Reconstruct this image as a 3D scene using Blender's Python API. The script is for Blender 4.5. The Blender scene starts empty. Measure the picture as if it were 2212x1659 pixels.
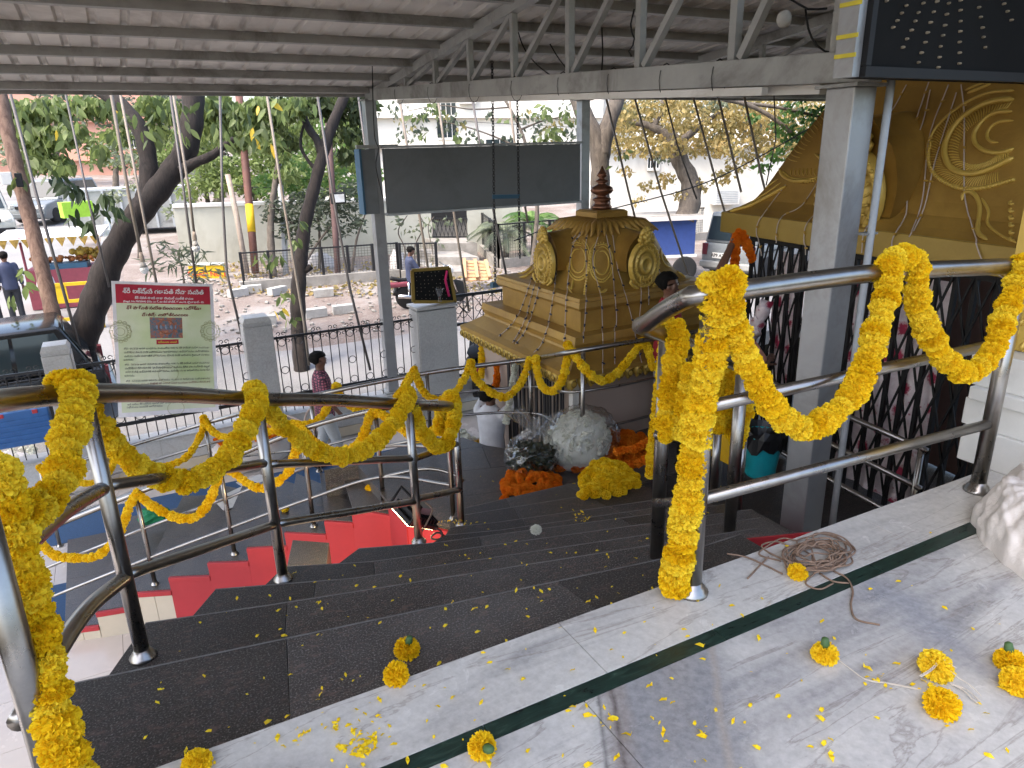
import bpy, bmesh, math, random
from mathutils import Vector, Matrix, Euler, Quaternion
random.seed(7)
S = bpy.context.scene
# ---------------------------------------------------------------- camera (calibrated from vanishing points)
F, CX, CY, EYE = 1533.0, 1106.0, 829.5, 1.45          # photo measured at 2212 x 1659
_up = -Vector((119, 4590, 1533)).normalized()
_x = Vector((2994, -590, 1533)); _x = (_x - _up * _x.dot(_up)).normalized()
_y = _up.cross(_x)
RW = Matrix((_x, _y, _up))                            # camera (right, down, forward) -> world
CAMP = Vector((0, 0, EYE))
cam = bpy.data.cameras.new('camera'); camo = bpy.data.objects.new('camera', cam)
S.collection.objects.link(camo); S.camera = camo
cam.sensor_width = 36; cam.lens = 36 * F / 2212; cam.clip_start = 0.05; cam.clip_end = 400
r_, d_, f_ = RW @ Vector((1, 0, 0)), RW @ Vector((0, 1, 0)), RW @ Vector((0, 0, 1))
camo.matrix_world = Matrix(((r_.x, -d_.x, -f_.x, 0), (r_.y, -d_.y, -f_.y, 0), (r_.z, -d_.z, -f_.z, EYE), (0, 0, 0, 1)))
# ---------------------------------------------------------------- daylight
W = bpy.data.worlds.new('World'); S.world = W; W.use_nodes = True
SUN_EL, SUN_AZ = math.radians(58), math.radians(-98)   # azimuth measured from +Y towards +X
nt = W.node_tree; bg = nt.nodes['Background']
sky = nt.nodes.new('ShaderNodeTexSky'); sky.sky_type = 'NISHITA'; sky.sun_disc = False
sky.sun_elevation = SUN_EL; sky.sun_rotation = SUN_AZ; sky.dust_density = 4.0; sky.air_density = 1.0; sky.ozone_density = 0.6
nt.links.new(sky.outputs[0], bg.inputs[0]); bg.inputs[1].default_value = 0.15
sl = bpy.data.lights.new('sun', 'SUN'); sl.energy = .65; sl.angle = math.radians(12); sl.color = (1, .95, .87)
so = bpy.data.objects.new('sun', sl); S.collection.objects.link(so)
sd = Vector((math.sin(SUN_AZ) * math.cos(SUN_EL), math.cos(SUN_AZ) * math.cos(SUN_EL), math.sin(SUN_EL)))
so.rotation_euler = sd.to_track_quat('Z', 'Y').to_euler()
S.view_settings.view_transform = 'Standard'; S.view_settings.look = 'None'
S.view_settings.exposure = 2.15; S.view_settings.gamma = 1; S.view_settings.use_curve_mapping = False
S.render.engine = 'CYCLES'; S.cycles.max_bounces = 8; S.cycles.transparent_max_bounces = 12
S.cycles.use_denoising = True

# ---------------------------------------------------------------- measuring helpers: a photo position on a known plane -> a place
def ray(px, py): return RW @ Vector((px - CX, py - CY, F)) / F
def atz(px, py, z):
    r = ray(px, py); return CAMP + r * ((z - EYE) / r.z)
def atd(px, py, d): return CAMP + ray(px, py) * d
def aty(px, py, Y):
    r = ray(px, py); return CAMP + r * (Y / r.y)
def atx(px, py, X):
    r = ray(px, py); return CAMP + r * (X / r.x)
def onpl(px, py, p0, n):
    r = ray(px, py); return CAMP + r * ((p0 - CAMP).dot(n) / r.dot(n))
def proj(p):
    c = RW.transposed() @ (Vector(p) - CAMP); return CX + F * c.x / c.z, CY + F * c.y / c.z, c.z
def rise(b, py):
    lo, hi = 0, 8
    for _ in range(40):
        m = (lo + hi) / 2
        if proj(b + Vector((0, 0, m)))[1] > py: lo = m
        else: hi = m
    return b + Vector((0, 0, lo))
V = Vector
def lerp(a, b, t): return a + (b - a) * t
def rnd(a, b): return random.uniform(a, b)
def catmull(P, step):
    out = []
    Q = [P[0] * 2 - P[1]] + list(P) + [P[-1] * 2 - P[-2]]
    for i in range(1, len(Q) - 2):
        a, b, c, d = Q[i - 1], Q[i], Q[i + 1], Q[i + 2]
        n = max(2, int((c - b).length / step * 2))
        for k in range(n):
            t = k / n
            out.append(.5 * ((2 * b) + (c - a) * t + (2 * a - 5 * b + 4 * c - d) * t * t + (3 * b - a - 3 * c + d) * t ** 3))
    out.append(P[-1].copy())
    res = [out[0]]; acc = 0
    for i in range(1, len(out)):
        a, b = out[i - 1], out[i]; L = (b - a).length
        while L > 1e-9 and acc + L >= step:
            t = (step - acc) / L; a = a + (b - a) * t; res.append(a); L = (b - a).length; acc = 0
        acc += L
    if (res[-1] - out[-1]).length > step * .5: res.append(out[-1])
    return res

# ---------------------------------------------------------------- object helpers
WL = {}
def tag(o, label=None, cat=None, group=None, kind=None):
    if label: o['label'] = label
    if cat: o['category'] = cat
    if group: o['group'] = group
    if kind: o['kind'] = kind
    return o
def thing(name, label, cat, loc=(0, 0, 0), rotz=0, group=None):
    o = bpy.data.objects.new(name, None); S.collection.objects.link(o)
    o.empty_display_size = .1; o.location = loc; o.rotation_euler = (0, 0, rotz)
    WL[o] = V(loc) if rotz == 0 else V((0, 0, 0))
    return tag(o, label, cat, group)
def off(o):
    while o.parent: o = o.parent
    return WL.get(o, V((0, 0, 0)))
class MB:
    def __init__(s): s.v = []; s.f = []
    def add(s, vs, fs):
        n = len(s.v); s.v += [V(p) for p in vs]; s.f += [tuple(i + n for i in q) for q in fs]; return s
    def box(s, c, d, rot=None):
        c = V(c); h = V(d) / 2
        R = rot if rot is not None else Matrix.Identity(3)
        vs = [c + R @ V((x * h.x, y * h.y, z * h.z)) for x in (-1, 1) for y in (-1, 1) for z in (-1, 1)]
        return s.add(vs, [(0, 1, 3, 2), (4, 6, 7, 5), (0, 4, 5, 1), (2, 3, 7, 6), (0, 2, 6, 4), (1, 5, 7, 3)])
    def beam(s, a, b, w, h, upv=V((0, 0, 1))):
        a, b = V(a), V(b); t = (b - a).normalized(); sd = t.cross(upv)
        if sd.length < 1e-4: sd = t.cross(V((1, 0, 0)))
        sd.normalize(); u = sd.cross(t)
        vs = []
        for p in (a, b):
            vs += [p + sd * (w / 2 * i) + u * (h / 2 * j) for i, j in ((-1, -1), (1, -1), (1, 1), (-1, 1))]
        return s.add(vs, [(0, 3, 2, 1), (4, 5, 6, 7), (0, 1, 5, 4), (1, 2, 6, 5), (2, 3, 7, 6), (3, 0, 4, 7)])
    def prism(s, poly, z0, z1):
        n = len(poly); P = [V((p[0], p[1], 0)) for p in poly]
        ar = sum(P[i].x * P[(i + 1) % n].y - P[(i + 1) % n].x * P[i].y for i in range(n))
        if ar < 0: P.reverse()
        vs = [V((p.x, p.y, z0)) for p in P] + [V((p.x, p.y, z1)) for p in P]
        fs = [tuple(range(n - 1, -1, -1)), tuple(range(n, 2 * n))] + [(i, (i + 1) % n, n + (i + 1) % n, n + i) for i in range(n)]
        return s.add(vs, fs)
    def plate(s, poly, nrm):                          # flat polygon given in 3D, thickened along nrm
        n = len(poly); nrm = V(nrm); P = [V(p) for p in poly]
        vs = P + [p + nrm for p in P]
        return s.add(vs, [tuple(range(n - 1, -1, -1)), tuple(range(n, 2 * n))] + [(i, (i + 1) % n, n + (i + 1) % n, n + i) for i in range(n)])
    def tube(s, pts, r, n=8, cap=True):
        pts = [V(p) for p in pts]; m = len(pts)
        rs = r if isinstance(r, (list, tuple)) else [r] * m
        t0 = (pts[1] - pts[0]).normalized()
        u = t0.orthogonal().normalized(); vs = []; pt = t0
        for i, p in enumerate(pts):
            t = (pts[min(i + 1, m - 1)] - pts[max(i - 1, 0)])
            t = t.normalized() if t.length > 1e-9 else pt
            u = (u - t * u.dot(t))
            u = u.normalized() if u.length > 1e-6 else t.orthogonal().normalized()
            w = t.cross(u); pt = t
            vs += [p + (u * math.cos(2 * math.pi * k / n) + w * math.sin(2 * math.pi * k / n)) * rs[i] for k in range(n)]
        fs = [(i * n + k, i * n + (k + 1) % n, (i + 1) * n + (k + 1) % n, (i + 1) * n + k) for i in range(m - 1) for k in range(n)]
        if cap: fs += [tuple(range(n - 1, -1, -1)), tuple(range((m - 1) * n, m * n))]
        return s.add(vs, fs)
    def lathe(s, prof, c=(0, 0, 0), n=16, M=None):
        c = V(c); vs = []
        for r, z in prof:
            for k in range(n):
                p = V((r * math.cos(2 * math.pi * k / n), r * math.sin(2 * math.pi * k / n), z))
                vs.append(c + (M @ p if M is not None else p))
        m = len(prof)
        fs = [(i * n + k, i * n + (k + 1) % n, (i + 1) * n + (k + 1) % n, (i + 1) * n + k) for i in range(m - 1) for k in range(n)]
        fs += [tuple(range(n - 1, -1, -1)), tuple(range((m - 1) * n, m * n))]
        return s.add(vs, fs)
    def ball(s, c, r, n=8, m=6, jit=0):
        r = V((r, r, r)) if not isinstance(r, (tuple, Vector)) else V(r); c = V(c); vs = [c - V((0, 0, r.z))]
        for i in range(1, m):
            a = -math.pi / 2 + math.pi * i / m
            for k in range(n):
                b = 2 * math.pi * k / n; j = 1 + rnd(-jit, jit)
                vs.append(c + V((r.x * math.cos(a) * math.cos(b) * j, r.y * math.cos(a) * math.sin(b) * j, r.z * math.sin(a) * j)))
        vs.append(c + V((0, 0, r.z))); L = len(vs) - 1
        fs = [(0, 1 + (k + 1) % n, 1 + k) for k in range(n)] + [(L, 1 + (m - 2) * n + k, 1 + (m - 2) * n + (k + 1) % n) for k in range(n)]
        fs += [(1 + i * n + k, 1 + i * n + (k + 1) % n, 1 + (i + 1) * n + (k + 1) % n, 1 + (i + 1) * n + k) for i in range(m - 2) for k in range(n)]
        return s.add(vs, fs)
    def ring(s, c, R, r, u, w, n=16, m=6):
        c, u, w = V(c), V(u).normalized(), V(w).normalized(); k_ = u.cross(w)
        vs = []
        for i in range(n):
            a = 2 * math.pi * i / n; d = u * math.cos(a) + w * math.sin(a)
            for j in range(m):
                b = 2 * math.pi * j / m; vs.append(c + d * (R + r * math.cos(b)) + k_ * (r * math.sin(b)))
        return s.add(vs, [(i * m + j, i * m + (j + 1) % m, ((i + 1) % n) * m + (j + 1) % m, ((i + 1) % n) * m + j) for i in range(n) for j in range(m)])
    def grid(s, fn, nu, nv):
        vs = [fn(i / nu, j / nv) for i in range(nu + 1) for j in range(nv + 1)]
        return s.add(vs, [(i * (nv + 1) + j, (i + 1) * (nv + 1) + j, (i + 1) * (nv + 1) + j + 1, i * (nv + 1) + j + 1) for i in range(nu) for j in range(nv)])
    def mesh(s, name, mat, o=V((0, 0, 0)), smooth=False):
        me = bpy.data.meshes.new(name); me.from_pydata([tuple(p - o) for p in s.v], [], s.f)
        if mat: me.materials.append(mat)
        if smooth: me.polygons.foreach_set('use_smooth', [True] * len(me.polygons))
        me.update(); return me
    def build(s, name, mat, parent=None, smooth=False, kind=None, bevel=0, label=None, auto=False):
        o_ = off(parent) if parent else V((0, 0, 0))
        me = s.mesh(name, mat, o_, smooth); o = bpy.data.objects.new(name, me); S.collection.objects.link(o)
        if parent: o.parent = parent
        if kind: o['kind'] = kind
        if label: o['label'] = label
        if bevel:
            b = o.modifiers.new('bevel', 'BEVEL'); b.width = bevel; b.segments = 2; b.limit_method = 'ANGLE'
        return o
    def solo(s, name, mat, label, cat, base=None, smooth=False, group=None, bevel=0):   # a thing that is one mesh
        b = V(base) if base is not None else (min(s.v, key=lambda p: p.z).copy())
        me = s.mesh(name, mat, b, smooth); o = bpy.data.objects.new(name, me); S.collection.objects.link(o)
        o.location = b; WL[o] = b
        if bevel:
            k = o.modifiers.new('bevel', 'BEVEL'); k.width = bevel; k.segments = 2; k.limit_method = 'ANGLE'
        return tag(o, label, cat, group)
def inst(name, me, parent, M):
    o = bpy.data.objects.new(name, me); S.collection.objects.link(o)
    if parent: o.parent = parent; M = Matrix.Translation(-off(parent)) @ M
    o.matrix_basis = M; return o
def struct(mb, name, mat, smooth=False): return mb.build(name, mat, None, smooth, 'structure')

# ---------------------------------------------------------------- materials
def srgb(r, g, b):
    f = lambda c: ((c / 255 + .055) / 1.055) ** 2.4 if c > 10 else c / 255 / 12.92
    return (f(r), f(g), f(b), 1)
class NT:
    def __init__(s, name):
        s.m = bpy.data.materials.new(name); s.m.use_nodes = True; s.t = s.m.node_tree; s.b = s.t.nodes['Principled BSDF']
    def n(s, typ, **kw):
        q = s.t.nodes.new(typ)
        for k, v in kw.items():
            if k in q.inputs: q.inputs[k].default_value = v
            else: setattr(q, k, v)
        return q
    def l(s, a, b): s.t.links.new(a, b)
    def set(s, **kw):
        for k, v in kw.items(): s.b.inputs[k.replace('_', ' ')].default_value = v
    def coord(s, scale=(1, 1, 1), rot=(0, 0, 0), kind='world'):
        if kind == 'world': src = s.n('ShaderNodeNewGeometry').outputs['Position']
        else: src = s.n('ShaderNodeTexCoord').outputs['Object']
        mp = s.n('ShaderNodeMapping'); mp.inputs['Scale'].default_value = scale; mp.inputs['Rotation'].default_value = rot
        s.l(src, mp.inputs[0]); return mp.outputs[0]
    def noise(s, co, scale, detail=4, rough=.6, dist=0):
        q = s.n('ShaderNodeTexNoise'); q.inputs['Scale'].default_value = scale; q.inputs['Detail'].default_value = detail
        q.inputs['Roughness'].default_value = rough; q.inputs['Distortion'].default_value = dist; s.l(co, q.inputs['Vector']); return q.outputs['Fac']
    def ramp(s, fac, stops):
        q = s.n('ShaderNodeValToRGB'); e = q.color_ramp.elements
        while len(e) > 1: e.remove(e[-1])
        e[0].position, e[0].color = stops[0]
        for p, c in stops[1:]:
            k = e.new(p); k.color = c
        s.l(fac, q.inputs[0]); return q.outputs[0]
    def mix(s, fac, a, b, mode='MIX'):
        q = s.n('ShaderNodeMix'); q.data_type = 'RGBA'; q.blend_type = mode
        for x, i in ((fac, 0), (a, 6), (b, 7)):
            if isinstance(x, (int, float)): q.inputs[i].default_value = x
            elif isinstance(x, tuple): q.inputs[i].default_value = x
            else: s.l(x, q.inputs[i])
        return q.outputs[2]
    def bump(s, h, st=.2, dist=.01):
        q = s.n('ShaderNodeBump'); q.inputs['Strength'].default_value = st; q.inputs['Distance'].default_value = dist
        s.l(h, q.inputs['Height']); s.l(q.outputs[0], s.b.inputs['Normal'])
    def rough(s, fac, a, b):
        q = s.n('ShaderNodeMapRange'); q.inputs['To Min'].default_value = a; q.inputs['To Max'].default_value = b
        s.l(fac, q.inputs[0]); s.l(q.outputs[0], s.b.inputs['Roughness'])
    def col(s, c): s.l(c, s.b.inputs['Base Color'])
def mat(name, col, rough=.6, metal=0, var=.12, nscale=6, bump=0, dirt=None, spec=.5, kind='world', bscale=40):
    k = NT(name); k.set(Roughness=rough, Metallic=metal); k.b.inputs['Specular IOR Level'].default_value = spec
    co = k.coord(kind=kind); n1 = k.noise(co, nscale, 5, .65)
    lo = tuple(c * (1 - var) for c in col[:3]) + (1,); hi = tuple(min(1, c * (1 + var)) for c in col[:3]) + (1,)
    c = k.ramp(n1, [(.3, lo), (.7, hi)])
    if dirt:
        n2 = k.noise(co, nscale * .45, 6, .7, .5); c = k.mix(k.ramp(n2, [(.5, (0, 0, 0, 1)), (.72, (1, 1, 1, 1))]), c, dirt)
    k.col(c); k.rough(n1, max(0, rough - .08), min(1, rough + .1))
    if bump: k.bump(k.noise(co, bscale, 5, .6), bump, .01)
    return k.m
M = {}
def marble(name, base, vein, bands, warm, rot, roughv=.2, big=1.0, veins=()):
    k = NT(name); co = k.coord((1, 1, 1), (0, 0, rot)); st = k.coord((.8, 2.6, 1), (0, 0, rot)); st2 = k.coord((.45, 3.2, 1), (0, 0, rot + .12))
    n1 = k.noise(st, .75 * big, 9, .58, 1.6); n2 = k.noise(co, 42, 5, .7); n3 = k.noise(st2, 1.5, 9, .6, 1.3); n4 = k.noise(co, 6, 6, .65, .5)
    c = k.ramp(n1, [(.36, vein), (.46, bands), (.54, base), (.66, base), (.76, bands)])
    c = k.mix(k.ramp(n4, [(.42, (.45, .45, .45, 1)), (.62, (0, 0, 0, 1))]), c, bands)
    c = k.mix(k.ramp(n3, [(.478, (0, 0, 0, 1)), (.5, (.5, .5, .5, 1)), (.512, (0, 0, 0, 1))]), c, warm)
    c = k.mix(k.ramp(n3, [(.60, (0, 0, 0, 1)), (.64, (.25, .25, .25, 1)), (.67, (0, 0, 0, 1))]), c, vein)
    for a_, b_, lo_, hi_, soft, colr, amt in veins:      # natural bands: signed distance from a line on the slab, made uneven by noise
        a_, b_ = atz(*a_, 0), atz(*b_, 0); t_ = (b_ - a_).normalized(); nv = V((-t_.y, t_.x, 0))
        dt = k.n('ShaderNodeVectorMath'); dt.operation = 'DOT_PRODUCT'; dt.inputs[1].default_value = nv; k.l(k.n('ShaderNodeNewGeometry').outputs['Position'], dt.inputs[0])
        ad = k.n('ShaderNodeMath'); ad.operation = 'MULTIPLY_ADD'; ad.inputs[1].default_value = soft * 5; k.l(k.noise(co, 3.2, 8, .65, .8), ad.inputs[0]); ad.inputs[2].default_value = -soft * 2.5 - a_.dot(nv)
        sm_ = k.n('ShaderNodeMath'); sm_.operation = 'ADD'; k.l(dt.outputs['Value'], sm_.inputs[0]); k.l(ad.outputs[0], sm_.inputs[1])
        w_ = hi_ - lo_; mr = k.n('ShaderNodeMapRange'); mr.inputs['From Min'].default_value = lo_ - soft; mr.inputs['From Max'].default_value = hi_ + soft; k.l(sm_.outputs[0], mr.inputs[0])
        e_ = soft / (w_ + 2 * soft); c = k.mix(k.ramp(mr.outputs[0], [(0, (0, 0, 0, 1)), (min(.48, e_ * 2), (amt, amt, amt, 1)), (max(.52, 1 - e_ * 2), (amt, amt, amt, 1)), (1, (0, 0, 0, 1))]), c, colr)
    c = k.mix(.16, c, k.ramp(n2, [(.35, (.2, .21, .23, 1)), (.65, (.8, .8, .82, 1))]))
    k.col(c); k.rough(n4, roughv - .06, roughv + .16); k.bump(n2, .03, .003); return k.m
M['white_marble'] = marble('white_marble', (.60, .58, .53, 1), (.30, .29, .275, 1), (.51, .49, .45, 1), (.22, .17, .135, 1), 1.05)
M['grey_marble'] = marble('grey_marble', (.575, .56, .52, 1), (.22, .215, .22, 1), (.44, .43, .41, 1), (.15, .11, .09, 1), .98, .2, .8,
    [((1560, 1330), (1640, 1659), -.36, -.02, .05, (.19, .195, .21, 1), .85), ((1880, 1230), (2212, 1480), -.10, .02, .05, (.24, .255, .29, 1), .7), ((1312, 1480), (1340, 1659), -.02, .045, .018, (.22, .185, .165, 1), .75), ((1318, 1480), (1350, 1659), -.005, .004, .007, (.09, .065, .055, 1), .9), ((1290, 1480), (1310, 1659), -.004, .003, .006, (.11, .105, .10, 1), .8), ((1530, 1300), (1580, 1659), -.012, .0, .012, (.34, .29, .24, 1), .7)])
k = NT('green_marble'); co = k.coord((1, 5, 1), (0, 0, .5)); n1 = k.noise(co, 9, 8, .7, 1.5)
k.col(k.ramp(n1, [(.35, (.006, .013, .011, 1)), (.55, (.013, .035, .027, 1)), (.66, (.03, .06, .045, 1)), (.8, (.12, .2, .16, 1))])); k.rough(n1, .2, .4); M['green_marble'] = k.m
def granite(name, lift, g=1.0):
    k = NT(name); co = k.coord(); st = k.coord((1, 1.8, 1), (0, 0, .3))
    n1 = k.noise(co, 150, 2, .7); n2 = k.noise(st, 24, 6, .7, .4); n3 = k.noise(co, 1.6, 6, .65)
    c = k.ramp(n1, [(.36, (.0145 * g, .013 * g, .0122 * g, 1)), (.55, (.036 * g, .033 * g, .031 * g, 1)), (.68, (.16 * g, .155 * g, .15 * g, 1))])
    c = k.mix(k.ramp(n2, [(.53, (0, 0, 0, 1)), (.66, (.85, .85, .85, 1))]), c, (.10 * g, .068 * g, .06 * g, 1))
    d = k.ramp(n3, [(.4, (0, 0, 0, 1)), (.7, (lift, lift, lift, 1))]); c = k.mix(d, c, (.17, .16, .15, 1))
    k.col(c); k.rough(n3, .26, .52); k.bump(n1, .05, .003); return k.m
M['granite'] = granite('granite', .40, 1.75); M['granite_dark'] = granite('granite_polished', .12, 1.2)
M['granite_edge'] = mat('granite_worn_highlight_edge', (.16, .155, .15, 1), .35, 0, .35, 12)  # worn nosing edge, with the bevel's highlight put into its paler colour
k = NT('stainless_steel'); k.set(Metallic=1.0, Roughness=.13); k.b.inputs['Base Color'].default_value = (.44, .43, .42, 1)
n1 = k.noise(k.coord((1, 1, 1)), 7, 5, .7); k.rough(n1, .2, .38); k.col(k.ramp(n1, [(.35, (.27, .255, .24, 1)), (.7, (.38, .365, .345, 1))])); M['steel'] = k.m
M['silver_paint'] = mat('silver_paint', (.36, .37, .38, 1), .38, .55, .1, 3, .05, (.22, .21, .19, 1))
M['grey_paint'] = mat('grey_steel_paint', (.33, .335, .32, 1), .5, .2, .15, 3, .08, (.12, .11, .1, 1))
M['roof'] = mat('roof_sheet', (.62, .595, .555, 1), .55, .0, .12, 1.3, .05, (.22, .19, .16, 1))
def gold(name, a, b, r0, r1, bs=.25):
    k = NT(name); co = k.coord(); n1 = k.noise(co, 2.2, 7, .68, .3); n2 = k.noise(co, 30, 5, .65); n3 = k.noise(co, 7, 4, .6)
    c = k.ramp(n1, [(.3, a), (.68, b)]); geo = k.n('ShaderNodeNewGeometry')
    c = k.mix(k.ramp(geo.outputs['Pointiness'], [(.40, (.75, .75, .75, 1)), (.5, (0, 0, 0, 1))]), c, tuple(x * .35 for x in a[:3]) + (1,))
    k.col(c); k.set(Metallic=.25); k.rough(n1, r0, r1); ad = k.n('ShaderNodeMath'); ad.operation = 'ADD'; k.l(n2, ad.inputs[0]); k.l(n3, ad.inputs[1]); k.bump(ad.outputs[0], bs, .012); return k.m
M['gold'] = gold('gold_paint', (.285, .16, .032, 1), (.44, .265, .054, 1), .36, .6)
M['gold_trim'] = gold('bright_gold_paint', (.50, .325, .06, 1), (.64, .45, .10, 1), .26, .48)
M['red'] = mat('red_paint', (.40, .028, .036, 1), .5, 0, .1, 3, .08)
M['cream_tile'] = mat('cream_tile', (.56, .49, .38, 1), .3, 0, .06, 3)
M['floor_tile'] = mat('floor_tile', (.62, .57, .53, 1), .25, 0, .06, 2, 0, (.5, .45, .42, 1))
M['blue_carpet'] = mat('blue_carpet', (.035, .085, .18, 1), .9, 0, .2, 60, .3)
M['wall_marble'] = marble('wall_marble', (.47, .48, .47, 1), (.38, .38, .37, 1), (.45, .44, .42, 1), (.38, .35, .32, 1), .3, .3)
M['pillar_marble'] = marble('pillar_marble', (.40, .40, .375, 1), (.32, .32, .3, 1), (.37, .36, .34, 1), (.3, .28, .25, 1), .8, .4)
M['black_iron'] = mat('black_iron', (.014, .014, .016, 1), .45, 0, .3, 20, .1)
M['black_paint'] = mat('black_paint', (.012, .012, .013, 1), .55, 0, .3, 5, spec=.3)
M['black_panel'] = mat('black_panel', (.010, .010, .010, 1), .8, 0, .3, 3, spec=.15)
M['board'] = mat('board_grey', (.16, .17, .175, 1), .6, 0, .08, 2, .06, (.12, .13, .13, 1))
M['blue_board'] = mat('blue_board', (.03, .10, .17, 1), .5)
M['beige_wall'] = mat('beige_wall', (.40, .31, .25, 1), .45, 0, .05, 2)
M['brown_wall'] = mat('brown_wall', (.10, .055, .04, 1), .6)
M['white_paint'] = mat('white_paint', (.68, .67, .63, 1), .55, 0, .08, 3, .06, (.5, .47, .42, 1))
M['block_white'] = mat('whitewash', (.42, .41, .385, 1), .85, 0, .12, 6, .2, (.26, .24, .21, 1))
M['house_white'] = mat('house_plaster', (.66, .64, .58, 1), .8, 0, .08, .6, .05, (.42, .39, .33, 1))
M['compound'] = mat('compound_plaster', (.50, .49, .41, 1), .85, 0, .08, .7, .06, (.34, .32, .25, 1))
M['concrete'] = mat('concrete', (.30, .28, .25, 1), .9, 0, .2, 4, .25, (.2, .18, .15, 1))
k = NT('street'); co = k.coord(); n1 = k.noise(co, .55, 7, .65, .4); n2 = k.noise(co, 22, 6, .75)
c = k.ramp(n1, [(.38, (.27, .245, .225, 1)), (.5, (.205, .165, .142, 1)), (.62, (.15, .11, .09, 1))])
c = k.mix(k.ramp(n2, [(.5, (0, 0, 0, 1)), (.66, (.8, .8, .8, 1))]), c, (.30, .28, .26, 1)); k.col(c); k.set(Roughness=.95); k.bump(n2, .5, .03); M['street'] = k.m
k = NT('asphalt'); co = k.coord(); n1 = k.noise(co, .4, 6, .6); n2 = k.noise(co, 40, 5, .7)
c = k.ramp(n1, [(.35, (.17, .165, .16, 1)), (.65, (.25, .24, .235, 1))]); c = k.mix(k.ramp(n2, [(.45, (0, 0, 0, 1)), (.7, (.6, .6, .6, 1))]), c, (.31, .30, .29, 1)); k.col(c); k.set(Roughness=.9); k.bump(n2, .4, .02); M['road'] = k.m
def bark(name, a, b):
    k = NT(name); co = k.coord((1, 1, .18)); n1 = k.noise(co, 14, 7, .7, .6); k.col(k.ramp(n1, [(.3, a), (.65, b)])); k.set(Roughness=.9); k.bump(n1, .6, .03); return k.m
M['bark_dark'] = bark('bark_dark', (.008, .006, .005, 1), (.034, .025, .021, 1))
M['bark_brown'] = bark('bark_peeling', (.06, .03, .02, 1), (.22, .14, .10, 1))
M['bark_grey'] = bark('bark_grey', (.05, .04, .032, 1), (.14, .115, .09, 1))
def leaf(name, a, b, tr=.35):
    k = NT(name); oi = k.n('ShaderNodeObjectInfo'); co = k.coord(); n1 = k.noise(co, 2.6, 4, .6)
    q = k.n('ShaderNodeMath'); q.operation = 'ADD'; k.l(n1, q.inputs[0])
    q2 = k.n('ShaderNodeMath'); q2.operation = 'MULTIPLY_ADD'; q2.inputs[1].default_value = .5; q2.inputs[2].default_value = -.25; k.l(oi.outputs['Random'], q2.inputs[0]); k.l(q2.outputs[0], q.inputs[1])
    c = k.ramp(q.outputs[0], [(.3, a), (.72, b)]); k.col(c); k.set(Roughness=.5)
    tl = k.n('ShaderNodeBsdfTranslucent'); k.l(c, tl.inputs[0]); ms = k.n('ShaderNodeMixShader'); ms.inputs[0].default_value = tr
    out = k.t.nodes['Material Output']; k.l(k.b.outputs[0], ms.inputs[1]); k.l(tl.outputs[0], ms.inputs[2]); k.l(ms.outputs[0], out.inputs[0]); return k.m
M['leaf_green'] = leaf('leaf_green', (.06, .085, .028, 1), (.21, .27, .085, 1), .5)
M['leaf_dark'] = leaf('leaf_dark', (.014, .027, .010, 1), (.05, .08, .024, 1), .3)
M['leaf_grey'] = leaf('leaf_greygreen', (.075, .095, .06, 1), (.23, .26, .16, 1), .4)
M['leaf_bright'] = leaf('leaf_bright', (.07, .15, .03, 1), (.2, .33, .08, 1), .5)
M['leaf_autumn'] = leaf('leaf_autumn', (.17, .165, .06, 1), (.50, .36, .13, 1), .5)
M['leaf_yellow'] = leaf('leaf_yellow', (.55, .38, .03, 1), (.7, .5, .06, 1), .4)
def petal(name, a, b, c_):
    k = NT(name); oi = k.n('ShaderNodeObjectInfo'); co = k.coord(kind='object'); n1 = k.noise(co, 55, 3, .6)
    q = k.n('ShaderNodeMath'); q.operation = 'MULTIPLY_ADD'; q.inputs[1].default_value = .46; k.l(oi.outputs['Random'], q.inputs[0]); k.l(n1, q.inputs[2])
    c = k.ramp(q.outputs[0], [(.34, a), (.60, b), (1.0, c_)]); k.col(c); k.set(Roughness=.75); k.b.inputs['Specular IOR Level'].default_value = .2
    tl = k.n('ShaderNodeBsdfTranslucent'); k.l(c, tl.inputs[0]); ms = k.n('ShaderNodeMixShader'); ms.inputs[0].default_value = .25
    out = k.t.nodes['Material Output']; k.l(k.b.outputs[0], ms.inputs[1]); k.l(tl.outputs[0], ms.inputs[2]); k.l(ms.outputs[0], out.inputs[0]); return k.m
M['yellow_petal'] = petal('yellow_petal', (.70, .40, .004, 1), (.90, .61, .007, 1), (.94, .74, .05, 1))
M['orange_petal'] = petal('orange_petal', (.62, .12, .004, 1), (.80, .20, .006, 1), (.84, .28, .02, 1))
M['white_petal'] = petal('white_petal', (.62, .62, .5, 1), (.78, .78, .68, 1), (.85, .84, .76, 1))
M['green_bud'] = mat('green_calyx', (.05, .11, .03, 1), .6)
M['rope'] = mat('jute_rope', (.22, .145, .10, 1), .95, 0, .25, 60, .4)
M['string'] = mat('cotton_string', (.62, .56, .48, 1), .9)
M['wire'] = mat('wire_pale', (.50, .42, .36, 1), .6); M['wire_black'] = mat('wire_black', (.012, .012, .012, 1), .5); M['bulb_dark'] = mat('bulb_dark', (.02, .03, .06, 1), .3)
M['bulb_yellow'] = mat('bulb_amber', (.42, .25, .04, 1), .4); M['led_bulb'] = mat('led_bulb', (.30, .25, .18, 1), .45)
M['skin'] = mat('skin_brown', (.15, .072, .045, 1), .5, 0, .1, 12); M['hair'] = mat('hair_black', (.008, .007, .006, 1), .8, 0, .3, 60, .8, spec=.15, bscale=110)
M['wood'] = mat('raw_wood', (.46, .27, .14, 1), .75, 0, .18, 8, .2); M['old_wood'] = mat('weathered_wood', (.30, .24, .19, 1), .85, 0, .25, 8, .3)
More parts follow.
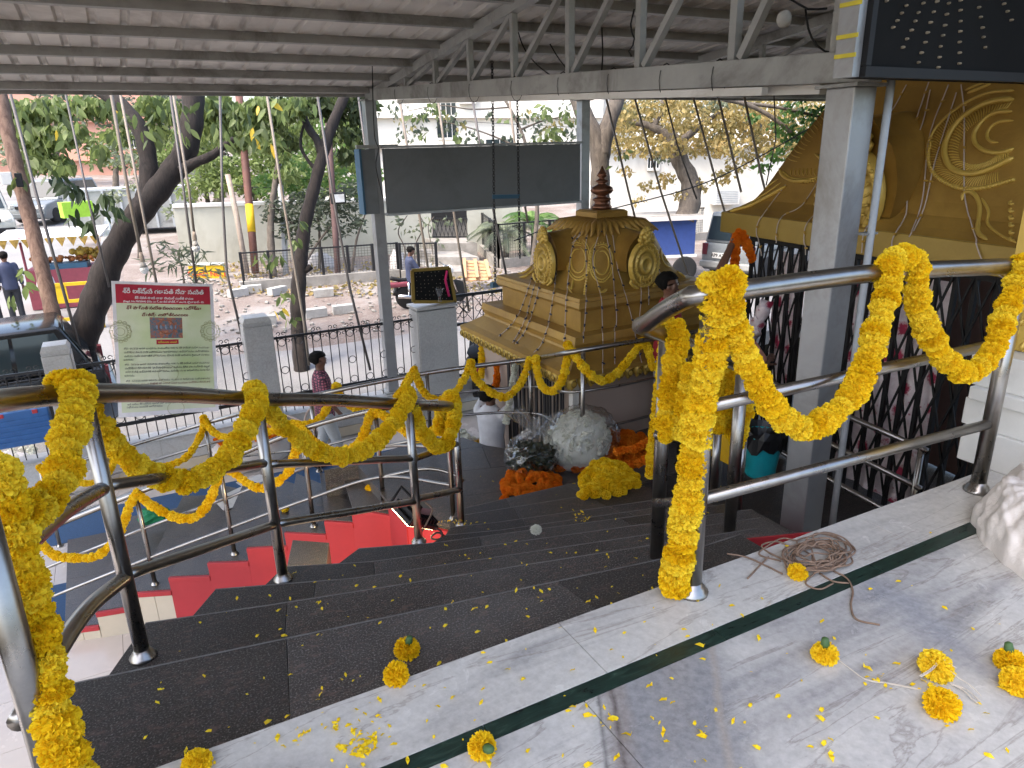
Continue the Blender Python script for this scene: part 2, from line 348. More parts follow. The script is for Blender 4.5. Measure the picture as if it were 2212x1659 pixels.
M['bamboo'] = mat('pale_pole', (.20, .165, .13, 1), .6, 0, .15, 5, .1); M['rod'] = mat('dull_rod', (.09, .08, .075, 1), .5, .2, .2, 5, .1)
M['copper'] = mat('copper_kalasha', (.19, .085, .05, 1), .3, .7, .15, 6)
M['rubber'] = mat('rubber', (.012, .012, .012, 1), .8); M['chrome'] = mat('chrome', (.6, .6, .6, 1), .15, 1)
k = NT('car_glass'); k.set(Roughness=.05); k.b.inputs['Base Color'].default_value = (.02, .03, .035, 1); M['glass'] = k.m
k = NT('clear_plastic'); tr_ = k.n('ShaderNodeBsdfTransparent'); gl_ = k.n('ShaderNodeBsdfGlossy'); gl_.inputs['Roughness'].default_value = .12; df_ = k.n('ShaderNodeBsdfTranslucent'); df_.inputs[0].default_value = (.9, .9, .9, 1)
lw_ = k.n('ShaderNodeLayerWeight'); lw_.inputs[0].default_value = .35; mr_ = k.n('ShaderNodeMapRange'); mr_.inputs['To Min'].default_value = .05; mr_.inputs['To Max'].default_value = .42; k.l(lw_.outputs['Facing'], mr_.inputs[0])
m1_ = k.n('ShaderNodeMixShader'); k.l(mr_.outputs[0], m1_.inputs[0]); k.l(tr_.outputs[0], m1_.inputs[1]); k.l(gl_.outputs[0], m1_.inputs[2])
m2_ = k.n('ShaderNodeMixShader'); m2_.inputs[0].default_value = .05; k.l(m1_.outputs[0], m2_.inputs[1]); k.l(df_.outputs[0], m2_.inputs[2]); k.l(m2_.outputs[0], k.t.nodes['Material Output'].inputs[0]); M['plastic'] = k.m
M['sack'] = mat('woven_sack', (.66, .61, .57, 1), .6, 0, .06, 14, .5, bscale=30)
for n_, c_ in dict(navy=(.035, .045, .09), denim=(.04, .05, .075), white_cloth=(.62, .62, .64), grey_cloth=(.30, .29, .32), red_cloth=(.35, .015, .03), dark_cloth=(.02, .022, .028), peach_cloth=(.50, .22, .15), blue_cloth=(.03, .045, .12), pale_grey=(.40, .42, .43), toolbox=(.03, .12, .33), teal=(.01, .30, .34), yellow_box=(.62, .36, .01), green_foil=(.01, .19, .08), barrier=(.65, .42, .01), stall_red=(.24, .05, .07), car_silver=(.17, .185, .19), car_white=(.42, .41, .36), car_black=(.01, .011, .012), cart_blue=(.035, .07, .24), orange_cloth=(.55, .25, .08), plastic_beige=(.42, .33, .28), tape=(.55, .45, .04), lime=(.35, .62, .05), maroon=(.11, .012, .02), pink_thread=(.6, .02, .14), paper=(.62, .6, .55), bin_black=(.008, .008, .009)).items():
    M[n_] = mat(n_, c_ + (1,), (.15 if n_.startswith('car_') else .35) if n_.startswith(('car_', 'tool', 'teal', 'yellow_box', 'bin')) else .75, 0, .12, 9, .5 if 'cloth' in n_ or n_ in ('navy', 'denim', 'pale_grey') else 0, bscale=13)
# ================================================================ SETTING
FL, LD, RS = -2.8, -1.4, .14
FY = 10.4                                             # fence line
# ---- upper marble floor
def edgeY(x): return 1.652 - .026 * x
base = MB().prism([(-2.2, -2.6), (5.2, -2.6), (5.2, edgeY(5.2) - .02), (-2.2, edgeY(-2.2) - .02)], -.3, -.03)
marble_floor = struct(base, 'marble_floor', M['white_marble'])
def gY(x): return 1.379 - .018 * x
def g2Y(x): return 1.322 - .02 * x
def slabs(name, xs, lo, hi, mt, z0=-.03, z1=0., gap=.0012):
    for a, b in zip(xs[:-1], xs[1:]):
        MB().prism([(a + gap, lo(a)), (b - gap, lo(b)), (b - gap, hi(b)), (a + gap, hi(a))], z0, z1).build(name, mt, marble_floor, bevel=.0015)
slabs('marble_slab', [-2.2, -.7, 1.02, 2.42, 3.6, 5.2], lambda x: gY(x) + .0012, edgeY, M['white_marble'])
slabs('green_marble_strip', [-2.2, -.62, .62, 1.42, 2.15, 3.4, 5.2], g2Y, gY, M['green_marble'])
for y0, y1, xs in ((.35, None, [-2.2, -.9, .9, 2.7, 5.2]), (-.8, .35, [-2.2, -.3, 1.5, 3.3, 5.2]), (-2.6, -.8, [-2.2, -.9, 1.0, 5.2])):
    slabs('grey_marble_slab', xs, lambda x, y=y0: y + .0012, (lambda x: g2Y(x) - .0012) if y1 is None else (lambda x, y=y1: y), M['grey_marble'])
# ---- first flight, winding down from the marble floor
NOS = {0: [(-1.0, 1.62), (1.5, 1.57), (3.2, 1.53)],
       1: [atz(130, 1482, -RS), atz(1440, 1205, -RS), atz(1599, 1154, -RS)],
       2: [atz(314, 1346, -2 * RS), atz(581, 1307, -2 * RS), atz(1636, 1141, -2 * RS)],
       3: [atz(465, 1273, -3 * RS), atz(763, 1249, -3 * RS), atz(1642, 1118, -3 * RS)],
       4: [atz(612, 1225, -4 * RS), atz(803, 1213, -4 * RS), atz(1624, 1100, -4 * RS)],
       5: [atz(774, 1185, -5 * RS), atz(933, 1173, -5 * RS), V((3.05, 2.86, 0))],
       6: [atz(962, 1156, -6 * RS), atz(1080, 1145, -6 * RS), V((3.15, 3.16, 0))],
       7: [atz(972, 1139, -7 * RS), atz(1067, 1129, -7 * RS), V((3.22, 3.5, 0))],
       8: [atz(980, 1116, -8 * RS), atz(1260, 1071, -8 * RS), V((3.3, 3.97, 0))],
       9: [atz(985, 1102, -9 * RS), atz(1211, 1050, -9 * RS), V((3.4, 4.5, 0))]}
stair = thing('granite_staircase', 'wide dark granite staircase winding down from the white marble floor', 'staircase', NOS[5][1].to_tuple()[:2] + (LD,))
LEFT = {1: V((atz(185, 1659, -RS).x, 1.62)), 2: atz(232, 1462, -2 * RS), 3: atz(417, 1329, -3 * RS), 4: atz(572, 1264, -4 * RS), 5: atz(730, 1218, -5 * RS), 6: atz(930, 1175, -6 * RS), 7: atz(962, 1156, -7 * RS), 8: atz(970, 1140, -8 * RS), 9: atz(978, 1118, -9 * RS)}
def pl(P, t):                                          # point along a 3-point nosing by x
    P = [V((p[0], p[1])) for p in P]
    for a, b in zip(P[:-1], P[1:]):
        if t <= b.x or b is P[-1]:
            return lerp(a, b, (t - a.x) / (b.x - a.x))
for kq in range(1, 10):
    f, b = NOS[kq], NOS[kq - 1]; z = -RS * kq
    xl, xr = f[0][0], f[2][0]; W_ = xr - xl
    cuts = [xl] + [xl + W_ * t for t in ({1: (.27, .66), 2: (.2, .55), 3: (.16, .5), 4: (.17, .6)}.get(kq, (.3, .68)))] + [xr]
    bx0 = max(LEFT[kq].x - .0, b[0][0] - .03)
    for i, (c0, c1) in enumerate(zip(cuts[:-1], cuts[1:])):
        sh = (.0, -.12, .06, 0)
        q0, q1 = pl(f, c0), pl(f, c1)
        lb = V((LEFT[kq].x, LEFT[kq].y)) if i == 0 else pl(b, c0 + sh[i])
        rb = pl(b, c1 + sh[i + 1] if i < 2 else c1)
        back = .06
        lb = lb + V((0, -back)) if i else lb; rb = rb + V((0, -back))
        poly = [lb, rb, q1 - V((.0012, 0)), q0 + V((.0012 if i else 0, 0))]
        mids = [V((p[0], p[1])) for p in f if q0.x + .01 < p[0] < q1.x - .01]
        poly = [lb, rb, q1 - V((.0012, 0))] + mids[::-1] + [q0 + V((.0012 if i else 0, 0))]
        MB().prism(poly, z - .03, z).build('granite_slab', M['granite_dark' if (i == 0 or (i == 2 and kq in (1, 5, 8))) else 'granite'], stair, bevel=.002)
    for a, c in zip(f[:-1], f[1:]):
        a2, c2 = V((a[0], a[1], z)), V((c[0], c[1], z))
        MB().plate([a2 + V((0, -.004, .0012)), c2 + V((0, -.004, .0012)), c2 + V((0, .0025, .0012)), a2 + V((0, .0025, .0012))], (0, 0, -.012)).build('worn_highlight_edge', M['granite_edge'], stair)  # thin pale strip: worn edge plus a painted highlight along each nosing
    # riser under the nosing
    m = MB()
    for a, c in zip(f[:-1], f[1:]):
        a2, c2 = V((a[0], a[1] - .03, z - RS)), V((c[0], c[1] - .03, z - RS))
        m.plate([a2, c2, c2 + V((0, 0, RS - .03)), a2 + V((0, 0, RS - .03))], (0, -.02, 0))
    m.build('riser', M['granite_dark'], stair)
    # side pieces on the right: red painted edge of each step
    p = NOS[kq][2]; q = NOS[kq - 1][2]
    MB().plate([(p[0] + .004, p[1], z - .03), (p[0] + .004, p[1], LD - .0), (q[0] + .004, q[1] - .05, LD), (q[0] + .004, q[1] - .05, z - .03)], (.03, 0, 0)).build('side_panel', M['red'], stair)
m = MB()
under = [(NOS[k_][0][0] + .02, NOS[k_][0][1] - .05, -RS * (k_ + 1) - .06) for k_ in range(1, 9)]
for a, b in zip(under[:-1], under[1:]):
    m.plate([(a[0], a[1], a[2]), (b[0], b[1], b[2]), (b[0], b[1], b[2] - .35), (a[0], a[1], a[2] - .35)], (.03, .01, 0))
m.build('stringer', M['red'], stair)
# red skirting right of the stair
MB().plate([atz(1629, 1106, -.9), atz(1697, 1152, -.72), atz(1670, 1192, -.72), atz(1640, 1160, -.8)], (0, 0, -.03)).build('red_skirt', M['red'], stair)
# ---- landing
lf = [(2.02, 4.55), (1.68, 4.95), (1.66, 5.32), (1.62, 6.18)] + [tuple(atz(a, b, LD)[:2]) for a, b in ((700, 1016), (790, 990), (872, 962), (1000, 945), (1050, 962))]
lf += [(3.05, 5.72), (3.3, 5.66), (8.0, 5.5), (8.0, 2.2), (3.3, 2.2), (3.1, 4.3)]
landing = struct(MB().prism([(x, y) for x, y in lf], LD - .35, LD - .031), 'landing', M['granite'])
def clip(poly, n, d):                                  # keep the side n.p <= d
    out = []
    for i in range(len(poly)):
        a, b = poly[i], poly[(i + 1) % len(poly)]; da, db = n[0] * a[0] + n[1] * a[1] - d, n[0] * b[0] + n[1] * b[1] - d
        if da <= 0: out.append(a)
        if da * db < 0:
            t = da / (da - db); out.append((a[0] + (b[0] - a[0]) * t, a[1] + (b[1] - a[1]) * t))
    return out
def tiles(poly, ang, sx, sy, gap, z0, z1, mt, name, parent, stagger=.5, pick=None):
    ca, sa = math.cos(ang), math.sin(ang); us = [p[0] * ca + p[1] * sa for p in poly]; vs = [-p[0] * sa + p[1] * ca for p in poly]
    j = math.floor(min(vs) / sy)
    while j * sy < max(vs):
        o = (j % 2) * stagger * sx; i = math.floor((min(us) - o) / sx)
        while i * sx + o < max(us):
            q = poly
            for n, d in (((-ca, -sa), -(i * sx + o + gap)), ((ca, sa), (i + 1) * sx + o - gap), ((sa, -ca), -(j * sy + gap)), ((-sa, ca), (j + 1) * sy - gap)):
                q = clip(q, n, d) if q else q
            if len(q) >= 3: MB().prism(q, z0, z1).build(name, pick(i, j) if pick else mt, parent)
            i += 1
        j += 1
cen = [(2.02, 4.55), (1.68, 4.95), (1.66, 5.32), (1.62, 6.18)] + lf[4:9] + [(3.05, 5.72), (3.3, 5.66), (5.1, 5.6), (5.0, 2.3), (3.3, 2.3), (3.35, 4.4)]
c1 = [(1.62, 5.0), (1.62, 6.18)] + lf[4:9] + [(3.05, 5.72), (3.3, 5.66), (5.1, 5.6), (5.1, 4.45), (2.1, 4.5)]
tiles(c1, -.3, .95, .5, .002, LD - .03, LD, M['granite'], 'granite_slab', landing)
tiles([(3.2, 2.3), (3.42, 4.45), (5.1, 4.45), (5.1, 2.3)], -.12, .9, .5, .002, LD - .03, LD, M['granite_dark'], 'granite_slab', landing)
for a, b in (((1.655, 5.34), (1.675, 4.95)), ((1.675, 4.95), (2.0, 4.53)), ((2.0, 4.53), (2.25, 4.42))):
    nv = V((-(b[1] - a[1]), b[0] - a[0], 0)).normalized(); nv = nv if nv.x < 0 else -nv
    MB().plate([V((a[0], a[1], FL)), V((b[0], b[1], FL)), V((b[0], b[1], LD - .035)), V((a[0], a[1], LD - .035))], nv * .03).build('side_panel', M['red'], landing)
# ---- second flight, curving down to the left
near = [(140, 1357), (208, 1320), (294, 1277), (366, 1244), (450, 1212), (534, 1181), (617, 1147), (703, 1122), (762, 1096), (850, 1080)]
far = [(146, 1166), (268, 1118), (395, 1071), (470, 1046), (530, 1035), (585, 1027), (640, 1022), (690, 1018), (735, 1013), (780, 1003)]
NP = [atz(*q, FL + RS * (i + 1)) for i, q in enumerate(near)]; FP = [atz(*q, FL + RS * (i + 1)) for i, q in enumerate(far)]
st2 = thing('lower_staircase', 'lower black granite steps with a red zigzag side and cream tiled foot', 'staircase', (NP[4].x, NP[4].y, FL))
for i in range(9):
    z = FL + RS * (i + 1)
    a, b, c, d = NP[i], NP[i + 1], FP[i + 1], FP[i]
    for t0, t1 in ((0, .5), (.5, 1)):
        p0, p1, p2, p3 = lerp(a, d, t0), lerp(b, c, t0), lerp(b, c, t1), lerp(a, d, t1)
        g = .0015
        e = (p2 - p1) * .0; ex = (p1 - p0).normalized() * .05; ex2 = (p2 - p3).normalized() * .05
        MB().prism([(p0.x, p0.y + g), (p1.x + ex.x, p1.y + ex.y + g), (p2.x + ex2.x, p2.y + ex2.y - g), (p3.x, p3.y - g)], z - .028, z).build('granite_slab', M['granite'], st2, bevel=.002)
    MB().plate([(a.x + .03, a.y + .01, z - RS), (d.x + .03, d.y - .01, z - RS), (d.x + .03, d.y - .01, z - .029), (a.x + .03, a.y + .01, z - .029)], (.02, .005, 0)).build('riser', M['granite_dark'], st2)
    n = V((-(b - a).y, (b - a).x, 0)).normalized() * -.025
    cream = i < 3
    low = FL if True else 0
    aa, bb = V((a.x, a.y, 0)), V((b.x, b.y, 0))
    if cream:
        nn = 2 if i != 1 else 1
        for k_ in range(nn):
            p, q = lerp(aa, bb, k_ / nn), lerp(aa, bb, (k_ + 1) / nn)
            g = (q - p).normalized() * .002
            MB().plate([p + g + V((0, 0, low)), q - g + V((0, 0, low)), q - g + V((0, 0, z - .028)), p + g + V((0, 0, z - .028))], n * .8).build('cream_tile', M['cream_tile'], st2)
    else:
        MB().plate([aa + V((0, 0, low)), bb + V((0, 0, low)), bb + V((0, 0, z - .03)), aa + V((0, 0, z - .03))], n).build('stringer_panel', M['red'], st2)
    nb = n.normalized() * .035
    MB().plate([aa - nb * .0 + V((0, 0, z - .05)) + nb, bb + V((0, 0, z - .05)) + nb, bb + V((0, 0, z - .002)) + nb, aa + V((0, 0, z - .002)) + nb], -nb * .9).build('nosing_trim', M['red'], st2, bevel=.004)
# a stone box seen behind the upper posts, and the floodlit wall end
bxp = [atz(q[0], q[1], -1.35) for q in ((555, 1165), (711, 1172), (706, 1217), (620, 1221))]
# ---- ground floor of the forecourt
floor = struct(MB().prism([(-6, 1.7), (3.3, 1.7), (3.3, 5.5), (6.5, 5.5), (6.5, FY + .1), (-6, FY + .1)], FL - .3, FL - .012), 'forecourt_floor', M['floor_tile'])
tiles([(-2.6, 1.7), (3.2, 1.7), (3.2, FY - .15), (-2.6, FY - .15)], 0, .62, .62, .002, FL - .012, FL, M['floor_tile'], 'floor_tile', floor, 0)
def strip(P, name='blue_carpet'):
    return P
for n_, poly in enumerate(([(-2.4, 8.95), (3.4, 8.75), (3.4, 9.45), (-2.4, 9.75)], [(-2.4, 7.15), (-1.08, 7.1), (-1.05, 7.95), (-2.4, 8.05)], [(-2.0, 3.2), (-.9, 3.2), (-1.0, 5.2), (-2.0, 5.4)])):
    MB().prism(poly, FL + .004, FL + .010).solo('carpet', M['blue_carpet'], ('long blue carpet runner on the white tiles beyond the lower steps', 'short blue carpet strip at the foot of the lower steps', 'blue carpet strip on the tiles at the bottom left corner')[n_], 'carpet', group='blue carpets')
# ---- street side
def slope_sheet(poly, name, mt, dz):
    zf = lambda y: -2.55 + .046 * (y - 10.7) + dz
    n = len(poly); m = MB().add([(x, y, zf(y)) for x, y in poly] + [(x, y, zf(y) - .3) for x, y in poly], [tuple(range(n))] + [(i, n + i, n + (i + 1) % n, (i + 1) % n) for i in range(n)])
    return struct(m, name, mt)
slope_sheet([(-60, FY + .32), (60, FY + .32), (60, 110), (-60, 110)], 'ground', M['street'], -.008)
slope_sheet([(-60, FY + .34), (-.4, FY + .34), (-.6, 20), (-1.2, 30), (-2.5, 100), (-60, 100)], 'road', M['road'], -.004)
slope_sheet([(-.4, FY + .34), (40, FY + .34), (40, 14.2), (3.0, 14.4), (-.45, 15.2)], 'pavement', M['road'], 0)
# ---- fence plinth and pillars
PT = -2.27
plinth = thing('fence_plinth', 'low marble clad wall carrying the black iron fence', 'wall', (1.2, FY, FL))
MB().prism([(-6, FY), (6.3, FY), (6.3, FY + .3), (-6, FY + .3)], FL - .1, PT - .03).build('core', M['concrete'], plinth)
x = -6.0
while x < 6.2:
    MB().box((x + .6, FY - .012, (FL + .16 + PT - .03) / 2), (1.196, .02, PT - .03 - FL - .164)).build('marble_slab', M['wall_marble'], plinth)
    MB().box((x + .6, FY - .016, FL + .08), (1.196, .026, .15)).build('skirting_tile', M['cream_tile'], plinth)
    MB().box((x + .6, FY + .13, PT - .014), (1.197, .36, .026)).build('coping_slab', M['pillar_marble'], plinth)
    x += 1.2
def pillar(px0, px1, pyt, label, deep=.34, cap=True):
    a, b = aty(px0, pyt, FY - .1), aty(px1, pyt, FY - .1); w = b.x - a.x; cx = (a.x + b.x) / 2; zt = a.z
    t = thing('fence_pillar', label, 'pillar', (cx, FY + deep / 2 - .1, FL), group='marble clad fence pillars')
    yc = FY - .1 + deep / 2
    MB().box((cx, yc, (FL + zt) / 2 - .03), (w - .02, deep - .02, zt - FL - .06)).build('shaft', M['pillar_marble'], t)
    for sx, sy, dx, dy in ((0, -1, w, .02), (-1, 0, .02, deep - .044), (1, 0, .02, deep - .044)):
        MB().box((cx + sx * (w / 2), yc + sy * deep / 2, (FL + zt) / 2 - .03), (dx, dy, zt - FL - .07)).build('marble_slab', M['pillar_marble'], t, bevel=.003)
    if cap:
        R4 = Matrix.Rotation(math.pi / 4, 3, 'Z'); cm = MB().lathe([(.72, -.02), (.75, .035), (.62, .10), (.01, .11)], (0, 0, 0), 4, R4)
        inst('cap', cm.mesh('cap', M['pillar_marble']), t, Matrix.Translation((cx, yc, zt - .04)) @ Matrix.Diagonal((w * .98, deep * .98, 1, 1)))
    else:
        MB().box((cx, yc, zt - .015), (w + .05, deep + .05, .045)).build('cap', M['pillar_marble'], t, bevel=.004)
    return t, cx, w, zt
P1 = pillar(87, 150, 762, 'leftmost marble fence pillar with a sloped cap, left of the banner')
P2 = pillar(525, 586, 700, 'marble fence pillar just right of the printed banner')
P3 = pillar(902, 985, 667, 'tall marble fence pillar holding the black bulb board', .4, False)
pillar(-330, -250, 800, 'marble fence pillar past the left edge') if False else None
def scroll(m, c, r, s, flip=1):                         # little C-scroll in the fence plane
    m.tube([c + V((math.cos(a * .5) * r * flip * (1 - a * .045), 0, s * math.sin(a * .5) * r * (1 - a * .045))) for a in range(0, 11)], .006, 5)
def fence(x0, x1, label):
    t = thing('iron_fence', label, 'fence', ((x0 + x1) / 2, FY + .12, PT), group='black iron fence sections')
    zt, zb = -1.12, -2.02; L = x1 - x0; Yf = FY + .12
    for z, h in ((zt, .035), (zb, .05)):
        MB().box(((x0 + x1) / 2, Yf, z), (L, .02, h)).build('rail', M['black_iron'], t)
    n = max(2, round(L / .125)); bar = MB().tube([(0, 0, -.9), (0, 0, .2)], .0075, 6)
    bar.lathe([(.008, .19), (.017, .215), (.004, .28), (0, .29)], n=6)
    me = bar.mesh('bar', M['black_iron']); ringm = MB().ring((0, 0, 0), .055, .006, (1, 0, 0), (0, 0, 1), 14, 5).mesh('ring', M['black_iron'])
    sc = MB(); scroll(sc, V((.035, 0, 0)), .03, 1); scroll(sc, V((-.035, 0, 0)), .03, 1, -1); sm = sc.mesh('scroll', M['black_iron'])
    for i in range(n):
        x_ = x0 + (i + .5) * L / n
        inst('bar', me, t, Matrix.Translation((x_, Yf, zt - .25)) @ Matrix.Diagonal((1, 1, 1, 1)))
        if i % 2 == 0:
            inst('ring', ringm, t, Matrix.Translation((x_ + L / n / 2, Yf, zt - .078))); inst('ring', ringm, t, Matrix.Translation((x_ + L / n / 2, Yf, zb + .085)))
            inst('scroll', sm, t, Matrix.Translation((x_ + L / n / 2, Yf, zt + .055)))
            if i % 4 == 0: inst('ring', ringm, t, Matrix.Translation((x_ + L / n / 2, Yf, -1.62)))
        else: inst('scroll', sm, t, Matrix.Translation((x_ + L / n / 2, Yf, zt - .06)))
    return t
p1x, p2x, p3x = P1[1], P2[1], P3[1]
fence(-4.6, p1x - P1[2] / 2 - .02, 'iron fence section left of the leftmost pillar, behind the blue toolbox')
fence(p1x + P1[2] / 2 + .02, p2x - P2[2] / 2 - .02, 'iron fence section carrying the printed banner')
fence(p2x + P2[2] / 2 + .02, p3x - P3[2] / 2 - .02, 'iron fence section with spear tips behind the man in the plaid shirt')
# gate-like panel right of the tall pillar, quatrefoil band on top
xg0, xg1 = p3x + P3[2] / 2 + .03, 6.1
t = thing('iron_gate', 'black iron gate with a band of four-petal rings right of the tall pillar', 'gate', ((xg0 + xg1) / 2, FY + .12, PT))
for z, h in ((-.84, .05), (-1.32, .045), (-2.2, .04)): MB().box(((xg0 + xg1) / 2, FY + .12, z), (xg1 - xg0, .03, h)).build('rail', M['black_iron'], t)
qf = MB()
for a in range(4): qf.ring((math.cos(a * math.pi / 2) * .075, 0, math.sin(a * math.pi / 2) * .075), .062, .006, (1, 0, 0), (0, 0, 1), 12, 5)
qf.ball((0, 0, 0), .025, 6, 5); qm = qf.mesh('quatrefoil', M['black_iron'])
xx = MB().tube([(-.17, 0, -.21), (.17, 0, .21)], .006, 5).tube([(-.17, 0, .21), (.17, 0, -.21)], .006, 5).mesh('cross_brace', M['black_iron'])
for i in range(int((xg1 - xg0) / .36) + 1):
    c = V((xg0 + .2 + .36 * i, FY + .12, -1.08)); inst('quatrefoil', qm, t, Matrix.Translation(c)); inst('cross_brace', xx, t, Matrix.Translation(c))
bm_ = MB().tube([(0, 0, -2.2), (0, 0, -.84)], .009, 6).mesh('bar', M['black_iron'])
for i in range(int((xg1 - xg0) / .18) + 1): inst('bar', bm_, t, Matrix.Translation((xg0 + .02 + .18 * i, FY + .12, 0)))
# ================================================================ COLUMNS, TRUSSES, ROOF
TX = 3.46
def roofz(Y): return 2.245 + (10.24 - Y) * .1067
colL_top = aty(804, 212, FY)
C2X = aty(1272, 225, FY).x
def column(x, y, z0, z1, w, label):
    t = thing('steel_column', label, 'column', (x, y, z0), group='silver steel columns')
    MB().box((x, y, (z0 + z1) / 2), (w, w, z1 - z0)).build('shaft', M['silver_paint'], t, bevel=.008)
    MB().box((x, y, z1 + .008), (w + .08, w + .08, .016)).build('top_plate', M['grey_paint'], t)
    MB().box((x, y, z0 + .01), (w + .12, w + .12, .02)).build('base_plate', M['grey_paint'], t)
    return t
zA = colL_top.z - .02
column(TX, FY + .16, PT, zA, .165, 'silver column at the fence left of the grey signboard')
column(C2X, FY + .16, PT, zA + .02, .165, 'silver column behind the gold shrine at the right end of the grey signboard')
cr = column(TX + .03, 2.66, LD, 1.70, .175, 'thick silver column standing in front of the big gold temple roof')
p0 = V((TX + .16, 2.53, 0))
t = thing('conduit_pipe', 'pale conduit pipe running up beside the thick silver column', 'pipe', (p0.x, p0.y, LD))
MB().tube([(p0.x, p0.y, LD), (p0.x, p0.y, 1.78)], .02, 10).build('pipe', M['pale_grey'], t, True)
MB().tube([(p0.x + .05, p0.y + .03, LD), (p0.x + .05, p0.y + .03, 1.72)], .017, 10).build('pipe', M['silver_paint'], t, True)
for z in (-.9, .1, .95): MB().box((p0.x, p0.y + .02, z), (.11, .05, .012)).build('clip', M['grey_paint'], t)
cb0, cb1 = V((TX, FY + .16, zA + .075)), V((TX, 2.5, 1.79))
def chord_z(Y): return cb0.z + (cb1.z - cb0.z) * (cb0.y - Y) / (cb0.y - cb1.y)
tr = thing('roof_truss', 'near grey steel truss with zigzag members under the roof', 'truss', (TX, 6, 1.9))
MB().beam(cb0, cb1, .10, .15).build('bottom_chord', M['grey_paint'], tr, bevel=.004)
MB().beam((TX, FY + .1, roofz(FY + .1) - .03), (TX, 1.0, roofz(1.0) - .03), .09, .10).build('top_chord', M['grey_paint'], tr)
MB().beam((TX + .11, 9.6, chord_z(9.6) - .1), (TX + .11, 2.9, chord_z(2.9) - .1), .06, .05).build('flange', M['white_paint'], tr)
ys = [atx(px, py, TX).y for px, py in ((827, 202), (879, 197), (943, 195), (1018, 190), (1112, 185), (1231, 175), (1381, 170), (1583, 155))] + [2.75]
for a in ys: MB().beam((TX, a, chord_z(a) + .07), (TX, a, roofz(a) - .08), .055, .055, V((1, 0, 0))).build('post', M['grey_paint'], tr)
for a, b in zip(ys[1:-1], ys[2:]): MB().beam((TX, a - .06, chord_z(a) + .08), (TX, b + .04, roofz(b) - .09), .045, .05, V((1, 0, 0))).build('diagonal', M['grey_paint'], tr)
tube_ = MB().beam((TX - .02, 5.9, chord_z(5.9) - .105), (TX - .02, 3.2, chord_z(3.2) - .105), .05, .045)
tube_.solo('tube_light_batten', M['white_paint'], 'dusty white tube light batten under the near truss', 'light fixture')
tr2 = thing('roof_truss', 'far grey truss seen behind the near one', 'truss', (C2X, 6, 1.9))
MB().beam((C2X, FY + .16, zA + .1), (C2X, 2, zA + .0), .10, .14).build('bottom_chord', M['grey_paint'], tr2)
MB().beam((C2X, FY + .1, roofz(FY + .1) - .03), (C2X, 1.0, roofz(1.0) - .03), .09, .10).build('top_chord', M['grey_paint'], tr2)
y = 9.6; pr = None
while y > 2:
    MB().beam((C2X, y, zA + .14), (C2X, y, roofz(y) - .08), .055, .055, V((1, 0, 0))).build('post', M['grey_paint'], tr2)
    if pr: MB().beam((C2X, pr, zA + .14), (C2X, y, roofz(y) - .09), .045, .05, V((1, 0, 0))).build('diagonal', M['grey_paint'], tr2)
    pr = y; y -= .95
roof = thing('shed_roof', 'ribbed metal sheet roof seen from below on long purlins', 'roof', (2, 6, 2.6))
xs = -7.0; sheet = None
def sheet_mesh(w, ya, yb):
    m = MB(); prof = []
    nr = 4; p = w / nr
    for i in range(nr): prof += [(i * p + .0, 0), (i * p + p * .60, 0), (i * p + p * .68, .035), (i * p + p * .84, .035), (i * p + p * .92, 0)]
    prof.append((w, 0))
    vs = []
    for yy, dz in ((ya, 0), (yb, 0)):
        vs += [V((q[0], yy, roofz(yy) + .065 + q[1])) for q in prof]
    n = len(prof); m.add(vs, [(i, i + 1, n + i + 1, n + i) for i in range(n - 1)])
    vs2 = [v + V((0, 0, .004)) for v in vs]; m.add(vs2, [(i, n + i, n + i + 1, i + 1) for i in range(n - 1)])
    return m.mesh('roof_sheet', M['roof'])
sm1 = sheet_mesh(.99, 6.6, 10.75); sm2 = sheet_mesh(.99, -.2, 6.64)
for i in range(21):
    inst('roof_sheet', sm1, roof, Matrix.Translation((xs + i * .99, 0, 0))); inst('roof_sheet', sm2, roof, Matrix.Translation((xs + i * .99 + .0, 0, .012)))
y = 10.36; pm = MB().box((0, 0, 0), (21, .055, .085)).mesh('purlin', M['grey_paint'])
while y > -.1:
    inst('purlin', pm, roof, Matrix.Translation((3.3, y, roofz(y) + .02)) @ Matrix.Rotation(-.106, 4, 'X')); y -= .84
MB().box((3.3, 10.74, roofz(10.74) + .03), (21, .03, .07)).build('eave_strip', M['grey_paint'], roof)
# ---- signboard between the two fence columns
sg = thing('signboard', 'large blank grey signboard hung between two columns', 'signboard', tuple(aty(1040, 450, FY - .02)))
a, b = aty(829, 321, FY - .02), aty(1252, 437, FY - .02); lo = aty(831, 461, FY - .02).z
MB().box(((a.x + b.x) / 2, FY + .02, (a.z + lo) / 2), (b.x - a.x, .1, a.z - lo)).build('panel', M['board'], sg)
for z in (a.z + .02, lo - .02): MB().box(((a.x + b.x) / 2, FY + .0, z), (b.x - a.x + .06, .16, .035)).build('frame_rail', M['pale_grey'], sg)
sl0 = aty(776, 318, FY - .0)
MB().box((sl0.x + .12, FY + .06, (a.z + lo) / 2), (.22, .1, a.z - lo)).build('side_panel', M['board'], sg)
MB().box((sl0.x - .0, FY + .1, (a.z + lo) / 2), (.03, .24, a.z - lo)).build('blue_edge', M['blue_board'], sg)
MB().box((sl0.x + .25, FY - .04, a.z + .03), (.62, .05, .05)).build('bracket', M['grey_paint'], sg)
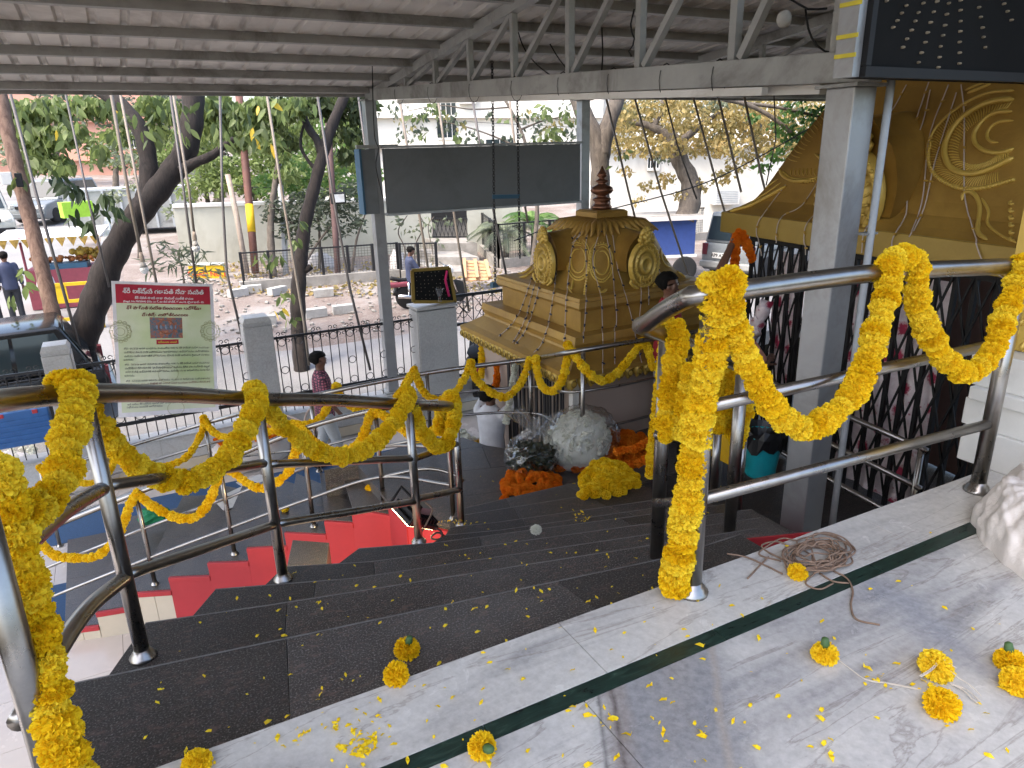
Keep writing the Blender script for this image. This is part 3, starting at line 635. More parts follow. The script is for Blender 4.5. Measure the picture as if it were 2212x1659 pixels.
# ---- black bulb panel top right
PY = 2.3
pa = aty(1857, 166, PY); pn = thing('light_board', 'large black panel studded with small bulbs in the top right corner', 'panel', tuple(pa))
xr = pa.x + 1.9; zt = pa.z + .75
MB().plate([(pa.x, PY, pa.z), (xr, PY, pa.z), (xr, PY, zt), (pa.x, PY, zt)], (0, .09, 0)).build('board', M['black_panel'], pn)
for q in (((pa.x + xr) / 2, PY - .012, pa.z + .02, xr - pa.x, .045), ): MB().box((q[0], q[1], q[2]), (q[3], .03, q[4])).build('frame_rail', M['black_paint'], pn)
MB().box((pa.x + .016, PY - .012, (pa.z + zt) / 2 + .02), (.035, .03, zt - pa.z - .05)).build('frame_rail', M['black_paint'], pn)
MB().box((pa.x - .03, PY + .05, (pa.z + zt) / 2), (.05, .10, zt - pa.z)).build('side_channel', M['silver_paint'], pn)
for z in (.09, .17, .3, .42): MB().box((pa.x - .058, PY + .045, pa.z + z), (.006, .11, .018)).build('tape', M['tape'], pn)
bulb = MB().lathe([(.0055, 0), (.0065, .006), (.0045, .016), (0, .02)], n=8).mesh('bulb', M['led_bulb'])
for bx, by in ((1015, 10), (1185, 50), (1330, 30), (1445, 15), (1550, 30), (1650, 5), (2025, 35), (1810, 65), (2055, 100), (1145, 115), (1290, 110), (1420, 105), (1530, 125), (1650, 90), (1825, 150), (2090, 175), (1105, 180), (1260, 185), (1390, 195), (1515, 220), (1650, 185), (1840, 240), (1068, 238), (1225, 262), (1365, 283), (1500, 308), (1645, 272), (1850, 322), (1187, 338), (1345, 367), (1480, 403), (1642, 365), (1865, 410), (1152, 410), (1312, 457), (1468, 495), (1640, 457), (1290, 540), (1457, 583), (1640, 550)):
    p = aty(1659 + .25 * bx, .25 * by, PY); inst('bulb', bulb, pn, Matrix.Translation(p) @ Matrix.Rotation(math.radians(90), 4, 'X') @ Matrix.Rotation(rnd(-.3, .3), 4, 'Y'))
# ================================================================ RELIEF HELPERS
from mathutils.bvhtree import BVHTree
def bvh(objs):
    vs, fs = [], []
    for o in objs:
        n = len(vs); w = off(o); vs += [v.co + w for v in o.data.vertices]; fs += [tuple(i + n for i in p.vertices) for p in o.data.polygons]
    return BVHTree.FromPolygons(vs, fs)
def hit(T, px, py):
    r = ray(px, py).normalized(); h = T.ray_cast(CAMP, r, 60)
    return (h[0], h[1] if h[1].dot(r) < 0 else -h[1]) if h[0] else None
def stroke(m, T, pts, r, lift=.4, n=6, beads=0, step=None):
    P = catmull([V((a, b, 0)) for a, b in pts], step or 3.0); Q = []
    for p in P:
        h = hit(T, p.x, p.y)
        if h: Q.append(h[0] + h[1] * (r * lift))
    if len(Q) < 2: return
    if beads:
        for q in Q[::beads]: m.ball(q, r, 6, 4)
    else: m.tube(Q, [r * min(1, .35 + .65 * min(i, len(Q) - 1 - i) / 3) for i in range(len(Q))], n)
def fan(m, T, pts, inner, r, step=7):                    # feathery leaflets from a curve towards an inner point
    P = catmull([V((a, b, 0)) for a, b in pts], step)
    for i, p in enumerate(P[:-1]):
        t = (P[i + 1] - p).normalized(); c = V((inner[0], inner[1], 0)) - p; L = min(c.length * .42, 26)
        c.normalize(); q = [p, p + c * L * .5 + t * L * .14, p + c * L + t * L * .42]
        stroke(m, T, [(k.x, k.y) for k in q], r, .3, 5, 0, L / 4)
def medallion(parent, c, nrm, rx, rz, name='medallion'):
    nrm = V(nrm).normalized(); s = V((0, 0, 1)).cross(nrm).normalized(); Z = V((0, 0, 1))
    def P(a, k, d): return c + s * (math.cos(a) * rx * k) + Z * (math.sin(a) * rz * k) + nrm * d
    m = MB(); n = 28
    prof = [(1.02, -.02), (1.0, .02), (.9, .035), (.86, .018), (.72, .02), (.69, .04), (.6, .04), (.57, .02), (.4, .022), (.37, .045), (.27, .045), (.24, .02), (.02, .03)]
    vs = [P(2 * math.pi * k / n, q[0], q[1] * rx / .18) for q in prof for k in range(n)]
    m.add(vs, [(i * n + k, i * n + (k + 1) % n, (i + 1) * n + (k + 1) % n, (i + 1) * n + k) for i in range(len(prof) - 1) for k in range(n)])
    o = m.build(name, M['gold_trim'], parent, True)
    b = MB()
    for k in range(30):
        b.ball(P(2 * math.pi * k / 30, .95, .03 * rx / .18), rx * .055, 6, 4)
    for k in range(22):
        a0 = 2 * math.pi * k / 22; b.tube([P(a0, .62, .045 * rx / .18), P(a0 + .14, .8, .03 * rx / .18)], rx * .03, 5)
    for sgn in (-1, 1):
        b.tube([c + s * (sgn * rx * (.95 + .25 * math.sin(t * 1.1))) * (1 - t * .12) + Z * (-rz * (.55 + .09 * t * 1.5)) + nrm * .03 for t in range(6)], rx * .09, 6)
        b.tube([c + s * (sgn * rx * (.30 - .1 * math.cos(t))) + Z * (-rz * .62 + rx * .22 * math.sin(t)) + nrm * .04 for t in [i * .6 for i in range(10)]], rx * .06, 5)
    for k in range(7): b.ball(c + Z * (rz * (1.0 + .08 * k)) + s * (rx * .12 * math.sin(k * 2.1)) + nrm * .02, rx * (.26 - .02 * abs(k - 3)), 7, 5, .2)
    for sgn in (-1, 1):
        for k in range(3): b.ball(c + Z * (rz * (1.05 + .15 * k)) + s * (sgn * rx * (.42 - .08 * k)) + nrm * .02, rx * .16, 6, 5, .25)
    b.build('ornament', M['gold_trim'], o, True, 'stuff'); return o
# ================================================================ SMALL GOLD SHRINE
SC = V((4.62, 6.45, 0))
def cornerp(px, py):                                    # (half size, height) of a tier from its front corner
    p = onpl(px, py, SC, V((1, -1, 0))); return SC.x - p.x, p.z
sh = thing('gold_shrine', 'small gold painted shrine with tiered pyramid roof behind the flower piles', 'shrine', (SC.x, SC.y, FL))
def square_prof(prof, name, mt, smooth=False):
    m = MB(); vs = []
    for a, z in prof: vs += [(SC.x - a, SC.y - a, z), (SC.x + a, SC.y - a, z), (SC.x + a, SC.y + a, z), (SC.x - a, SC.y + a, z)]
    n = len(prof); m.add(vs, [(i * 4 + k, i * 4 + (k + 1) % 4, (i + 1) * 4 + (k + 1) % 4, (i + 1) * 4 + k) for i in range(n - 1) for k in range(4)] + [(3, 2, 1, 0), tuple(range(4 * n - 4, 4 * n))])
    return m.build(name, mt, sh, smooth)
aE, zE = cornerp(1229, 812); aL, zL = cornerp(1243, 730); aL2, zL2 = cornerp(1242, 747); aB, zB = cornerp(1254, 716); aB2, zB2 = cornerp(1251, 668); aC, zC = cornerp(1252, 647)
aU, zU = cornerp(1243, 764)
body = aE - .2
MB().box((SC.x, SC.y, (FL + zE) / 2), (body * 2, body * 2 - .0, zE - FL - .02)).build('wall', M['beige_wall'], sh)
MB().box((SC.x - body - .02, SC.y - body - .012, (FL + zE) / 2), (.07, .07, zE - FL - .04)).build('corner_pilaster', M['white_paint'], sh)
skirt = square_prof([(aE - .03, zE - .05), (aE, zE - .045), (aE, zE), (aE - (aE - aU) * .35, lerp(zE, zU, .35) - .01), (aU, zU), (aU - .01, zU + .02)], 'eave_skirt', M['gold'])
led = square_prof([(aL2 - .03, zU + .015), (aL2 - .02, zL2 - .03), (aL2, zL2), (aL, zL), (aB + .03, zB - .012), (aB, zB - .01)], 'lower_cornice', M['gold'])
blk = square_prof([(aB, zB - .03), (aB, zB2 - .002)], 'drum', M['gold'])
cor = square_prof([(aB2 - .02, zB2 - .03), (aB2 + .0, zB2), (aC, zC - .04), (aC + .01, zC - .03), (aC, zC), (aC - .06, zC + .012)], 'upper_cornice', M['gold'])
def sidep(px, py):                                      # (half size, height) from the right silhouette
    p = onpl(px, py, SC, V((1, 1, 0))); return p.x - SC.x, p.z
dp = [(aC - .07, zC - .004)] + [sidep(*q) for q in ((1487, 593), (1466, 574.5), (1448, 546.6), (1436, 521), (1425, 499), (1401, 485), (1371, 474.5), (1340, 466))]
dp = [(a, max(z, zC + .002 * i)) for i, (a, z) in enumerate(dp)]
dpf = []
for (a, z), (a2, z2) in zip(dp[:-1], dp[1:]):
    dpf += [(a, z), ((a + a2) / 2, (z + z2) / 2)]
dpf.append(dp[-1])
def rounded_prof(prof, name, mt):
    m = MB(); NA_ = 56; vs = []
    for i, (a, z) in enumerate(prof):
        e = 9 - 5.5 * min(1, i / (len(prof) - 1) * 1.1)
        for k_ in range(NA_):
            t = 2 * math.pi * k_ / NA_; c_, s_ = math.cos(t), math.sin(t); q = (abs(c_) ** e + abs(s_) ** e) ** (-1 / e)
            vs.append((SC.x + a * c_ * q, SC.y + a * s_ * q, z))
    n = len(prof); m.add(vs, [(i * NA_ + k_, i * NA_ + (k_ + 1) % NA_, (i + 1) * NA_ + (k_ + 1) % NA_, (i + 1) * NA_ + k_) for i in range(n - 1) for k_ in range(NA_)] + [tuple(range((n - 1) * NA_, n * NA_))])
    return m.build(name, mt, sh, True)
dome = rounded_prof(dpf, 'dome', M['gold'])
apz = dp[-1][1]
square_prof([(.2, apz - .05), (.2, apz + .05), (.17, apz + .07), (.05, apz + .072)], 'top_block', M['gold'])
kz = apz + .07
k_ = MB().lathe([(.10, 0), (.115, .03), (.09, .06), (.075, .09), (.1, .12), (.1, .135), (.06, .155), (.05, .175), (.1, .20), (.125, .235), (.11, .28), (.055, .31), (.04, .33), (.07, .35), (.07, .365), (.035, .38), (.03, .395), (.055, .42), (.05, .45), (.02, .5), (.008, .54), (0, .55)], (SC.x, SC.y, 0), 18); k_.v = [V((p.x, p.y, kz + p.z * .82)) for p in k_.v]
k_.solo('kalasha_finial', M['copper'], 'copper pot finial on top of the small gold shrine', 'finial', (SC.x, SC.y, kz), True)
# fringe of small gold drops hanging from the eave
drop = MB().lathe([(.0, -.115), (.03, -.085), (.05, -.04), (.045, 0), (.03, .01)], n=6).ring((0, -.042, -.04), .03, .007, (1, 0, 0), (0, 0, 1), 10, 4).mesh('fringe_drop', M['gold_trim'], smooth=True)
nd = int(2 * aE / .105)
for i in range(nd):
    q = -aE + .05 + (2 * aE - .1) * i / (nd - 1)
    inst('fringe_drop', drop, sh, Matrix.Translation((SC.x + q, SC.y - aE + .03, zE - .05)))
    inst('fringe_drop', drop, sh, Matrix.Translation((SC.x - aE + .03, SC.y + q, zE - .05)) @ Matrix.Rotation(-math.pi / 2, 4, 'Z'))
T = bvh([dome])
rel = MB()
hip = [(1262, 640), (1268, 600), (1273, 570), (1277, 540)]
stroke(rel, T, hip, .016, .3, 6, 2)
for cx_, cy_, sx in ((1249, 562, 1), (1300, 566, -1)):    # scrolls on both sides of the front ridge
    for R_, rr in ((1.0, .010), (.86, .008), (.62, .010)):
        stroke(rel, T, [(cx_ + sx * math.cos(t) * 27 * R_ * (1 - t * .035), cy_ + math.sin(t) * 46 * R_ * (1 - t * .035)) for t in [i * .45 - 1.2 for i in range(15)]], rr, .4)
    stroke(rel, T, [(cx_ + math.cos(t) * 24, cy_ + math.sin(t) * 42) for t in [i * .3 for i in range(20)]], .009, .4, 6, 2)
for pts in ([(1262, 470), (1225, 490), (1190, 500), (1168, 512)], [(1330, 480), (1370, 497), (1410, 505), (1440, 520)], [(1240, 600), (1235, 625), (1228, 620), (1240, 640)], [(1290, 610), (1298, 632), (1310, 625), (1296, 642)], [(1150, 575), (1135, 588), (1118, 592)], [(1155, 582), (1138, 596), (1122, 600)], [(1440, 530), (1450, 560), (1462, 585), (1480, 600)], [(1450, 545), (1470, 575), (1495, 598)]):
    stroke(rel, T, pts, .013, .4)
for cx_, cy_ in ((1448, 545), ):
    for R_ in (26, 18, 10): stroke(rel, T, [(cx_ + math.cos(t) * R_ * .8, cy_ + math.sin(t) * R_ * 1.25) for t in [i * .4 for i in range(16)]], .010, .4)
rel.build('relief', M['gold_trim'], sh, True, 'stuff')
lv = MB()
for i in range(40):
    a = 2 * math.pi * i / 40; r0 = dp[-4][0] * 1.02
    q = V((SC.x + r0 * max(-1, min(1, 1.35 * math.cos(a))), SC.y + r0 * max(-1, min(1, 1.35 * math.sin(a))), dp[-4][1] + .01)); c = V((SC.x, SC.y, apz + .02))
    lv.tube([lerp(c, q, .35) + V((0, 0, .03)), lerp(c, q, .75) + V((0, 0, .045)), q + V((0, 0, .0))], [.02, .04, .01], 5)
lv.build('petal_collar', M['gold'], sh, True, 'stuff')
def dormer(parent, c, nrm, rx, rz, depth, mt):
    nrm = V(nrm).normalized(); s = V((0, 0, 1)).cross(nrm).normalized()
    A = [i / 18 * math.pi * 1.24 - .12 * math.pi for i in range(19)]
    m = MB(); vs = []
    for d, k in ((-.02, .96), (-depth * .35, 1.0), (-depth, 1.12)):
        for a in A: vs.append(c + nrm * d + s * (math.cos(a) * rx * k) + V((0, 0, math.sin(a) * rz * k * (1.1 if math.sin(a) > .95 else 1))))
    n = len(A); m.add(vs, [(i * n + j, i * n + j + 1, (i + 1) * n + j + 1, (i + 1) * n + j) for i in range(2) for j in range(n - 1)] + [tuple(range(n))])
    return m.build('dormer', mt, parent, True)
pl_ = aty(1180, 567, SC.y); pr_ = atx(1389, 571, SC.x)
for c, nr in ((pl_, (-1, 0, 0)), (pr_, (0, -1, 0))):
    dormer(sh, c + V((0, 0, .03)), nr, .205, .27, .55, M['gold']); medallion(sh, c + V(nr) * .02, nr, .185, .235)
# folded black gate and marble step on the shrine's left side
gt = thing('folded_gate', 'black folding grille gate on the left side of the small gold shrine', 'gate', (SC.x - body - .06, SC.y - body + .5, FL))
bar = MB().box((0, 0, (FL + zE - .08) / 2), (.016, .02, zE - FL - .1)).mesh('bar', M['black_iron'])
for i in range(22): inst('bar', bar, gt, Matrix.Translation((SC.x - body - .06 + rnd(-.015, .015), SC.y - body + .12 + i * .055, 0)))
MB().box((SC.x - body - .05, SC.y - body + .7, zE - .12), (.05, 1.3, .05)).build('top_rail', M['black_iron'], gt)
TSH = bvh([skirt, led, blk, cor, dome])
# ================================================================ BIG GOLD TEMPLE ROOF (right)
TA = V((5.258, 5.324, .6)); TU = V((4.778 - 5.258, 2.379 - 5.324, 0)).normalized(); TN = V((-TU.y, TU.x, 0))
if TN.x < 0: TN = -TN
TL = 3.6
tp = thing('gold_temple', 'big temple with curved gold painted roof and black gates on the right', 'temple', (TA.x + .8, TA.y - 1.5, LD))
def TP(s, i, z): return V((TA.x, TA.y, 0)) + TU * s + TN * i + V((0, 0, z))
sil = []
for q in ((1560, 457), (1590, 447), (1625, 431), (1645, 410), (1665, 383), (1693, 343), (1739, 281), (1784, 227), (1804, 205)):
    p = onpl(q[0], q[1], TA, V((-(TU + TN).y, (TU + TN).x, 0))); d = p - V((TA.x, TA.y, p.z)); sil.append((d.dot(TN), p.z))
zf0, zf1 = .6, max(.6 + .1, sil[0][1])
sil = [(max(0, a), z) for a, z in sil]
da, dz = sil[-1][0] - sil[-3][0], sil[-1][1] - sil[-3][1]
for k in range(3): sil.append((sil[-1][0] + da * .5, sil[-1][1] + dz * .55))
MB().plate([TP(0, 0, zf0), TP(TL, 0, zf0), TP(TL, 0, zf1), TP(0, 0, zf1)], TN * .3).build('fascia', M['gold_trim'], tp, bevel=.006)
MB().plate([TP(.02, .301, zf0), TP(.02, 2.6, zf0), TP(.02, 2.6, zf1), TP(.02, .301, zf1)], TU * .2).build('fascia_side', M['gold_trim'], tp)
m = MB(); vs = []
NS = 24
for a, z in sil:
    a2 = a + .015
    for k in range(NS + 1): vs.append(TP(a2 + (TL - a2 * 1.0) * k / NS, a2, z))
m.add(vs, [(i * (NS + 1) + k, (i + 1) * (NS + 1) + k, (i + 1) * (NS + 1) + k + 1, i * (NS + 1) + k + 1) for i in range(len(sil) - 1) for k in range(NS)])
vs = []
for a, z in sil:
    for k in range(9): vs.append(TP(a + .015, a + .015 + (2.8 - a) * k / 8, z))
m.add(vs, [(i * 9 + k, i * 9 + k + 1, (i + 1) * 9 + k + 1, (i + 1) * 9 + k) for i in range(len(sil) - 1) for k in range(8)])
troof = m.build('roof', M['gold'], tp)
T2 = bvh([troof]); rel = MB()
def I2(x, y): return (1512 + .5671 * x, 162 + .5671 * y)
def st2_(pts, r, **k): stroke(rel, T2, [I2(*p) for p in pts], r, **k)
# large paisley scroll
st2_([(1198, 95), (1130, 100), (1060, 125), (990, 175), (945, 240), (935, 300), (955, 350), (1000, 375), (1060, 375), (1130, 350), (1200, 315)], .022)
st2_([(1198, 60), (1100, 70), (1000, 115), (915, 185), (875, 250), (868, 320), (895, 375), (950, 415), (1010, 432), (1080, 428), (1150, 410), (1200, 395)], .012)
st2_([(1190, 140), (1130, 145), (1085, 170), (1050, 215), (1048, 255), (1075, 285), (1120, 298), (1170, 292), (1198, 280)], .016)
st2_([(1195, 175), (1140, 180), (1105, 205), (1095, 235), (1110, 255), (1140, 258)], .012)
st2_([(880, 260), (872, 320), (895, 380), (950, 418), (1010, 436), (1080, 432), (1150, 414), (1198, 400)], .016, beads=2)
fan(rel, T2, [I2(*p) for p in [(1190, 100), (1060, 130), (990, 180), (948, 250), (942, 310), (965, 352), (1020, 375), (1100, 362), (1190, 322)]], I2(1120, 230), .008, 7)
fan(rel, T2, [I2(*p) for p in [(1000, 120), (915, 190), (878, 255), (872, 320), (900, 378), (960, 418), (1040, 432), (1150, 410)]], I2(1060, 260), .006, 6)
st2_([(1000, 480), (1010, 450), (1040, 450), (1062, 480), (1068, 520), (1060, 600), (1095, 632)], .016)
st2_([(1075, 470), (1100, 520), (1098, 570), (1150, 615), (1205, 640)], .010)
for k in range(6): st2_([(1190, 480 + k * 28), (1180, 486 + k * 28), (1188, 494 + k * 28), (1198, 490 + k * 28)], .012)
st2_([(1020, 70), (1060, 55), (1110, 35)], .014); st2_([(1010, 60), (1050, 42), (1085, 30)], .010)
# scroll on the left corner
for pts, r in (([(330, 425), (250, 470), (190, 500), (110, 523)], .020), ([(420, 402), (360, 405), (320, 385), (300, 350)], .018), ([(470, 385), (410, 398), (350, 392), (315, 365)], .010), ([(300, 395), (240, 440), (180, 482)], .008), ([(310, 410), (250, 452), (185, 492)], .008), ([(490, 130), (488, 180), (480, 230), (470, 260)], .012), ([(440, 300), (470, 330), (480, 370)], .014)):
    st2_(pts, r)
for k in range(11): st2_([(322 + k * 13, 300 - k * 15), (342 + k * 13, 322 - k * 15), (372 + k * 10, 330 - k * 15)], .006)
for k in range(8): st2_([(350 + k * 15, 385), (346 + k * 15, 370), (352 + k * 15, 355)], .006)
st2_([(310, 368), (350, 400), (410, 408), (475, 390)], .014, beads=2)
rel.build('relief', M['gold_trim'], tp, True, 'stuff')
mc = onpl(1838, 425, TP(0, .12, 0), TN)
dormer(tp, mc + V((0, 0, .05)), -TN, .43, .52, 1.0, M['gold'])
medallion(tp, mc - TN * .02, -TN, .32, .36)
# body of the temple under the fascia
zg = zf0 - .01
wall_x = .22
MB().plate([TP(3.06, wall_x, LD), TP(3.2, wall_x, LD), TP(3.2, wall_x, zg), TP(3.06, wall_x, zg)], TN * .1).build('door_jamb', M['beige_wall'], tp)
MB().plate([TP(3.2, wall_x + .05, LD), TP(3.32, wall_x + .05, LD), TP(3.32, wall_x + .05, zg), TP(3.2, wall_x + .05, zg)], TN * .1).build('wall', M['brown_wall'], tp)
MB().plate([TP(.1, 1.2, LD), TP(3.1, 1.2, LD), TP(3.1, 1.2, zg), TP(.1, 1.2, zg)], TN * .1).build('inner_wall', M['brown_wall'], tp)
def gate(s0, s1, zb, label, grp='black folding gates under the temple roof'):
    g = thing('folding_gate', label, 'gate', tuple(TP((s0 + s1) / 2, .16, zb)), group=grp)
    zt_ = zg - .03; n = max(3, round((s1 - s0) / .15)); st = (s1 - s0) / n
    vb = MB().plate([TP(0, .15, zb), TP(.03, .15, zb), TP(.03, .15, zt_), TP(0, .15, zt_)], TN * .03).mesh('upright', M['black_paint'], V((0, 0, 0)))
    for i in range(n + 1): inst('upright', vb, g, Matrix.Translation(TU * (s0 + i * st)))
    hh = .46; nz = int((zt_ - zb) / hh)
    for sg_ in (0, 1):
        db = MB().beam(TP(0, .142 - .006 * sg_, 0 if sg_ else hh), TP(st, .142 - .006 * sg_, hh if sg_ else 0), .017, .008, TN).mesh('lattice_bar', M['black_paint'])
        for i in range(n):
            for j in range(nz):
                inst('lattice_bar', db, g, Matrix.Translation(TU * (s0 + .018 + i * st) + V((0, 0, zb + .12 + hh * j))))
    MB().beam(TP(s0, .16, zt_), TP(s1 + .03, .16, zt_), .05, .05).build('top_track', M['black_paint'], g)
    return g
gate(.30, .98, LD, 'left black folding gate between the raised arm and the thick silver column')
gate(1.02, 2.95, LD, 'right black folding gate with dark posts right of the thick silver column')
MB().plate([TP(2.9, .1, LD), TP(3.02, .1, LD), TP(3.02, .1, zg - .02), TP(2.9, .1, zg - .02)], TN * .12).solo('gate_post', M['black_paint'], 'thick black gate post at the right end of the folding gate', 'post', TP(2.96, .16, LD))
# curtains behind the gates: pale pink cloth with red roses
k = NT('rose_curtain'); co = k.coord((1, 1, 1), kind='world'); vo = k.n('ShaderNodeTexVoronoi'); vo.inputs['Scale'].default_value = 5.2; k.l(co, vo.inputs['Vector'])
nz_ = k.noise(co, 34, 4, .7); n2 = k.noise(co, 16, 5, .6)
c = k.ramp(n2, [(.4, (.90, .80, .81, 1)), (.6, (.78, .66, .68, 1))])
md = k.n('ShaderNodeMath'); md.operation = 'MULTIPLY_ADD'; md.inputs[1].default_value = .42; k.l(nz_, md.inputs[0]); k.l(vo.outputs['Distance'], md.inputs[2])
c = k.mix(k.ramp(md.outputs[0], [(.45, (1, 1, 1, 1)), (.5, (.55, .55, .55, 1)), (.56, (0, 0, 0, 1))]), c, (.46, .035, .09, 1))
vo2 = k.n('ShaderNodeTexVoronoi'); vo2.inputs['Scale'].default_value = 14; k.l(co, vo2.inputs['Vector'])
c = k.mix(k.ramp(vo2.outputs['Distance'], [(.10, (.8, .8, .8, 1)), (.16, (0, 0, 0, 1))]), c, (.45, .10, .16, 1)); k.col(c); k.set(Roughness=.6); M['curtain'] = k.m
def curtain(s0, s1, z0, z1, label):
    m = MB().grid(lambda u, v: TP(lerp(s0, s1, u), .215 + .022 * math.sin(u * (s1 - s0) * 26) * (1 - .4 * v) + .012 * math.sin(u * 40 + v * 7), lerp(z0, z1, v)), 60, 8)
    m.solo('curtain', M['curtain'], label, 'curtain', TP((s0 + s1) / 2, .34, z0), True, 'rose print curtains')
curtain(.62, 1.02, LD + .05, zg - .12, 'pale pink rose print curtain behind the left folding gate')
curtain(1.1, 2.5, LD + .05, zg - .12, 'wide pale pink rose print curtain behind the right folding gate')
# knotted curtain end hanging out left of the column
m = MB(); kp = [onpl(x, y, TP(0, .06, 0), TN) for x, y in ((1655, 655), (1640, 690), (1622, 725), (1610, 745), (1618, 770))]
m.tube(catmull(kp, .012), .06, 14); cv = sum((q for q in kp), V((0, 0, 0))) / len(kp); m.v = [q + (q - cv).normalized() * (.022 * math.sin(q.z * 60 + q.x * 40) + .02 * math.sin(q.y * 70)) for q in m.v]; m.solo('curtain_end', M['curtain'], 'bunched rose print cloth pulled out through the left folding gate', 'cloth', kp[-1], True)
# white plinth and gold panel at the far right edge, standing on the marble floor
wp = thing('temple_plinth', 'white stepped plinth with a gold carved panel at the right edge', 'plinth', tuple(atz(2140, 1010, 0)))
q = atz(2112, 1006, 0); qy = q.y
for z0, z1, o in ((0, .17, 0), (.17, .30, .02), (.30, .36, .0), (.36, .52, .035)):
    MB().box((q.x + .75 + o, qy - .55 + o, (z0 + z1) / 2), (1.5, 1.3, z1 - z0)).build('course', M['white_paint'], wp, bevel=.006)
gp = MB().box((q.x + .75 + .06, qy - .5, .9), (1.3, 1.2, .75)); gpo = gp.build('carved_block', M['gold_trim'], wp)
TG = bvh([gpo]); rl = MB()
for pts in ([(2195, 720), (2180, 770), (2185, 830), (2205, 860)], [(2212, 740), (2196, 790), (2200, 850)], [(2178, 870), (2190, 885), (2212, 880)], [(2188, 690), (2200, 700), (2212, 690)]): stroke(rl, TG, pts, .012)
rl.build('relief', M['gold_trim'], wp, True, 'stuff')
# ================================================================ RAILINGS
def flange(m, b, r):
    m.lathe([(r * 1.75, 0), (r * 1.8, r * .35), (r * 1.45, r * .55), (r * 1.4, r * .9), (r * 1.1, r * 1.05), (r * 1.05, r * 1.5)], b, 16)
def rail_thing(label, base): return thing('handrail', label, 'railing', tuple(base), group='stainless steel handrails')
def post(t, a, b, r, fl=True):
    p = MB().tube([a, b], r, 14).build('post', M['steel'], t, True)
    if fl:
        f = MB(); flange(f, a, r); f.build('flange', M['steel'], t, True)
def bar_(t, pts, r, name='mid_rail', n=12, smooth=True):
    P = [V(p) for p in pts]
    if smooth and len(P) > 2: P = catmull(P, .06)
    return MB().tube(P, r, n).build(name, M['steel'], t, True)
def dep(P):                                             # depth along a railing as a function of the photo column
    K = sorted((proj(p)[0], proj(p)[2]) for p in P)
    def f(px):
        if px <= K[0][0]: a, b = K[0], K[1]
        elif px >= K[-1][0]: a, b = K[-2], K[-1]
        else:
            for a, b in zip(K[:-1], K[1:]):
                if a[0] <= px <= b[0]: break
        return a[1] + (b[1] - a[1]) * (px - a[0]) / (b[0] - a[0])
    return f
# ---- left railing of the first flight
Lb = [atz(310, 1420, -2 * RS), atz(612, 1252, -4 * RS), atz(905, 1172, -6 * RS), atz(997, 1136, -8 * RS)]
Lt = [rise(b, y) for b, y in zip(Lb, (850, 862, 874, 882))]
L0b = V((-.62, 1.72, -RS)); L0b = atd(118, 1720, 1.62); L0t = V((L0b.x, L0b.y, L0b.z + 1.0))
rl_ = rail_thing('nearest curved steel handrail along the left ends of the granite steps', Lb[1])
for b, tt in zip(Lb, Lt): post(rl_, b, tt, .026 if tt is not Lt[3] else .024)
post(rl_, L0b - V((0, 0, .25)), atd(-62, 1040, 1.30), .029, False)
top = [atd(-120, 895, 1.65), atd(0, 866, 1.95), Lt[0], atd(370, 851, 2.72), Lt[1], atd(720, 864, 3.65), Lt[2], atd(960, 877, 4.5), Lt[3]]
bar_(rl_, top, .033, 'top_rail', 16)
bar_(rl_, [atd(-20, 1265, 1.45), atd(60, 1175, 1.75), atd(140, 1105, 2.05), atd(222, 1055, 2.36)], .025)
bar_(rl_, [atd(40, 1560, 1.7), atd(118, 1420, 1.95), atd(190, 1315, 2.2), atd(270, 1248, 2.48)], .026)
dL = dep(Lb)
for a, b, ys in ((0, 1, ((1050, 1000), (1243, 1133))), (1, 2, ((1003, 990), (1132, 1083))), (2, 3, ((992, 958), (1078, 1058)))):
    for ya, yb in ys:
        pa_ = rise(Lb[a], ya); pb_ = rise(Lb[b], yb); bar_(rl_, [pa_, lerp(pa_, pb_, .5) + V((0, 0, -.0 if b < 3 else .0)), pb_], .021)
# ---- right railing on the marble floor
Rb = [atz(1495, 1280, 0), atz(2110, 1060, 0)]; Rt = [rise(Rb[0], 650), rise(Rb[1], 588)]
rr_ = rail_thing('steel handrail on the edge of the white marble floor, right of centre', Rb[0])
for b, tt in zip(Rb, Rt): post(rr_, b, tt, .030)
Sb = [atz(1418, 1203, -2 * RS), atz(1575, 1153, -3 * RS), V((2.75, 2.55, -5 * RS)), V((3.05, 3.1, -7 * RS))]
St = [rise(Sb[0], 716), rise(Sb[1], 795)]
bar_(rr_, [atd(2260, 540, 2.7), Rt[1] + V((0, 0, .03)), atd(1900, 589, 2.42), Rt[0] + V((0, 0, .02)), atd(1495, 640, 2.12), atd(1440, 668, 2.25), atd(1398, 698, 2.42), atd(1385, 706, 2.62), atd(1440, 725, 2.78), atd(1520, 760, 3.0), St[1], atd(1680, 850, 3.7)], .031, 'top_rail', 16)
for y0, y1 in ((880, 738), (1080, 915)): bar_(rr_, [rise(Rb[0], y0), rise(Rb[1], y1)], .021)
rs_ = rail_thing('steel handrail along the right side of the granite steps behind the marigold strand', Sb[0])
for b, tt in zip(Sb[:2], St): post(rs_, b, tt, .030, False)
for q in ((1541, 1067, 934), (1590, 1119, 942)):
    b = atz(q[0], q[1], -5 * RS); post(rs_, b, rise(b, q[2]), .026, False)
b = atz(1466, 1003, LD); post(rs_, b, rise(b, 720), .026)
for q in ([(1418, 1086, 2.98), (1463, 1087, 2.62), (1500, 1085, 2.38)], [(1538, 931, 4.1), (1612, 933, 3.9)], [(1422, 940, 2.85), (1470, 950, 4.4)]): bar_(rs_, [atd(*k_) for k_ in q], .02)
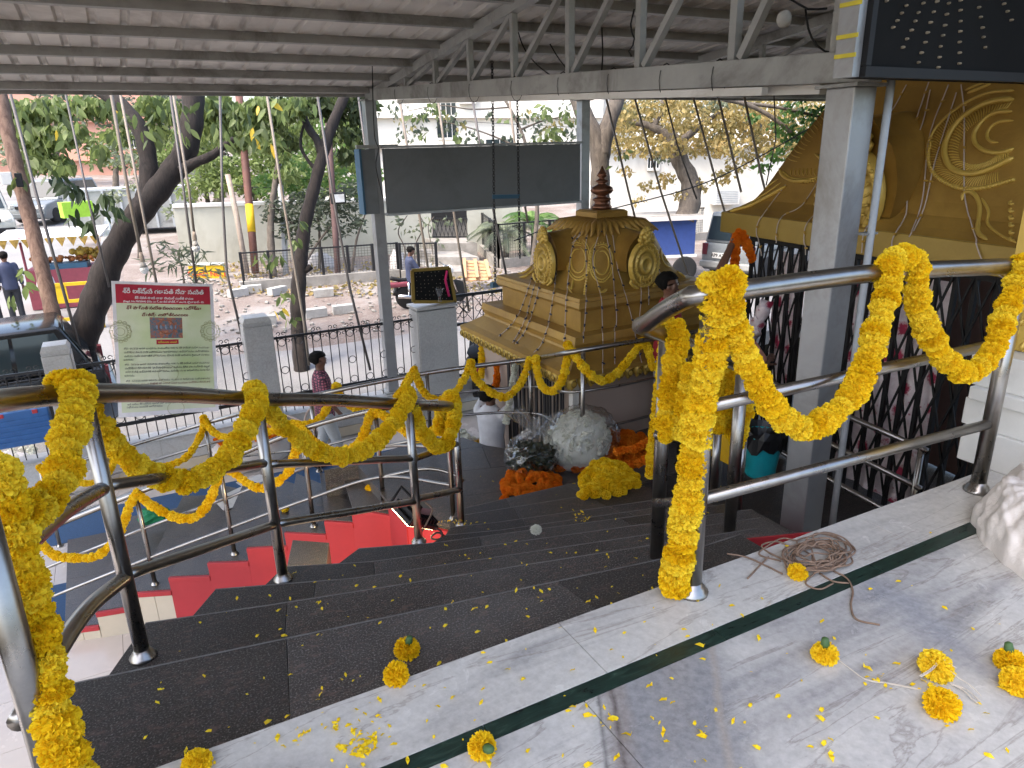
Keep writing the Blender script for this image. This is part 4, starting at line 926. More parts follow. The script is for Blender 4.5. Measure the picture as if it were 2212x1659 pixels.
# ---- corridor railing in front of the black gates
rc_ = rail_thing('low three-bar steel rail in front of the black folding gates', TP(1.2, -.35, LD))
for q in ([(1607, 941), (1712, 992), (1801, 949)],):
    pass
for z, in ((-.55,), (-.83,), (-1.12,)):
    bar_(rc_, [TP(-.1, -.30, z), TP(2.9, -.30, z)], .022, smooth=False)
for s in (0, 1.0, 2.0, 2.85): post(rc_, TP(s, -.30, LD), TP(s, -.30, -.52), .022)
# ---- railing between landing and shrine
Ab = [V((3.36, 5.86, LD)), V((3.42, 5.02, LD)), V((4.9, 5.0, LD))]
At = [rise(b, y) for b, y in zip(Ab, (776, 756, 712))]
# ---- far railing of the lower steps continues into it
Fb = [atz(130, 1180, FL), V((FP[3].x - .02, FP[3].y + .06, FP[3].z)), V((FP[7].x + .0, FP[7].y + .0, FP[7].z)), atz(931, 953, LD)]
Ft = [rise(b, y) for b, y in zip(Fb, (1012, 915, 856, 806))]
rf_ = rail_thing('far steel handrail rising from the lower steps to the shrine', Fb[2])
for b, tt in zip(Fb + Ab, Ft + At): post(rf_, b, tt, .021)
MB().ball(Ft[0] + V((0, 0, .0)), .032, 10, 8).build('ball_cap', M['steel'], rf_, True)
bar_(rf_, [Ft[0] + V((0, 0, -.05))] + Ft[1:] + At, .023, 'top_rail')
for ka, kb in ((.66, .62), (.33, .3)):
    bar_(rf_, [lerp(b, tt, ka) for b, tt in zip(Fb + Ab, Ft + At)], .014)
# ---- near railing of the lower steps
Gb = [atz(128, 1200, FL), atz(335, 1262, NP[2].z), atz(507, 1197, NP[4].z), atz(678, 1137, NP[6].z), atz(829, 1090, NP[8].z), V((1.98, 4.75, LD))]
Gt = [rise(b, y) for b, y in zip(Gb, (1150, 1066, 1000, 928, 886, 866))]
Gb[0] = V((NP[0].x - .15, NP[0].y + .35, FL)); Gt[0] = rise(Gb[0], 1160)
rg_ = rail_thing('near steel handrail of the lower steps behind the red zigzag side', Gb[2])
for b, tt in zip(Gb, Gt): post(rg_, b, tt, .021)
bar_(rg_, Gt, .023, 'top_rail')
for kk in (.62, .30): bar_(rg_, [lerp(b, tt, kk) for b, tt in zip(Gb, Gt)], .014)
bar_(rg_, [lerp(Gb[4], Gt[4], .30), atz(913, 1013, LD + .28), atz(965, 1019, LD + .28), atz(1000, 1038, LD + .28), lerp(Gb[5], Gt[5], .3)], .016)
bar_(rg_, [lerp(Gb[4], Gt[4], .62), atz(900, 951, LD + .55), atz(950, 949, LD + .55), atz(985, 968, LD + .55), lerp(Gb[5], Gt[5], .62)], .016)
# ================================================================ MARIGOLDS
def pom(n, R, H, seed, jag=.14, core=.72, plen=.36, pw=.22):
    random.seed(seed); m = MB(); m.ball((0, 0, 0), (R * core, R * core, H * core), 10, 6, .08)
    for i in range(n):
        z = 1 - 2 * (i + .5) / n; a = i * 2.39996 + rnd(-.25, .25); s = math.sqrt(max(0, 1 - z * z))
        d = V((s * math.cos(a), s * math.sin(a), z)); p = V((d.x * R, d.y * R, d.z * H))
        nn = V((d.x / R, d.y / R, d.z / H)).normalized(); t = nn.orthogonal().normalized(); t = Matrix.Rotation(rnd(0, 6.28), 3, nn) @ t; b = nn.cross(t)
        L = R * plen * rnd(.75, 1.25); w = R * pw * rnd(.7, 1.3); o = p * (core * .93)
        tip = o + nn * L + t * rnd(-.5, .5) * L + b * rnd(-.5, .5) * L
        c1, c2 = tip - b * w + nn * rnd(-.25, .1) * L, tip + b * w + nn * rnd(-.25, .1) * L
        m.add([o - b * w * .5, o + b * w * .5, c2, tip + nn * L * .18 + t * L * .25, c1], [(0, 1, 2, 3, 4)])
    return m
FLW = {}
for nm, mt in (('yellow', 'yellow_petal'), ('orange', 'orange_petal'), ('white', 'white_petal')):
    FLW[nm] = [pom(420, 1, .52, 11 + i, plen=.24, pw=.13, core=.8).mesh('flower', M[mt]) for i in range(4)]        # strung, near
    FLW[nm + '_far'] = [pom(130, 1, .55, 31 + i, plen=.26, pw=.2, core=.8).mesh('flower', M[mt]) for i in range(3)]
    FLW[nm + '_big'] = [pom(520, 1, .74, 51 + i, plen=.34, pw=.12, core=.72).mesh('flower', M[mt]) for i in range(2)]
def greenish(src, nm):
    me = src.copy(); b = bmesh.new(); b.from_mesh(me); n0 = len(b.faces)
    for a in range(6):
        t = a * 1.05; p = [V((.16 * math.cos(t + o_), .16 * math.sin(t + o_), z_)) for o_, z_ in ((0, .30), (1.05, .30), (1.05, .66), (0, .66))]
        b.faces.new([b.verts.new(q) for q in p]).material_index = 1
    b.to_mesh(me); b.free(); me.materials.append(M['green_bud']); me.name = nm; return me
for nm in ('yellow', 'orange'):
    FLW[nm] = FLW[nm] * 3 + [greenish(FLW[nm][0], 'flower')]; FLW[nm + '_far'] = FLW[nm + '_far'] * 3
random.seed(99)
def basis(t, p, s):
    z = t.normalized(); x = z.orthogonal().normalized(); x = Matrix.Rotation(rnd(0, 6.28), 3, z) @ x; y = z.cross(x)
    return Matrix(((x.x * s, y.x * s, z.x * s, p.x), (x.y * s, y.y * s, z.y * s, p.y), (x.z * s, y.z * s, z.z * s, p.z), (0, 0, 0, 1)))
def garland(label, pts, r=.05, col='yellow', sp=.74, far=False, group='marigold garlands', jit=.1):
    r *= .93 if not far else .95
    P = catmull(pts, r * sp); c = min(P, key=lambda p: p.z)
    g = thing('marigold_garland', label, 'garland', tuple(c), group=group)
    MB().tube(P[::2] if len(P) > 4 else P, r * .05, 4).build('string', M['string'], g)
    K = FLW[col + ('_far' if far else '')]
    for i, p in enumerate(P[:299]):
        t = P[min(i + 1, len(P) - 1)] - P[max(i - 1, 0)]
        tt = t.normalized() + V((rnd(-1, 1), rnd(-1, 1), rnd(-1, 1))) * .3
        inst('flower', random.choice(K), g, basis(tt * (1 if i % 2 else -1), p + V((rnd(-1, 1), rnd(-1, 1), rnd(-1, 1))) * r * jit, r * rnd(.82, 1.14)))
    return g
def pd(L, d0, d1=None, dz=0):                          # photo positions with depth running from d0 to d1
    if callable(d0): return [atd(x, y, d0(x) + dz) for x, y in L]
    n = len(L) - 1; return [atd(x, y, lerp(d0, d1 if d1 is not None else d0, i / n) + dz) for i, (x, y) in enumerate(L)]
def loop(p, r, up=1):
    return p
# near left railing
d0, d1, d2, d3 = (proj(p)[2] for p in Lt)
garland('thick marigold swag between the two nearest posts of the left handrail', pd([(150, 840), (175, 832), (182, 850), (190, 885), (215, 920), (258, 972), (312, 1016), (372, 1038), (430, 1034), (488, 992), (522, 942), (545, 895), (556, 860), (552, 843), (545, 850)], d0 - .05, d1 - .05), .05)
garland('marigold swag between the second and third posts of the left handrail', pd([(540, 838), (558, 846), (566, 872), (588, 898), (632, 940), (688, 976), (740, 986), (790, 972), (830, 938), (858, 903), (876, 872), (884, 852), (874, 848)], d1 - .06, d2 - .05), .05)
garland('short marigold swag at the last two posts of the left handrail', pd([(876, 858), (888, 880), (905, 915), (925, 950), (945, 968), (962, 962), (976, 930), (984, 890), (980, 862), (968, 856)], d2 - .05, d3 - .03), .05)
for i, q in enumerate(([(962, 866), (956, 890), (953, 915), (953, 932)], [(966, 862), (972, 890), (974, 915), (972, 930)])):
    garland(('left', 'right')[i] + ' of two short marigold strands hanging at the last left handrail post', pd(q, d3 + .02, d3), .05, group='short hanging marigold strands')
garland('thick marigold swag sinking from the nearest left post to the corner', pd([(128, 828), (160, 836), (172, 870), (162, 905), (146, 960), (138, 1010), (118, 1062), (82, 1096), (45, 1106), (15, 1085), (-6, 1045), (-25, 1000)], d0 - .07, 1.62), .052)
garland('heavy marigold strand hanging down the left edge of the picture', pd([(-10, 1020), (8, 1080), (22, 1140), (38, 1215), (58, 1300), (82, 1400), (104, 1500), (132, 1590), (152, 1665), (175, 1760)], 1.5, 1.52), .050)
# right railing
e0, e1 = proj(Rt[0])[2], proj(Rt[1])[2]
garland('thick marigold strand hanging straight down the near post of the right handrail', pd([(1545, 612), (1548, 650), (1542, 700), (1536, 760), (1522, 830), (1508, 900), (1500, 960), (1492, 1030), (1482, 1110), (1470, 1180), (1460, 1230), (1457, 1268)], e0 - .04, 2.38), .052)
garland('marigold swag on the right handrail from its near post to midspan', pd([(1576, 640), (1584, 690), (1604, 750), (1632, 812), (1668, 876), (1704, 912), (1742, 924), (1785, 908), (1828, 868), (1860, 815), (1884, 750), (1900, 690), (1912, 640), (1920, 600)], e0 - .02, 2.4), .046)
garland('marigold swag on the right handrail from midspan to its far post', pd([(1916, 578), (1930, 562), (1955, 556), (1978, 575), (1980, 620), (1985, 665), (2003, 715), (2036, 770), (2080, 804), (2120, 790), (2150, 742), (2172, 680), (2192, 620), (2204, 570)], 2.38, 2.7), .046)
big = thing('marigold_flower', 'very large yellow marigold tied on top of the right handrail post', 'flower', tuple(atd(1575, 608, e0 - .05)))
inst('flower_head', FLW['yellow_big'][0], big, basis(V((.1, -.6, .3)), atd(1578, 610, e0 - .06), .047))
tie = thing('marigold_flower', 'smaller yellow marigold left of the very large one on the right handrail', 'flower', tuple(atd(1530, 612, e0)))
inst('flower_head', FLW['yellow_big'][1], tie, basis(V((-.3, -.5, .5)), atd(1530, 612, e0), .034))
s0 = proj(St[0])[2]
garland('fat doubled marigold strand hanging from the bent end of the right handrail', pd([(1440, 702), (1462, 712), (1464, 745), (1455, 790), (1448, 840), (1442, 880), (1440, 915), (1446, 938), (1466, 925), (1478, 890), (1488, 850), (1498, 800)], s0 - .05, s0 - .15), .05)
garland('thin marigold strand hanging at the landing beside the orange heap', pd([(1432, 725), (1430, 780), (1422, 850), (1414, 920), (1407, 985), (1404, 1028)], 4.9, 5.0), .038, far=True)
garland('marigold loop on the stair handrail left of the yellow box', pd([(1556, 905), (1548, 850), (1560, 800), (1576, 790), (1580, 830), (1566, 880), (1548, 925)], 3.5, 3.5), .045)
garland('marigold strand on the stair handrail in front of the yellow box', pd([(1604, 800), (1606, 840), (1610, 880), (1600, 925), (1590, 958), (1580, 930), (1572, 900)], 3.3, 3.6), .042)
# rails of the lower steps
dF = dep(Ft + At); dG = dep(Gt)
def fg(label, L, d, r=.042, col='yellow'): garland(label, pd(L, d, dz=-.03), r, col, .74, True)
fg('short marigold tail on the ball-topped post far left', [(85, 1008), (96, 1022), (112, 1032), (130, 1040)], dF)
fg('marigold swag on the far handrail left of its second post', [(440, 900), (437, 930), (424, 958), (405, 985), (375, 1002), (340, 1008), (290, 1000), (262, 990), (250, 995), (236, 1018), (222, 1040), (195, 1044), (170, 1042)], dF)
fg('marigold swag on the far handrail under the printed banner', [(440, 902), (450, 920), (468, 938), (500, 946), (540, 944), (590, 930), (630, 915), (660, 918), (690, 905), (712, 872), (728, 832)], dF)
fg('marigold swag on the far handrail right of the man in plaid', [(724, 830), (738, 858), (760, 880), (792, 888), (830, 880), (862, 850), (882, 820), (894, 800)], dF)
fg('marigold drop on the far handrail left of the white shirted man', [(893, 798), (902, 820), (914, 845), (935, 862), (960, 862), (985, 845), (1004, 815), (1018, 782)], dF)
fg('marigold swag across the head of the white shirted man', [(1017, 780), (1026, 814), (1052, 842), (1083, 857), (1102, 853), (1128, 822), (1144, 776)], dF)
fg('narrow marigold swag between the two posts before the shrine', [(1158, 774), (1162, 812), (1176, 840), (1199, 843), (1217, 812), (1227, 762)], dF)
fg('wide marigold swag in front of the shrine skirt', [(1226, 746), (1250, 779), (1278, 812), (1302, 822), (1326, 812), (1352, 784), (1375, 754), (1386, 735)], dF)
fg('short marigold swag behind the boy in the red shirt', [(1387, 736), (1398, 750), (1406, 780), (1412, 800)], dF)
fg('marigold swag at the foot of the near lower handrail', [(78, 1168), (95, 1180), (112, 1196), (145, 1205), (204, 1203), (236, 1180), (260, 1148), (280, 1092), (298, 1062)], dG)
fg('marigold swag over the green foil packet', [(300, 1068), (318, 1086), (345, 1102), (376, 1116), (410, 1121), (435, 1106), (455, 1076), (468, 1040), (478, 1000)], dG)
fg('marigold swag over the scattered papers', [(480, 1005), (508, 1024), (546, 1050), (575, 1054), (604, 1038), (624, 1015), (640, 970), (652, 930)], dG)
fg('marigold swag near the top of the lower steps', [(652, 926), (664, 940), (690, 962), (725, 975), (765, 966), (785, 938), (798, 905), (808, 888)], dG)
fg('marigold swag curling behind the last left posts', [(808, 886), (830, 898), (856, 918), (890, 938), (925, 942), (945, 915), (950, 880)], dG)
garland('yellow marigold strand hanging at the left corner of the shrine eave', pd([(1041, 728), (1041, 770), (1040, 815)], 8.6, 8.6), .045, 'yellow', .66, True)
garland('orange marigold strand held up at the shrine gate', pd([(1073, 788), (1073, 812), (1071, 838)], 8.2, 8.2), .042, 'orange', .66, True)
garland('long white flower strand held at the shrine gate', pd([(1114, 786), (1107, 830), (1100, 870), (1093, 912)], 7.7, 7.6), .04, 'white', .66, True)
garland('orange marigold garland held up under the corner of the temple roof', pd([(1626, 562), (1617, 538), (1608, 516), (1598, 503), (1590, 518), (1589, 550), (1587, 575), (1584, 596)], 5.6, 5.6), .040, 'orange', .74, False)
# ---- heaps of strung flowers on the landing
def heap(label, region, z, r, col, n, hmax, cat='flower heap'):
    poly = [V((p.x, p.y)) for p in (atz(x, y, z) for x, y in region)]
    cx_ = sum((p.x for p in poly)) / len(poly); cy_ = sum((p.y for p in poly)) / len(poly)
    g = thing('marigold_heap', label, cat, (cx_, cy_, z), group='heaps of strung marigolds')
    rad = max((p - V((cx_, cy_))).length for p in poly)
    def inside(x, y):
        c = False
        for i in range(len(poly)):
            a, b = poly[i], poly[i - 1]
            if (a.y > y) != (b.y > y) and x < (b.x - a.x) * (y - a.y) / (b.y - a.y) + a.x: c = not c
        return c
    def edge(x, y):
        return min(((V((x, y)) - lerp(poly[i - 1], poly[i], max(0, min(1, (V((x, y)) - poly[i - 1]).dot(poly[i] - poly[i - 1]) / max(1e-6, (poly[i] - poly[i - 1]).length_squared))))).length) for i in range(len(poly)))
    k = 0; tries = 0
    while k < n and tries < 20000:
        tries += 1; x, y = cx_ + rnd(-rad, rad), cy_ + rnd(-rad, rad)
        if not inside(x, y): continue
        h = hmax * min(1, edge(x, y) / .16) ** .7 * (.75 + .35 * math.sin(x * 17 + y * 11))
        inst('flower', random.choice(FLW[col]), g, basis(V((rnd(-1, 1), rnd(-1, 1), rnd(.0, 1))), V((x, y, z + r * .6 + max(0, h) * rnd(.75, 1))), r * rnd(.85, 1.15))); k += 1
    return g
heap('large orange marigold heap in front of the white flower bag', [(1206, 1022), (1204, 985), (1235, 970), (1270, 965), (1300, 948), (1350, 952), (1395, 958), (1402, 985), (1380, 1008), (1310, 1022), (1262, 1025)], LD, .047, 'orange', 230, .13)
heap('smaller orange marigold heap cut off by the step, left of the yellow heap', [(1080, 1062), (1088, 1038), (1125, 1025), (1165, 1020), (1210, 1042), (1207, 1058), (1150, 1085), (1090, 1090)], LD, .045, 'orange', 130, .08)
heap('yellow marigold heap on the last granite step', [(1252, 1066), (1256, 1038), (1280, 1012), (1305, 1000), (1350, 1015), (1378, 1040), (1384, 1056), (1320, 1075), (1260, 1085)], -8 * RS, .040, 'yellow', 190, .06)
garland('orange strand trailing from the orange heap towards the boy', pd([(1330, 975), (1352, 972), (1375, 968), (1398, 955), (1420, 950)], lambda x: 6.3), .04, 'orange', .66, True)
garland('second orange strand trailing right from the orange heap', pd([(1320, 1005), (1350, 1006), (1380, 1000), (1402, 988), (1420, 985)], lambda x: 5.95), .04, 'orange', .66, True)
# ---- loose flowers on the floor
def loose(label, px, py, z, r, d, col='yellow', kind='_big', bud=False):
    p = atz(px, py, z) + V((0, 0, r * .55)); g = thing('marigold_flower', label, 'flower', (p.x, p.y, z))
    inst('flower_head', FLW[col + kind][int(px) % 2], g, basis(V(d), p, r))
    if bud:
        b = MB().lathe([(.010, 0), (.013, .012), (.010, .03), (.004, .034)], n=10).mesh('calyx', M['green_bud'], smooth=True)
        inst('calyx', b, g, basis(V(d), p + V(d).normalized() * r * .55, 1.0))
for q in (('yellow marigold lying face down on the dark step edge, green calyx up', 880, 1414, -RS, .040, (.2, -.2, 1), True), ('yellow marigold straddling the edge of the dark step and the marble', 857, 1470, 0, .036, (-.6, -.3, .7), False),
          ('ragged yellow marigold on the green strip at the bottom of the picture', 1042, 1626, 0, .034, (.1, -.8, .5), True), ('yellow marigold beside the rope pile', 1722, 1246, 0, .032, (0, -.4, .9), False),
          ('yellow marigold with upright green calyx in the middle of the grey marble', 1780, 1424, 0, .036, (.0, .1, 1), True), ('yellow marigold tangled in cotton strings', 2020, 1456, 0, .046, (.3, -.5, .7), False),
          ('small marigold half under the strings, above the tangled one', 2005, 1440, 0, .028, (-.5, .2, .7), False), ('broken yellow marigold below the tangled strings', 2032, 1538, 0, .042, (-.4, -.4, .8), False),
          ('yellow marigold with green calyx near the right edge', 2178, 1440, 0, .038, (.1, .3, 1), True), ('yellow marigold cut by the right edge', 2194, 1488, 0, .040, (-.2, -.4, .9), False),
          ('yellow marigold at the bottom edge of the picture', 428, 1660, 0, .034, (0, 0, 1), False),
          ('white flower head lying on the granite steps', 1158, 1150, -4 * RS, .030, (0, 0, 1), False)):
    loose(*q[:6], 'white' if q[0].startswith('white') else 'yellow', '_big', q[6])
for i, q in enumerate(((616, 1104, NP[5].z), (661, 1097, NP[5].z), (798, 1058, NP[8].z))):
    loose(('left one of two small marigolds on the lower steps', 'right one of two small marigolds on the lower steps', 'single small marigold higher on the lower steps')[i], *q, .04, (0, 0, 1), 'yellow', '_far')
# ---- petals
pm_ = []
for i in range(3):
    m = MB(); random.seed(200 + i); L = .017
    m.add([(0, 0, .0015), (-.0042, L * .5, .004), (-.0036, L * .95, .002), (0, L * 1.1, .0035 + .003 * i), (.0036, L * .95, .002), (.0042, L * .5, .005)], [(0, 5, 1), (1, 5, 4, 2), (2, 4, 3)]); pm_.append(m)
random.seed(5)
def scatter(name, label, pts, sc=1.0):
    m = MB()
    for p in pts:
        src = random.choice(pm_); R = Matrix.Rotation(rnd(0, 6.28), 3, 'Z') @ Matrix.Rotation(rnd(-.5, .5), 3, 'Y'); s = sc * random.choice((.45, .6, .8, 1, 1, 1.2, 1.5)) * rnd(.85, 1.15)
        m.add([p + R @ (v * s) + V((0, 0, .002)) for v in src.v], src.f)
    o = m.build(name, M['yellow_petal'], None, False, 'stuff'); return tag(o, label, 'petals')
pts = []
for a in range(330):
    px, py = rnd(330, 2212), rnd(1150, 1700); p = atz(px, py, 0)
    if p.y < edgeY(p.x) - .02 and not (px > 2080 and py < 1260):
        w = 1.0 if px < 1700 else .55
        if random.random() < w * (.9 if py > 1250 else .35): pts.append(p)
for cx_, cy_, n, s in ((790, 1590, 34, 28), (735, 1560, 12, 25), (785, 1625, 16, 20), (640, 1600, 8, 22), (1890, 1470, 12, 18), (2010, 1490, 14, 16), (1300, 1560, 8, 18)):
    for i in range(n): pts.append(atz(random.gauss(cx_, s), random.gauss(cy_, s * .7), 0))
scatter('fallen_petals', 'loose yellow marigold petals scattered over the white and grey marble', [p for p in pts if p.y < edgeY(p.x) - .01])
def treadz(x, y):
    for q in range(1, 10):
        f = NOS[q]
        if f[0][0] < x < f[2][0] and y < pl(f, x).y: return -RS * q
    return LD if 1.9 < x < 4.6 and y < 5.4 else None
pts = []
while len(pts) < 170:
    px, py = rnd(150, 1560), rnd(1000, 1660)
    for z in [-RS * q for q in range(1, 10)] + [LD]:
        p = atz(px, py, z)
        if p.y > 1.7 and treadz(p.x, p.y) == z:
            if random.random() < (1 if px > 560 else .45): pts.append(p)
            break
for i in range(26):
    p = atz(random.gauss(1255, 10), random.gauss(1118, 5), -6 * RS); pts.append(p)
for i in range(30):
    p = atz(random.gauss(985, 22), random.gauss(1128, 4), -7 * RS); pts.append(p)
scatter('fallen_petals', 'loose yellow marigold petals scattered over the dark granite steps', pts)
# ================================================================ STREET, WALLS, HOUSES
def gz(Y): return -2.55 + .046 * (Y - 10.7)
GN = V((0, -.046, 1)); GP = V((0, 10.7, -2.55))
def atg(px, py): return onpl(px, py, GP, GN)
def wallp(a, b, h, th, name, label, cat, mt, cap=None, group=None):
    a, b = V((a.x, a.y, 0)), V((b.x, b.y, 0)); t = (b - a).normalized(); n = V((-t.y, t.x, 0)) * th
    z = min(gz(a.y), gz(b.y)) - .2; w = thing(name, label, cat, ((a.x + b.x) / 2, (a.y + b.y) / 2, z), group=group)
    MB().plate([a + V((0, 0, z)), b + V((0, 0, z)), b + V((0, 0, gz(b.y) + h)), a + V((0, 0, gz(a.y) + h))], n).build('wall', mt, w)
    if cap:
        MB().beam(a + n * .5 + V((0, 0, gz(a.y) + h + .05)), b + n * .5 + V((0, 0, gz(b.y) + h + .05)), th + .12, .10).build('coping', cap, w)
    return w
ca, cb = atg(394, 572), atg(936, 545)
hw = rise(ca, 449).z - ca.z
cw = wallp(ca, cb, hw, .3, 'compound_wall', 'pale cream compound wall across the street left of the black door', 'wall', M['compound'], M['white_paint'])
db_, dc = atg(1012, 545), atg(1130, 540)
wallp(db_, dc, hw + .1, .3, 'compound_wall', 'short cream wall right of the black street door', 'wall', M['compound'], M['white_paint'])
dr = thing('street_door', 'black street door with a diamond grille below, at the top of concrete steps', 'door', tuple(lerp(cb, db_, .5)))
dn = V((-(db_ - cb).y, (db_ - cb).x, 0)).normalized()
def dquad(z0, z1, i0=0, i1=1, o=0): return [lerp(cb, db_, i0) + dn * o + V((0, 0, z0)), lerp(cb, db_, i1) + dn * o + V((0, 0, z0)), lerp(cb, db_, i1) + dn * o + V((0, 0, z1)), lerp(cb, db_, i0) + dn * o + V((0, 0, z1))]
MB().plate(dquad(1.15, 2.7), dn * .05).build('door_panel', M['black_paint'], dr)
MB().plate(dquad(.5, 1.15, 0, 1, .15), dn * .05).build('backing', M['concrete'], dr)
for i in range(9):
    for s in (0, 1): MB().beam(lerp(cb, db_, i / 9 + (0 if s else .12)) + V((0, 0, .55)), lerp(cb, db_, i / 9 + (.12 if s else 0)) + V((0, 0, 1.15)), .02, .02).build('grille_bar', M['black_iron'], dr)
for z in (.53, 1.16, 2.7): MB().beam(cb + V((0, 0, z)), db_ + V((0, 0, z)), .05, .05).build('frame_rail', M['black_iron'], dr)
stp = thing('concrete_steps', 'three concrete steps leading up to the black street door', 'steps', tuple(atg(990, 600)))
for i, (y_, xl, xr) in enumerate(((601, 945, 1042), (582, 948, 1036), (563, 948, 1032))):
    a, b = atg(xl, y_), atg(xr, y_); z = gz(a.y)
    MB().plate([a, b, b + V((0, 0, .19 * (i + 1))), a + V((0, 0, .19 * (i + 1)))], V((.3, 3.0, 0)) * (1.0 - .2 * i)).build('step', M['concrete'], stp)
# mesh fences
k = NT('wire_mesh'); k.set(Roughness=.7); k.b.inputs['Base Color'].default_value = (.09, .085, .075, 1); M['mesh'] = k.m
def meshfence(a, b, h, n, label):
    f = thing('mesh_fence', label, 'fence', ((a.x + b.x) / 2, (a.y + b.y) / 2, gz(a.y)), group='wire mesh fences')
    for i in range(n + 1):
        p = lerp(a, b, i / n); MB().beam(p, p + V((0, 0, h)), .07, .07, V((1, 0, 0))).build('post', M['black_iron'], f)
    MB().beam(a + V((0, 0, h - .03)), b + V((0, 0, h - .03)), .04, .04).build('top_rail', M['black_iron'], f)
    MB().beam(a + V((0, 0, .12)), b + V((0, 0, .12)), .30, .3).build('kerb', M['concrete'], f)
    m = MB(); L = (b - a).length; t = (b - a).normalized(); nv = int(L / .085)
    for i in range(nv + 1): m.beam(a + t * (i * L / nv) + V((0, 0, .25)), a + t * (i * L / nv) + V((0, 0, h)), .008, .008, V((1, 0, 0)))
    for j in range(10): m.beam(a + V((0, 0, .27 + (h - .3) * j / 10)), b + V((0, 0, .27 + (h - .3) * j / 10)), .008, .008)
    m.build('mesh_wire', M['mesh'], f, False, 'stuff')
meshfence(atg(530, 628), atg(862, 601), 1.05, 6, 'low wire mesh fence in front of the cream compound wall')
meshfence(atg(868, 603), atg(945, 601), 1.05, 2, 'wire mesh fence behind the motorcycle')
meshfence(atg(1078, 578), atg(1240, 560), 1.35, 3, 'wire mesh fence around the palms right of the concrete steps')
meshfence(atg(1045, 545), atg(1078, 578), 1.35, 2, 'short returning side of the palm enclosure fence')
meshfence(atg(1485, 520), atg(1560, 512), 1.2, 2, 'rusty mesh fence between the blue cart and the grey jeep')
# ---- houses
def house(x0, x1, yb, yt, d, label, mt, windows=(), dp=6, ledges=(), name='house'):
    a, b = atd(x0, yb, d), atd(x1, yb, d); zt = rise(a, yt).z; zb = -3
    t = V((b.x - a.x, b.y - a.y, 0)); L = t.length; t.normalize(); n = V((-t.y, t.x, 0))
    h = thing(name, label, 'house', ((a.x + b.x) / 2, (a.y + b.y) / 2, zb)); A = V((a.x, a.y, 0))
    P = [A, A + t * L, A + t * L + n * dp, A + n * dp]
    MB().prism([(p.x, p.y) for p in P], zb, zt).build('wall', mt, h)
    MB().prism([(p.x, p.y) for p in (A - t * .2 - n * .3, A + t * (L + .2) - n * .3, A + t * (L + .2) + n * (dp + .1), A - t * .2 + n * (dp + .1))], zt, zt + .25).build('parapet', M['white_paint'], h)
    def at_(px, py): return onpl(px, py, A, n)
    for wx0, wy0, wx1, wy1 in windows:
        q0, q1 = at_(wx0, wy1), at_(wx1, wy0)
        fr = MB().beam(V((q0.x, q0.y, q0.z)) - n * .03, V((q1.x, q1.y, q0.z)) - n * .03, .16, .10); f = fr.build('window', M['white_paint'], h)
        MB().plate([V((q0.x, q0.y, q0.z)) - n * .02, V((q1.x, q1.y, q0.z)) - n * .02, V((q1.x, q1.y, q1.z)) - n * .02, V((q0.x, q0.y, q1.z)) - n * .02], n * .01).build('pane', M['glass'], f)
        nb = 4
        for i in range(nb + 1):
            p = lerp(V((q0.x, q0.y, 0)), V((q1.x, q1.y, 0)), i / nb) - n * .05
            MB().beam(p + V((0, 0, q0.z)), p + V((0, 0, q1.z)), .035, .03, t).build('bar', M['white_paint'], f)
    for y_ in ledges:
        q0, q1 = at_(x0, y_), at_(x1, y_); MB().beam(V((q0.x, q0.y, q0.z)) - n * .15, V((q1.x, q1.y, q1.z)) - n * .15, .5, .14).build('ledge', mt, h)
    return h, at_, n, t
h1, hat, hn, ht = house(700, 1300, 430, 120, 40, 'large bright white house behind the signboard', M['house_white'], ((945, 222, 985, 300), (1050, 300, 1110, 330)), 8, (252, 318))
q = hat(1010, 232); acm = MB().box((0, 0, 0), (1.1, .5, .7)).mesh('casing', M['white_paint'])
def ac(p, rz, label):
    a = thing('air_conditioner', label, 'air conditioner', tuple(p), rz)
    MB().box((0, -.3, .3), (.95, .55, .6)).build('casing', M['white_paint'], a, bevel=.02)
    for i in range(7): MB().box((0, -.585, .1 + i * .065), (.8, .02, .025)).build('slat', M['pale_grey'], a)
ac(hat(1010, 225), math.atan2(ht.y, ht.x), 'air conditioner box on the white house above the signboard')
h2, hat2, hn2, ht2 = house(1290, 1900, 470, 325, 27, 'pale plastered low house behind the blue cart', M['house_white'], ((1398, 340, 1424, 366),), 6, ())
ac(hat2(1560, 440) , math.atan2(ht2.y, ht2.x), 'window air conditioner on the pale house above the grey jeep')
h3, _, _, _ = house(1230, 2100, 420, 120, 46, 'tall white building behind the autumn tree', M['house_white'], ((1330, 230, 1370, 290), (1600, 250, 1650, 320)), 8, (300,))
house(-250, 345, 420, 120, 58, 'salmon coloured shop building beyond the parked cars', mat('salmon_plaster', (.50, .27, .20, 1), .8, 0, .1, 1), ((60, 270, 110, 330), (270, 250, 300, 320)), 8, (262, 345))
